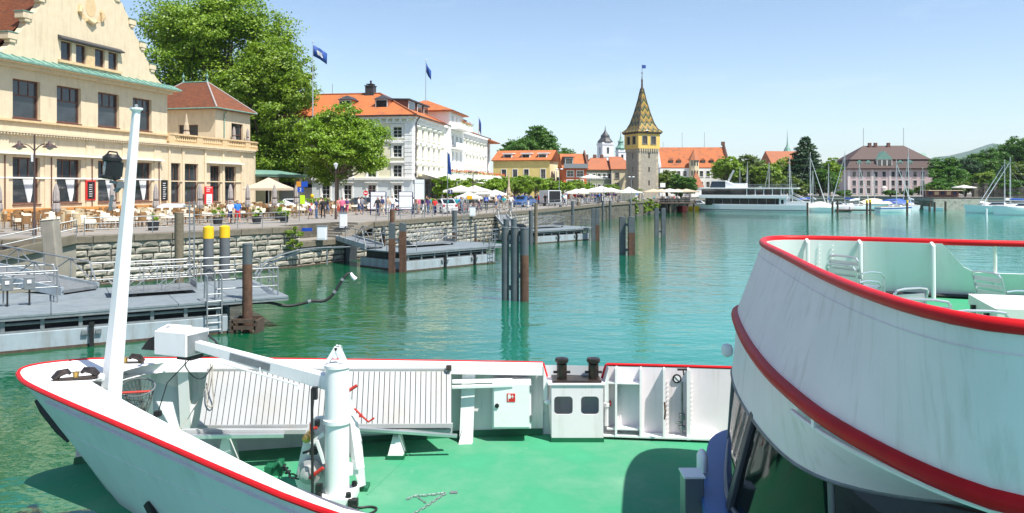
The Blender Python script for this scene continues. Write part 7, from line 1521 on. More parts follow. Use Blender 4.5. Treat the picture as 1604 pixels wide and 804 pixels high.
# rows of bolts and rust on the gate ribs
bolt = MB().lathe([(.011, 0), (.008, .012)], 6).mesh('bolt', 'ship_cap')
for px in (972, 1046, 1084):
    p = wallpt(px)
    for k in range(12): o = place('bolt', bolt, sh); o.matrix_local = T(Vector((p.x, p.y-.012, DZ+.12+k*.075))-sh.location) @ Matrix.Rotation(R(90), 4, 'X')
# gate fittings on the right panel
p = wallpt(1060); c = Vector((p.x, p.y-.015, CZ-(593-HY)*p.y/F)); spart('round_sign', MB().lathe([(.075, -.006), (.075, .006)], 20, 0, T(c) @ Matrix.Rotation(R(90), 4, 'X')), 'black'); spart('round_sign_face', MB().lathe([(.05, -.012), (.05, .012)], 20, 0, T(c) @ Matrix.Rotation(R(90), 4, 'X')), 'sign_white'); spart('round_sign_bar', MB().beam(c+Vector((-.045, -.014, .045)), c+Vector((.045, -.014, -.045)), .014, .006), 'black')
p = wallpt(1068)-NF*.08; spart('gate_bolt', MB().tube([Vector((p.x, p.y, DZ+.1)), Vector((p.x, p.y, DZ+.95))], .022, 8).cb((p.x, p.y, DZ+.38), (.09, .08, .1)).cb((p.x, p.y, DZ+.2), (.1, .09, .06)).cb((p.x-.05, p.y, DZ+.28), (.12, .05, .03)), 'galv', bevel=.008)
spart('gate_handle', MB().beam(at(1061, 579, 12.4), at(1076, 579, 12.4), .03).beam(at(1070, 579, 12.4), at(1071, 588, 12.4), .02), 'lamp_dark')
spart('gate_chain', MB().tube([at(1041, 630, 12.35), at(1042, 645, 12.33), at(1041, 657, 12.35)], .016, 6), 'rust')
# bitt box with two bollards and rounded openings
BYf, BYb = 11.12*S, 11.5*S; bx0, bx1 = (864-802)*BYf/F, (945-802)*BYf/F; btz = CZ-(603-HY)*BYf/F
def rrect(x0, x1, z0, z1, r, n=5): return [(cx+r*math.cos(a), cz+r*math.sin(a)) for cx, cz, a0 in ((x1-r, z1-r, 0), (x0+r, z1-r, 90), (x0+r, z0+r, 180), (x1-r, z0+r, 270)) for a in [R(a0+90*k/n) for k in range(n+1)]]
fx = [(868, 897), (910, 938)]; fz0, fz1 = CZ-(649-HY)*BYf/F, CZ-(621-HY)*BYf/F
bm2 = bmesh.new()
def polyface(bm, outer, holes, y):
    def loop(pts): vs_ = [bm.verts.new((x, y, z)) for x, z in pts]; return [bm.edges.new((vs_[i], vs_[(i+1) % len(vs_)])) for i in range(len(vs_))]
    es = loop(outer)
    for h in holes: es += loop(h)
    bmesh.ops.triangle_fill(bm, use_beauty=True, use_dissolve=False, edges=es)
hl = [rrect((a-802)*BYf/F, (b-802)*BYf/F, fz0, fz1, .06) for a, b in fx]
polyface(bm2, [(bx0, DZ+.05), (bx1, DZ+.05), (bx1, btz), (bx0, btz)], hl, BYf)
me = bpy.data.meshes.new('bitt_box_front'); bm2.to_mesh(me); bm2.free(); me.materials.append(MT['ship_white_worn']); o = place('bitt_box_front', me, sh); sd = o.modifiers.new('thickness', 'SOLIDIFY'); sd.thickness = .02; sd.offset = 0
m = MB(); m.add([(bx0, BYf, DZ), (bx0, BYb+.2, DZ), (bx0-.06, BYb+.2, btz), (bx0, BYf, btz)], [(0, 1, 2, 3)]).add([(bx1, BYf, DZ), (bx1, BYb+.2, DZ), (bx1, BYb+.2, btz), (bx1, BYf, btz)], [(0, 1, 2, 3)]).box(bx0, bx1, BYb-.02, BYb+.2, DZ, btz-.01)
m.box(bx0-.06, bx1+.03, BYf-.03, BYb+.3, btz, btz+.02); spart('bitt_box', m, 'ship_white_worn')
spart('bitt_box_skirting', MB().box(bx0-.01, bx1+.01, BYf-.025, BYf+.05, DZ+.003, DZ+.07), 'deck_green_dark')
spart('bitt_base', MB().box(bx0+.02, bx1-.02, BYf+.03, BYb+.1, btz+.021, btz+.055), 'bollard', bevel=.01)
for px in (880, 929.5):
    x = (px-802)*(BYf+.2)/F
    b = spart('bollard', MB().lathe([(.085, 0), (.085, .24), (.075, .25), (.105, .27), (.115, .30), (.105, .335), (.03, .35)], 18, 0, T((x, BYf+.2, btz+.055))), 'bollard', True)
    sub('horn', MB().tube([(x-.14, BYf+.2, btz+.16), (x+.14, BYf+.2, btz+.16)], .022, 8), 'bollard', b, True)
# sloping ends of the bulwark beside the bitts
for px, c in ((850, GF[-1]), (950, GF2[0])):
    q = Vector((bx0-.06 if px < 900 else bx1+.03, c.y, btz+.01)); d = Vector((0, -.28, 0))
    spart('bulwark_end', MB().add([c+Vector((0, -.02, 0)), c+d, q+d, q+Vector((0, -.02, 0)), (c.x, c.y-.02, DZ), (q.x, q.y-.02, DZ), (c.x, c.y-.28, btz-.3), (q.x, q.y-.28, btz-.3)], [(0, 1, 2, 3), (0, 3, 5, 4), (1, 6, 7, 2)]), 'ship_white')
    spart('red_edge', MB().tube([c, q+Vector((0, 0, .01))], .026, 8), 'ship_red', True)
spart('deck_light', MB().lathe([(.035, 0), (.045, .05), (.01, .1)], 10, 0, T((bx0-.02, BYf+.1, DZ+.62)) @ Matrix.Rotation(R(-90), 4, 'Y')), 'white_plastic', True)
vp = Vector((bx1+.08, BYf+.2, DZ+.55)); spart('valve', MB().tube([vp-Vector((0, 0, .35)), vp], .035, 8).lathe([(.05, -.03), (.05, .03)], 10, 0, T(vp)), 'ship_white', True); spart('valve_wheel', MB().tube([vp+Vector((.06, .04*math.cos(a), .04*math.sin(a)+.02)) for a in [R(36*i) for i in range(10)]], .012, 6, 0, True), 'hose_red', True)
# fire hose cabinet
Yc = 12.42; c0, c1 = at(771, 672, Yc), at(832, 598, Yc); m = MB().box(c0.x, c1.x, Yc, 12.75, c0.z, c1.z); fc = spart('hose_cabinet', m, 'ship_white', bevel=.012)
sub('cabinet_door', MB().box(c0.x+.025, c1.x-.02, Yc-.022, Yc-.001, c0.z+.03, c1.z-.03), 'ship_cap', fc, bevel=.006)
sub('latch', MB().lathe([(.035, -.012), (.035, .012)], 14, 0, T((at(778.5, 635, Yc).x, Yc-.03, at(778, 635, Yc).z)) @ Matrix.Rotation(R(90), 4, 'X')), 'black', fc)
for y in (608, 655): sub('hinge', MB().box(c1.x-.02, c1.x+.012, Yc-.03, Yc+.02, at(0, y, Yc).z-.05, at(0, y, Yc).z+.05), 'galv_dark', fc)
s0, s1 = at(794, 629, Yc), at(807, 616, Yc); sub('hose_sign', MB().box(s0.x, s1.x, Yc-.028, Yc-.0225, s0.z, s1.z), 'red_sign', fc)
w_, h_ = s1.x-s0.x, s1.z-s0.z
sub('hose_symbol', MB().box(s0.x+w_*.12, s0.x+w_*.45, Yc-.032, Yc-.0285, s0.z+h_*.40, s0.z+h_*.9).box(s0.x+w_*.45, s0.x+w_*.85, Yc-.032, Yc-.0285, s0.z+h_*.58, s0.z+h_*.68).box(s0.x+w_*.62, s0.x+w_*.72, Yc-.032, Yc-.0285, s0.z+h_*.42, s0.z+h_*.85).box(s0.x+w_*.14, s0.x+w_*.2, Yc-.032, Yc-.0285, s0.z+h_*.12, s0.z+h_*.40), 'sign_white', fc)
# the ribbed boarding ramp leaning on the bulwark
TL, TR, BL, BR = at(325, 581, 11.75), at(707, 581, 12.35), at(311, 667, 11.25), at(707, 664, 11.9)
rpn = thing('boarding_ramp', 'grey ribbed aluminium boarding ramp stowed against the far bulwark', 'boarding ramp', (TL+TR+BL+BR)/4, world=True)
nr = 46; ex = (BR-BL)/nr; L_ = ex.length
nrm = (TR-TL).cross(BL-TL).normalized(); nrm = nrm if nrm.y < 0 else -nrm
MB().add([TL-nrm*.03, TR-nrm*.03, BR-nrm*.03, BL-nrm*.03], [(0, 1, 2, 3)]).obj('backing', 'ramp_alu', rpn)
for i in range(nr):
    a, b = TL.lerp(TR, (i+.5)/nr), BL.lerp(BR, (i+.5)/nr); MB().beam(b, a, L_*.86, .045, 0, tuple(nrm)).obj('slat', 'ramp_alu', rpn)
MB().beam(BL+Vector((-.02, 0, -.02)), BR+Vector((.02, 0, -.02)), .07, .06).beam(TL+Vector((0, 0, .02)), TR+Vector((0, 0, .02)), .06, .03).obj('edge_rail', 'ramp_alu', rpn)
MB().cb(at(703, 576, 12.3), (.08, .08, .07)).obj('ramp_hook', 'lamp_dark', rpn)
# long rails lying under the ramp with their white feet
bl = thing('stowed_rails', 'pair of long pale aluminium rails on white feet below the ramp', 'rail bundle', at(500, 690, 11.4), world=True)
MB().beam(at(283, 676, 11.05), at(708, 675, 11.95), .08, .07).obj('rail', 'ramp_alu', bl, bevel=.006); MB().beam(at(290, 684, 10.98), at(445, 682, 11.3), .07, .06).obj('rail', 'alu', bl, bevel=.006); MB().beam(at(560, 672, 11.6), at(716, 683, 11.75), .06, .05).obj('rail', 'alu', bl, bevel=.006)
for px, yb, Y in ((355, 709, 11.35), (621, 697, 11.75)):
    t0 = at(px, 680, Y); b0 = at(px, yb, Y); b0.z = DZ+.005; m = MB().loft([[(b0.x-.13, Y-.12, DZ+.005), (b0.x+.13, Y-.12, DZ+.005), (b0.x+.13, Y+.2, DZ+.005), (b0.x-.13, Y+.2, DZ+.005)], [(t0.x-.045, Y-.03, t0.z), (t0.x+.045, Y-.03, t0.z), (t0.x+.045, Y+.2, t0.z), (t0.x-.045, Y+.2, t0.z)]], 0, True); m.obj('foot', 'ship_white', bl)
    MB().box(b0.x-.135, b0.x+.135, Y-.125, Y+.2, DZ+.004, DZ+.06).obj('foot_skirting', 'deck_green_dark', bl); MB().cb(t0+Vector((.0, -.05, .02)), (.06, .1, .12)).obj('clamp', 'galv', bl)
# ---------------------------------------------------------------- mast
MY = 10.6
def mp(px, py): return at(px, py, MY)
b0, b1 = mp(167, 690), mp(213.5, 172); dd = (b1-b0).normalized()
mast = MB(); wv = Vector((0, 0, 0))
def mring(c, w_):
    a = Vector((.80, -.60, 0)); b = Vector((.60, .80, 0)); return [c+a*w_*.62+b*-w_*.18, c+a*w_*.5+b*w_*.45, c-a*w_*.5+b*w_*.5, c-a*w_*.62-b*w_*.25, c-a*w_*.3-b*w_*.5, c+a*w_*.42-b*w_*.42]
mast.loft([mring(b0.lerp(b1, k), .245-.155*k) for k in (0, .25, .5, .75, 1)], 0, True); mast.add(mring(b1, .09), [tuple(range(6))]); ms_ = spart('mast', mast, 'ship_white', bevel=.006)
sub('mast_cap', MB().lathe([(.05, -.03), (.085, .0), (.085, .025)], 14, 0, T(b1)), 'ship_white', ms_)
sub('mast_light', MB().lathe([(.025, 0), (.025, .04), (.012, .05)], 8, 0, T(b1+Vector((0, 0, .025)))), 'galv', ms_)
sub('stay', MB().tube([mp(211, 178), mp(186, 560)], .006, 5).tube([mp(214, 178), mp(190, 600)], .007, 5).tube([mp(192, 390), mp(171, 560), mp(170, 585)], .008, 5), 'galv_dark', ms_)
c = mp(177, 262)+Vector((0, -.05, 0)); tl = Matrix.Translation(c) @ Matrix.Rotation(R(7), 4, 'Y') @ Matrix.Scale(.88, 4)
nl = spart('navigation_lamp', MB().lathe([(.11, -.19), (.155, -.17), (.155, -.14), (.11, -.13)], 18, 0, tl).lathe([(.12, .08), (.14, .10), (.14, .15), (.11, .175), (.09, .2), (.02, .205)], 18, 0, tl).box(-.02, .13, -.12, .12, -.14, .09, 0, tl), 'black', True)
sub('lamp_lens', MB().lathe([(.10, -.13), (.115, -.02), (.10, .08)], 18, 0, tl), 'lens_clear', nl, True); sub('lamp_handle', MB().tube([tl @ Vector((-.08, 0, .2)), tl @ Vector((-.06, 0, .24)), tl @ Vector((.06, 0, .24)), tl @ Vector((.08, 0, .2))], .012, 6), 'black', nl)
sub('lamp_bracket', MB().beam(c+Vector((-.02, 0, -.2)), mp(191, 288), .05, .04).beam(mp(181, 300), mp(193, 286), .06, .05).cb(mp(191, 290), (.10, .1, .09)).tube([mp(176, 306), mp(172, 330)], .02, 6), 'ship_grey', nl)
sub('mast_foot', MB().cb(mp(171, 590)+Vector((-.1, -.02, 0)), (.28, .12, .10)), 'ship_white', ms_, bevel=.015)
# fairleads on the bow deck
for px, py, Y, rz, nm in ((119, 590, 10.35, R(25), 'bow_fairlead'), (196, 566, 11.5, R(5), 'side_fairlead')):
    c = at(px, py, Y); c.z = (2.8 if px < 150 else 2.74); M = T(c) @ Rz(rz); q = MB().box(-.26, .26, -.05, .05, .0, .03, 0, M)
    for s in (-1, 1): q.tube([M @ Vector((s*.26, 0, .03)), M @ Vector((s*.2, 0, .10)), M @ Vector((s*.1, 0, .12)), M @ Vector((s*.06, 0, .08))], [.045, .05, .04, .02], 8)
    f_ = spart(nm, q, 'bollard', True)
    sub('roller', MB().lathe([(.05, .0), (.035, .03), (.035, .07), (.05, .10)], 14, 0, M), 'brass', f_, True)
# landing net hung behind the mast
nt_ = thing('landing_net', 'round landing net with red handle hanging inside the bow', 'landing net', at(215, 610, 11.1), world=True)
cn = at(215, 607, 11.0); ring_ = [cn+Vector((.25*math.cos(a), .12*math.sin(a), .10*math.sin(a))) for a in [2*math.pi*k/24 for k in range(24)]]
MB().tube(ring_, .012, 6, 0, True).obj('hoop', 'galv_dark', nt_, smooth=True); MB().tube([at(183, 616, 10.8), at(240, 613, 11.05)], .018, 8).obj('handle', 'hose_red', nt_)
q = MB(); tip = cn+Vector((.08, 0, -.42))
for k in range(0, 24): q.tube([ring_[k], ring_[k].lerp(tip, .5)+Vector((.03*math.sin(k), 0, -.04)), tip+Vector((.05*math.cos(k), .04*math.sin(k), 0))], .004, 3)
for s in (.2, .4, .6, .8): q.tube([ring_[k].lerp(tip, s) for k in range(24)], .004, 3, 0, True)
q.obj('net', 'mesh_net', nt_)
# ---------------------------------------------------------------- deck crane
CC = on(528, 783, DZ); 
cr = spart('crane_column', MB().lathe([(.185, .10), (.185, 1.02), (.215, 1.03), (.215, 1.08), (.19, 1.09), (.18, 1.75), (.20, 1.76), (.20, 1.80), (.05, 1.82)], 32, 0, T(CC) @ Matrix.Diagonal((.86, .86, 1, 1))), 'ship_white', True)
sub('base_plate', MB().box(CC.x-.25, CC.x+.25, CC.y-.25, CC.y+.25, DZ+.002, DZ+.11), 'ship_white', cr, bevel=.012)
for sx in (-1, 1):
    for sy in (-1, 1): sub('bolt', MB().lathe([(.04, 0), (.035, .06), (.01, .07)], 8, 0, T((CC.x+sx*.19, CC.y+sy*.19, DZ+.11))), 'black', cr)
J0 = CC+Vector((-.05, -.02, 1.55)); J1 = at(309, 541, 10.95)
jb = spart('jib', MB().beam(J0, J1, .15, .19, 0, (0, 0, 1), .12, .13), 'ship_white', bevel=.012)
jd = (J1-J0).normalized(); th_ = math.atan2(jd.y, jd.x); MJ = T(J1+jd*.12) @ Rz(th_)
sub('jib_box', MB().box(-.12, .46, -.23, .22, -.15, .19, 0, MJ), 'ship_white', jb, bevel=.01); sub('jib_box_side', MB().box(-.135, -.121, -.2, .19, -.13, .15, 0, MJ), 'galv', jb)
sub('jib_box_bar', MB().tube([MJ @ Vector((.1, -.1, .21)), MJ @ Vector((.5, -.08, .21)), MJ @ Vector((.56, .05, .15))], .025, 8), 'ship_white', jb, True)
sub('sheave_housing', MB().box(-.1, .16, -.13, .1, -.22, -.15, 0, MJ), 'rubber', jb)
fl0 = at(232, 540, 11.2); sub('flood_light', MB().loft([[fl0+Vector((-.11, 0, -.07)), fl0+Vector((.13, 0, -.09)), fl0+Vector((.13, .2, -.09)), fl0+Vector((-.11, .2, -.07))], [fl0+Vector((0, 0, .08)), fl0+Vector((.12, 0, .10)), fl0+Vector((.12, .2, .10)), fl0+Vector((0, .2, .08))]], 0, True).cb(fl0+Vector((.14, .08, .06)), (.08, .1, .2)), 'black', jb, bevel=.01)
up_ = Vector((0, 0, 1)); pp_ = [J0.lerp(J1, k) for k in (.22, .5, .8)]
sub('jib_handrail', MB().tube([pp_[0]+Vector((0, -.12, -.17)), pp_[0]+Vector((0, -.12, -.12)), pp_[2]+Vector((0, -.1, -.12)), pp_[2]+Vector((0, -.1, -.08))], .012, 6).tube([pp_[1]+Vector((0, -.11, -.12)), pp_[1]+Vector((0, -.11, -.03))], .01, 6), 'ship_white', jb)
a_, b_ = J0.lerp(J1, .42), J0.lerp(J1, .72); sd_ = Vector((jd.y, -jd.x, 0)).normalized(); sd_ = sd_ if sd_.y < 0 else -sd_
sub('name_plate', MB().beam(a_+sd_*.073, b_+sd_*.068, .006, .10), 'galv', jb)
sub('hook_cable', MB().tube([MJ @ Vector((.05, -.1, -.2)), at(262, 600, 10.9), at(247, 648, 10.85)], .008, 5).tube(smooth_pts([MJ @ Vector((-.05, -.15, -.1)), at(285, 565, 10.7), at(300, 590, 10.8), at(318, 596, 11), at(332, 575, 11.3)], 2), .008, 5).tube(smooth_pts([MJ @ Vector((-.12, -.2, .1)), MJ @ Vector((-.3, -.25, -.05)), MJ @ Vector((-.2, -.22, -.22)), MJ @ Vector((0, -.1, -.2))], 2), .014, 6), 'black', jb)
sub('hook_block', MB().cb(at(247, 648, 10.85), (.09, .07, .07)).tube([at(245, 652, 10.85), at(242, 660, 10.85)], .018, 6), 'black', jb)
sub('loop_rope', MB().tube(smooth_pts([at(330, 570, 11.5), at(327, 600, 11.45), at(322, 630, 11.4), at(330, 640, 11.35), at(336, 632, 11.4), at(332, 600, 11.45), at(333, 572, 11.5)], 2), .010, 6).tube([at(327, 600, 11.45), at(295, 655, 11.2), at(278, 676, 10.9)], .006, 5), 'rope', jb, True)
sub('sheave', MB().loft([[CC+Vector((-.12, y, 1.81)), CC+Vector((-.04, y, 2.02)), CC+Vector((.05, y, 2.03)), CC+Vector((.09, y, 1.81))] for y in (-.06, -.045)], 0, True).loft([[CC+Vector((-.12, y, 1.81)), CC+Vector((-.04, y, 2.02)), CC+Vector((.05, y, 2.03)), CC+Vector((.09, y, 1.81))] for y in (.045, .06)], 0, True).beam(CC+Vector((-.12, -.06, 1.83)), CC+Vector((0, -.06, 2.03)), .03, .05).beam(CC+Vector((0, -.06, 2.03)), CC+Vector((.09, -.06, 1.83)), .03, .05).beam(CC+Vector((-.12, .06, 1.83)), CC+Vector((0, .06, 2.03)), .03, .05).beam(CC+Vector((0, .06, 2.03)), CC+Vector((.09, .06, 1.83)), .03, .05).tube([CC+Vector((-.01, -.07, 1.93)), CC+Vector((-.01, .07, 1.93))], .05, 10), 'ship_white', cr)
sub('hydraulic_hose', MB().tube([CC+Vector((-.30, -.12, 1.50)), CC+Vector((-.29, -.16, 1.0)), CC+Vector((-.28, -.18, .5)), CC+Vector((-.28, -.18, .05))], .018, 8), 'rubber', cr, True)
sub('hose_coupling', MB().cb(CC+Vector((-.27, -.1, 1.44)), (.07, .07, .16)).cb(CC+Vector((-.2, -.15, .2)), (.08, .08, .13)), 'black', cr)
# winch on the crane's left
Yp = CC.y+.12
def wp(px, py, Y=Yp): return at(px, py, Y)
pl = [(462, 752), (476, 686), (483, 664), (494, 654), (510, 652), (512, 770), (470, 776)]
wn_ = spart('winch_frame', MB().loft([[wp(*q) for q in pl], [wp(*q)+Vector((0, .05, 0)) for q in pl]], 0, True).add([wp(*q) for q in pl], [tuple(range(7))]).add([wp(*q)+Vector((0, .05, 0)) for q in pl], [tuple(range(7))]), 'ship_white', bevel=.01)
dc = wp(487, 737, Yp-.06); sub('winch_drum', MB().lathe([(.16, 0), (.16, .08), (.11, .09), (.10, .16), (.05, .17), (.05, .21), (.01, .22)], 24, 0, T(dc) @ Matrix.Rotation(R(90), 4, 'X')), 'ramp_alu', wn_, True)
sub('winch_motor', MB().lathe([(.055, 0), (.055, .2), (.03, .22)], 14, 0, T(wp(486, 680, Yp-.02)) @ Matrix.Rotation(R(90), 4, 'X')), 'brass', wn_, True)
sub('winch_valve', MB().cb(wp(492, 706, Yp-.1), (.10, .12, .08)).tube([wp(474, 710, Yp-.15), wp(492, 704, Yp-.15)], .02, 6).cb(wp(497, 663, Yp-.1), (.06, .08, .09)), 'black', wn_, bevel=.01)
sub('winch_arm', MB().beam(wp(488, 695, Yp-.12), wp(508, 678, Yp-.12), .06, .05).beam(wp(496, 690, Yp-.2), wp(508, 726, Yp-.2), .03, .04), 'ship_white', wn_)
sub('winch_lever', MB().tube([wp(485, 749, Yp-.26), wp(506, 733, Yp-.26)], .025, 8).tube([wp(486, 673, Yp-.15), wp(497, 670, Yp-.15)], .02, 8).tube([wp(487, 664, Yp-.15), wp(487, 672, Yp-.15)], .018, 8), 'hose_red', wn_, True)
sub('crank_lever', MB().tube([wp(545, 613, 10.2), wp(559, 604, 10.2)], .022, 8).tube([wp(555, 640, 10.25), wp(566, 651, 10.25), wp(577, 661, 10.25), wp(586, 655, 10.25)], .014, 8).cb(wp(565, 651, 10.25), (.04, .04, .04)), 'hose_red', wn_, True)
br_ = [(544, 606), (556, 640), (567, 690), (573, 760), (562, 764), (545, 700)]
spart('crane_bracket', MB().loft([[wp(*q, 10.45) for q in br_], [wp(*q, 10.38) for q in br_]], 0, True).add([wp(*q, 10.38) for q in br_], [tuple(range(6))]).beam(wp(550, 650, 10.35), wp(562, 735, 10.2), .12, .12).beam(wp(545, 735, 10.2), wp(560, 732, 10.25), .1, .16), 'ship_white', bevel=.01)
x_ = on(566, 766, DZ); spart('bracket_skirting', MB().box(x_.x-.1, x_.x+.1, x_.y-.1, x_.y+.12, DZ+.003, DZ+.05), 'deck_green_dark')
# anchor gear and chains
ag = thing('chain_stopper', 'green painted chain stopper beside the crane winch', 'chain stopper', on(432, 742, DZ), world=True)
c = on(432, 742, DZ); MB().box(c.x-.14, c.x+.12, c.y-.09, c.y+.09, DZ, DZ+.13).tube([c+Vector((.0, -.1, .12)), c+Vector((.08, -.1, .2)), c+Vector((.14, -.1, .1))], .03, 8).box(c.x+.02, c.x+.1, c.y-.1, c.y+.1, DZ+.13, DZ+.19).obj('body', 'deck_green_dark', ag, bevel=.02)
def chain(t, pts, r, mat, nm='chain_link'):
    P = resample(pts, max(3, int(sum((Vector(b)-Vector(a)).length for a, b in zip(pts[:-1], pts[1:]))/(r*3.6))))
    lk = MB().tube([(r*1.9*math.cos(a)*(1 if abs(math.cos(a)) > .3 else 1), r*math.sin(a), 0) for a in [2*math.pi*k/10 for k in range(10)]], r*.34, 5, 0, True).mesh(nm, mat)
    for i in range(len(P)-1):
        d = P[i+1]-P[i]; o = place(nm, lk, t); o.matrix_local = T((P[i]+P[i+1])/2-t.location) @ d.to_track_quat('X', 'Z').to_matrix().to_4x4() @ Matrix.Rotation(R(90*(i % 2)+20), 4, 'X')
chain(ag, [c+Vector((.1, 0, .12)), wp(455, 745, Yp-.1), wp(470, 752, Yp-.1), wp(478, 745, Yp-.05)], .035, 'black')
dcn = thing('deck_chain', 'thin steel chain with shackle lying on the green deck', 'chain', on(680, 780, DZ), world=True)
cpt = [on(x, y, DZ+.015) for x, y in ((637, 782), (650, 777), (668, 776), (685, 774), (700, 772), (690, 778), (678, 786), (665, 795), (650, 803), (642, 812))]; chain(dcn, cpt, .016, 'galv'); MB().box(0, .10, -.03, .03, 0, .012, 0, T(on(705, 772, DZ+.005))).obj('shackle', 'galv', dcn); chain(dcn, [on(655, 779, DZ+.012), on(662, 784, DZ+.012), on(668, 788, DZ+.012)], .014, 'galv')
dh = thing('deck_cable', 'dark cable loop at the foot of the crane', 'cable', on(580, 795, DZ), world=True); MB().tube(smooth_pts([on(552, 792, DZ+.1), on(560, 796, DZ+.02), on(580, 793, DZ+.02), on(592, 796, DZ+.02), on(586, 802, DZ+.02), on(570, 808, DZ+.02)], 2), .014, 6).cb(on(553, 788, DZ+.06), (.12, .1, .1)).obj('cable', 'rubber', dh, smooth=True)

# ---------------------------------------------------------------- wheelhouse and upper deck
RZ, BZ, LZ, KZ, UZ = .65, 1.53, 2.12, 3.0, 1.31
rail = smooth_pts([W2(9, 2.25, RZ), W2(4.6, 2.85, RZ), W2(3.25, 3.12, RZ)]+[sp(x, y, RZ) for x, y in ((1604, 515), (1500, 500), (1400, 475), (1300, 437), (1230, 400), (1197, 384), (1193, 379), (1199, 375), (1225, 373), (1300, 374), (1400, 377), (1604, 383))]+[W2(9, 8.0, RZ)], 2)
band = smooth_pts([W2(9, 2.3, BZ), W2(4.7, 2.95, BZ), W2(3.35, 3.22, BZ)]+[sp(x, y, BZ) for x, y in ((1604, 797), (1500, 763), (1400, 718), (1300, 663), (1250, 625), (1200, 580), (1165, 530), (1150, 490))]+[W2(2.9, 9.72, BZ), W2(3.5, 9.85, BZ), W2(5.9, 8.95, BZ), W2(9, 8.2, BZ)], 2)
visor = smooth_pts([W2(9, 4.1, LZ), W2(4.5, 4.85, LZ), W2(3.2, 5.1, LZ)]+[sp(x, y, LZ) for x, y in ((1400, 778), (1306, 757), (1257, 735), (1224, 711), (1191, 675), (1168, 642), (1149, 606), (1144, 570))]+[W2(3.1, 9.55, LZ), W2(5, 9.2, LZ), W2(9, 8.3, LZ)], 2)
ledge = smooth_pts([W2(9, 3.95, KZ), W2(4.4, 4.75, KZ), W2(2.9, 5.0, KZ), W2(2.2, 5.45, KZ), W2(1.9, 6.2, KZ)]+[sp(x, y, KZ) for x, y in ((1109, 806), (1105, 760), (1111, 715), (1118, 682))]+[W2(2.9, 9.6, KZ), W2(5, 9.25, KZ), W2(9, 8.4, KZ)], 2)
NP = 120
def by_key(c, keys):
    """resample so that given fractions land on key points"""
    return resample(c, NP)
def pair(c):     # parametrise every curve by the direction seen from a point inside, so that lofts do not twist
    o = Vector((4.6*S, 6.6*S, 0)); A = []; last = None
    for p in c:
        a = math.atan2(p.y-o.y, p.x-o.x)
        if a > math.pi*.75-1.2 and False: pass
        A.append(a if a < 0 or True else a)
    A = np.unwrap(A); return A
def by_angle(c, th):
    A = pair(c); P = np.array([tuple(p) for p in c]); idx = np.argsort(A); return [Vector([float(np.interp(t, A[idx], P[idx, k])) for k in range(3)]) for t in th]
ang = [pair(c) for c in (rail, band, visor, ledge)]
lo_ = max(a.min() for a in ang); hi_ = min(a.max() for a in ang); th = np.linspace(lo_, hi_, NP)
rail_a, band_a, visor_a, ledge_a = [by_angle(c, th) for c in (rail, band, visor, ledge)]
upz = lambda c, dz: [p+Vector((0, 0, dz)) for p in c]
def opening(p):   # lowered part of the far side
    px = 802+p.x/p.y*F
    return 0 if p.y < 8 or px < 1485 else .36*min(1, max(0, (px-1485)/34))**.6
rl_top = [p-Vector((0, 0, .02+opening(p))) for p in rail_a]
def mix(a, b, t): return [p.lerp(q, t) for p, q in zip(a, b)]
spart('upper_bulwark', MB().loft([band_a, mix(band_a, rl_top, .35), mix(band_a, rl_top, .7), rl_top]), 'ship_white_worn', True)
def inward(c, d): 
    o = Vector((4.6*S, 6.6*S, 0)); r = []
    for i, p in enumerate(c):
        v = c[min(i+1, len(c)-1)]-c[max(i-1, 0)]; v.z = 0; v.normalize(); n_ = Vector((-v.y, v.x, 0))
        if n_.dot(o-Vector((p.x, p.y, 0))) < 0: n_ = -n_
        r.append(p+n_*d)
    return r
UZw = CZ-UZ*S
inn = inward(rl_top, .06); flc = mix(band_a, rail_a, .25); inb = [Vector((p.x, p.y, UZw-.02)) for p in inward(flc, .07)]
spart('upper_bulwark_inside', MB().loft([rl_top, inn, inb]), 'inner_white', True)
spart('top_rail', MB().tube(rail_a, .042, 10), 'ship_red', True)
spart('red_band', MB().tube(band_a, .062, 10), 'ship_red_dark', True)
seam = inward(mix(band_a, rl_top, .86), -.004); spart('seam', MB().tube(seam, .0045, 5), 'ship_white_worn', True)
spart('visor', MB().loft([band_a, mix(upz(band_a, -.1), visor_a, .12), mix(upz(band_a, -.05), visor_a, .55), visor_a]), 'ship_white_worn', True)
spart('visor_edge', MB().tube(visor_a, .018, 6), 'galv_dark', True)
pipe = [p for p in upz(inward(mix(band_a, visor_a, .10), -.05), -.05)]; pi = [p for p in pipe if 4.1*S*0 < p.y < 5.6*S]
spart('visor_pipe', MB().tube(pi, .022, 8), 'ship_white', True)
for k in (3, len(pi)//3, 2*len(pi)//3): spart('pipe_bracket', MB().cb(pi[k]+Vector((0, 0, .05)), (.05, .05, .1)), 'ship_white')
uf = inward(flc, .05); spart('upper_deck', MB().add([(p.x, p.y, UZw) for p in uf], [tuple(range(NP))]).add([(p.x, p.y, UZw-.06) for p in inward(band_a, .14)], [tuple(range(NP))]), 'deck_green')
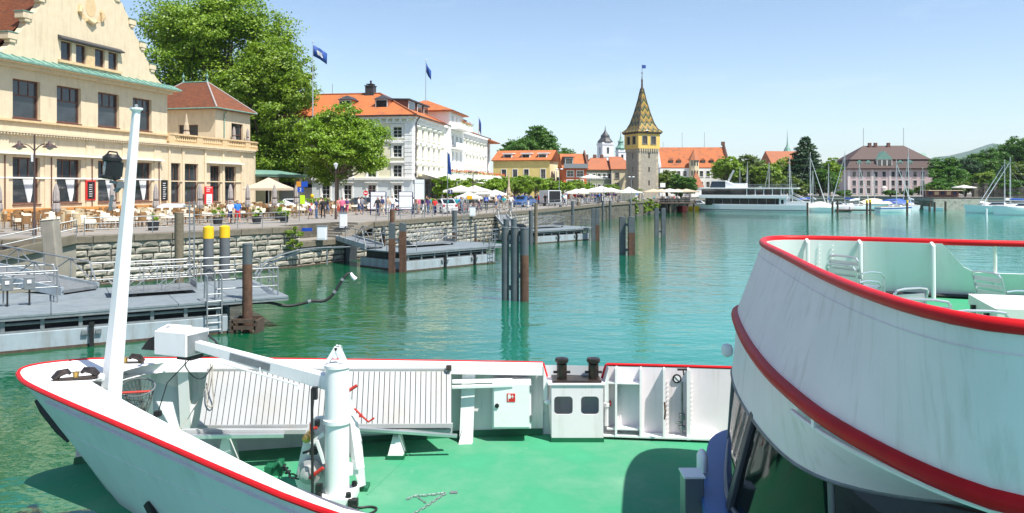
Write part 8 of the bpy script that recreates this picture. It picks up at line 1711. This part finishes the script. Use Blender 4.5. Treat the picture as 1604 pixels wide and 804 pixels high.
# inside ribs, rivets, stanchion of the upper bulwark
def inpt(px):
    c = [p for p in inn if p.y > 8.2]; return min(c, key=lambda p: abs(802+p.x/p.y*F-px))
for px in (1213, 1226, 1261, 1352, 1452):
    p = inpt(px); v = Vector((0, -1, 0)) if px > 1240 else Vector((.8, -.6, 0)); spart('upper_rib', MB().tube([p+Vector((0, 0, .0)), p+v*.05+Vector((0, 0, -.03)), Vector((p.x, p.y, UZw))+v*.06], .028, 8), 'inner_white', True)
for px in (1291, 1294):
    p = inpt(px)
    for k in range(9): o = place('bolt', bolt, sh); o.matrix_local = T(p+Vector((0, -.01, -.07-k*.06))-sh.location) @ Matrix.Rotation(R(90), 4, 'X')
for px in (1552,):
    p = min([q for q in rail_a if q.y > 8.2], key=lambda q: abs(802+q.x/q.y*F-px)); spart('stanchion', MB().tube([p, p-Vector((0, 0, .6))], .022, 8), 'locker', True)
fp_ = [p for p in inb if p.y > 9.4]; spart('deck_gutter', MB().tube([p+Vector((0, -.10, .05)) for p in fp_], .03, 6), 'black')
# wheelhouse: base wall, blue ledge, posts, panes
inl = inward(ledge_a, .06)
spart('wheelhouse_base', MB().loft([[Vector((p.x, p.y, DZ)) for p in inl], inl]), 'ship_white', True)
lo1 = upz(inward(ledge_a, -.05), 0); spart('blue_ledge', MB().loft([upz(lo1, -.10), lo1, inward(ledge_a, .24), upz(inward(ledge_a, .24), .06)]), 'ship_blue', True)
gl0 = upz(inward(ledge_a, .21), .02); gl1 = upz(inward(visor_a, .04), .05)
def idx_at(px, py, c): return min(range(NP), key=lambda i: (802+c[i].x/c[i].y*F-px)**2+(HY+(CZ-c[i].z)*F/c[i].y-py)**2)
posts = [idx_at(1306, 757, visor_a)-14, idx_at(1306, 757, visor_a), idx_at(1178, 657, visor_a), idx_at(1144, 575, visor_a), min(NP-1, idx_at(1144, 575, visor_a)+16)]
for i in posts:
    d = (gl1[min(i+1, NP-1)]-gl1[max(i-1, 0)]).normalized(); wd_ = .14 if i in posts[2:4] else .06; spart('window_post', MB().beam(gl0[i], gl1[i], wd_, wd_*.65, 0, tuple(d.cross(Vector((0, 0, 1)))), wd_*.9, wd_*.6), 'ship_grey', bevel=.012)
mk('wheelhouse_glass', (.44, .48, .48), .02, 1, var=.03)
for a, b in zip([0]+posts, posts+[NP-1]):
    if b > a: spart('pane', MB().loft([gl0[a:b+1], gl1[a:b+1]]), 'wheelhouse_glass' if a >= posts[1] else 'ship_dark_glass', True)
spart('window_sill', MB().tube(upz(inward(ledge_a, .22), .06), .03, 6), 'ship_grey', True)
# small fittings by the wheelhouse
b0 = at(1073, 750, 8.3); spart('deck_box', MB().box(b0.x, b0.x+.21, 8.3, 8.56, DZ+.4, b0.z), 'ship_grey', bevel=.012); spart('deck_box_lid', MB().box(b0.x-.01, b0.x+.22, 8.29, 8.57, b0.z+.001, b0.z+.02), 'white_plastic')
c = at(1100, 722, 9.0); spart('lamp_cover', MB().lathe([(.12, -.1), (.12, .06), (.07, .12), (.01, .14)], 14, 0, T(c) @ Matrix.Diagonal((.5, 1, 1, 1))), 'white_plastic', True)
c = at(1139, 550, 10.2); spart('corner_lamp', MB().lathe([(.02, -.08), (.07, -.05), (.08, .02), (.06, .08), (.01, .1)], 14, 0, T(c)), 'white_plastic', True)
# ---------------------------------------------------------------- upper deck furniture
def armchair(label, p, rz, tilt=0):
    t = thing('aluminium_chair', label, 'chair', p, rz, 'aluminium chairs on the upper deck'); r = .013
    for s in (-1, 1):
        MB().tube(smooth_pts([(s*.26, -.24, 0), (s*.26, -.22, .42), (s*.27, -.2, .62), (s*.27, .1, .66), (s*.25, .24, .64)], 1), r, 7).obj('arm_frame', 'alu', t, smooth=True)
        MB().tube([(s*.24, .26, 0), (s*.24, .2, .42), (s*.23, .30, .82)], r, 7).obj('back_leg', 'alu', t, smooth=True)
    MB().tube(smooth_pts([(-.23, .30, .80), (-.2, .31, .86), (.2, .31, .86), (.23, .30, .80)], 1), r, 7).obj('back_frame', 'alu', t, smooth=True)
    for k in range(4): MB().beam((-.23, .21+k*.022, .5+k*.09), (.23, .21+k*.022, .5+k*.09), .012, .055).obj('back_slat', 'alu', t)
    for k in range(6): MB().beam((-.25, -.2+k*.075, .43), (.25, -.2+k*.075, .43), .055, .012).obj('seat_slat', 'alu', t)
    return t
CS = .76
a0 = armchair('stacked aluminium armchairs front one at the far upper bulwark', Vector((3.62, 8.1, UZw)), R(120)); a0.scale = (CS,)*3
for k, (x, y, rz, z, lab) in enumerate(((3.66, 8.12, 120, .09, 'upper aluminium armchair of the stack at the far bulwark'), (3.12, 6.35, 200, 0, 'aluminium chair whose round arm shows left above the red rail'), (3.05, 5.75, 160, 0, 'aluminium chair arm showing in the middle above the red rail'), (3.1, 5.25, 170, 0, 'aluminium chair arm showing right above the red rail'), (4.75, 7.35, 100, 0, 'aluminium armchair left behind the white locker'), (5.3, 7.3, 100, 0, 'aluminium armchair right behind the white locker'))):
    dup(a0, Vector((x, y, UZw+z)), R(rz), lab)
lk = thing('deck_locker', 'pale green white storage locker with lid on the upper deck', 'locker', (4.4, 6.1, UZw), world=True)
q = [Vector(v) for v in ((4.0, 6.72, 0), (3.72, 5.9, 0), (5.2, 5.45, 0), (5.5, 6.3, 0))]; c = sum(q, Vector())/4
MB().loft([[v.lerp(c, .06)+Vector((0, 0, UZw)) for v in q], [v.lerp(c, .04)+Vector((0, 0, UZw+.44)) for v in q]], 0, True).obj('box', 'locker', lk, bevel=.01)
MB().loft([[v+Vector((0, 0, z)) for v in q] for z in (UZw+.44, UZw+.53)], 0, True).add([v+Vector((0, 0, UZw+.53)) for v in q], [(0, 1, 2, 3)]).add([v+Vector((0, 0, UZw+.44)) for v in q], [(3, 2, 1, 0)]).obj('lid', 'locker', lk, bevel=.015)
for k in (.3, .8): p = q[0].lerp(q[1], k)+Vector((-.02, 0, UZw+.42)); MB().cb(p, (.03, .03, .1)).cb(p+Vector((-.02, 0, -.05)), (.05, .03, .03)).obj('latch', 'black', lk)
# ================================================================ the air between here and the hills
hz = MB().box(-2600, 9600, -400, 9600, -4, 470).obj('haze', [])
hz.data.materials.clear()
m = bpy.data.materials.new('haze_air'); m.use_nodes = True; t = m.node_tree; t.nodes.remove(t.nodes['Principled BSDF'])
pv = t.nodes.new('ShaderNodeVolumePrincipled'); pv.inputs['Color'].default_value = (.72, .86, 1, 1); pv.inputs['Density'].default_value = HAZE
t.links.new(pv.outputs[0], t.nodes['Material Output'].inputs['Volume']); hz.data.materials.append(m); tag(hz, kind='stuff')
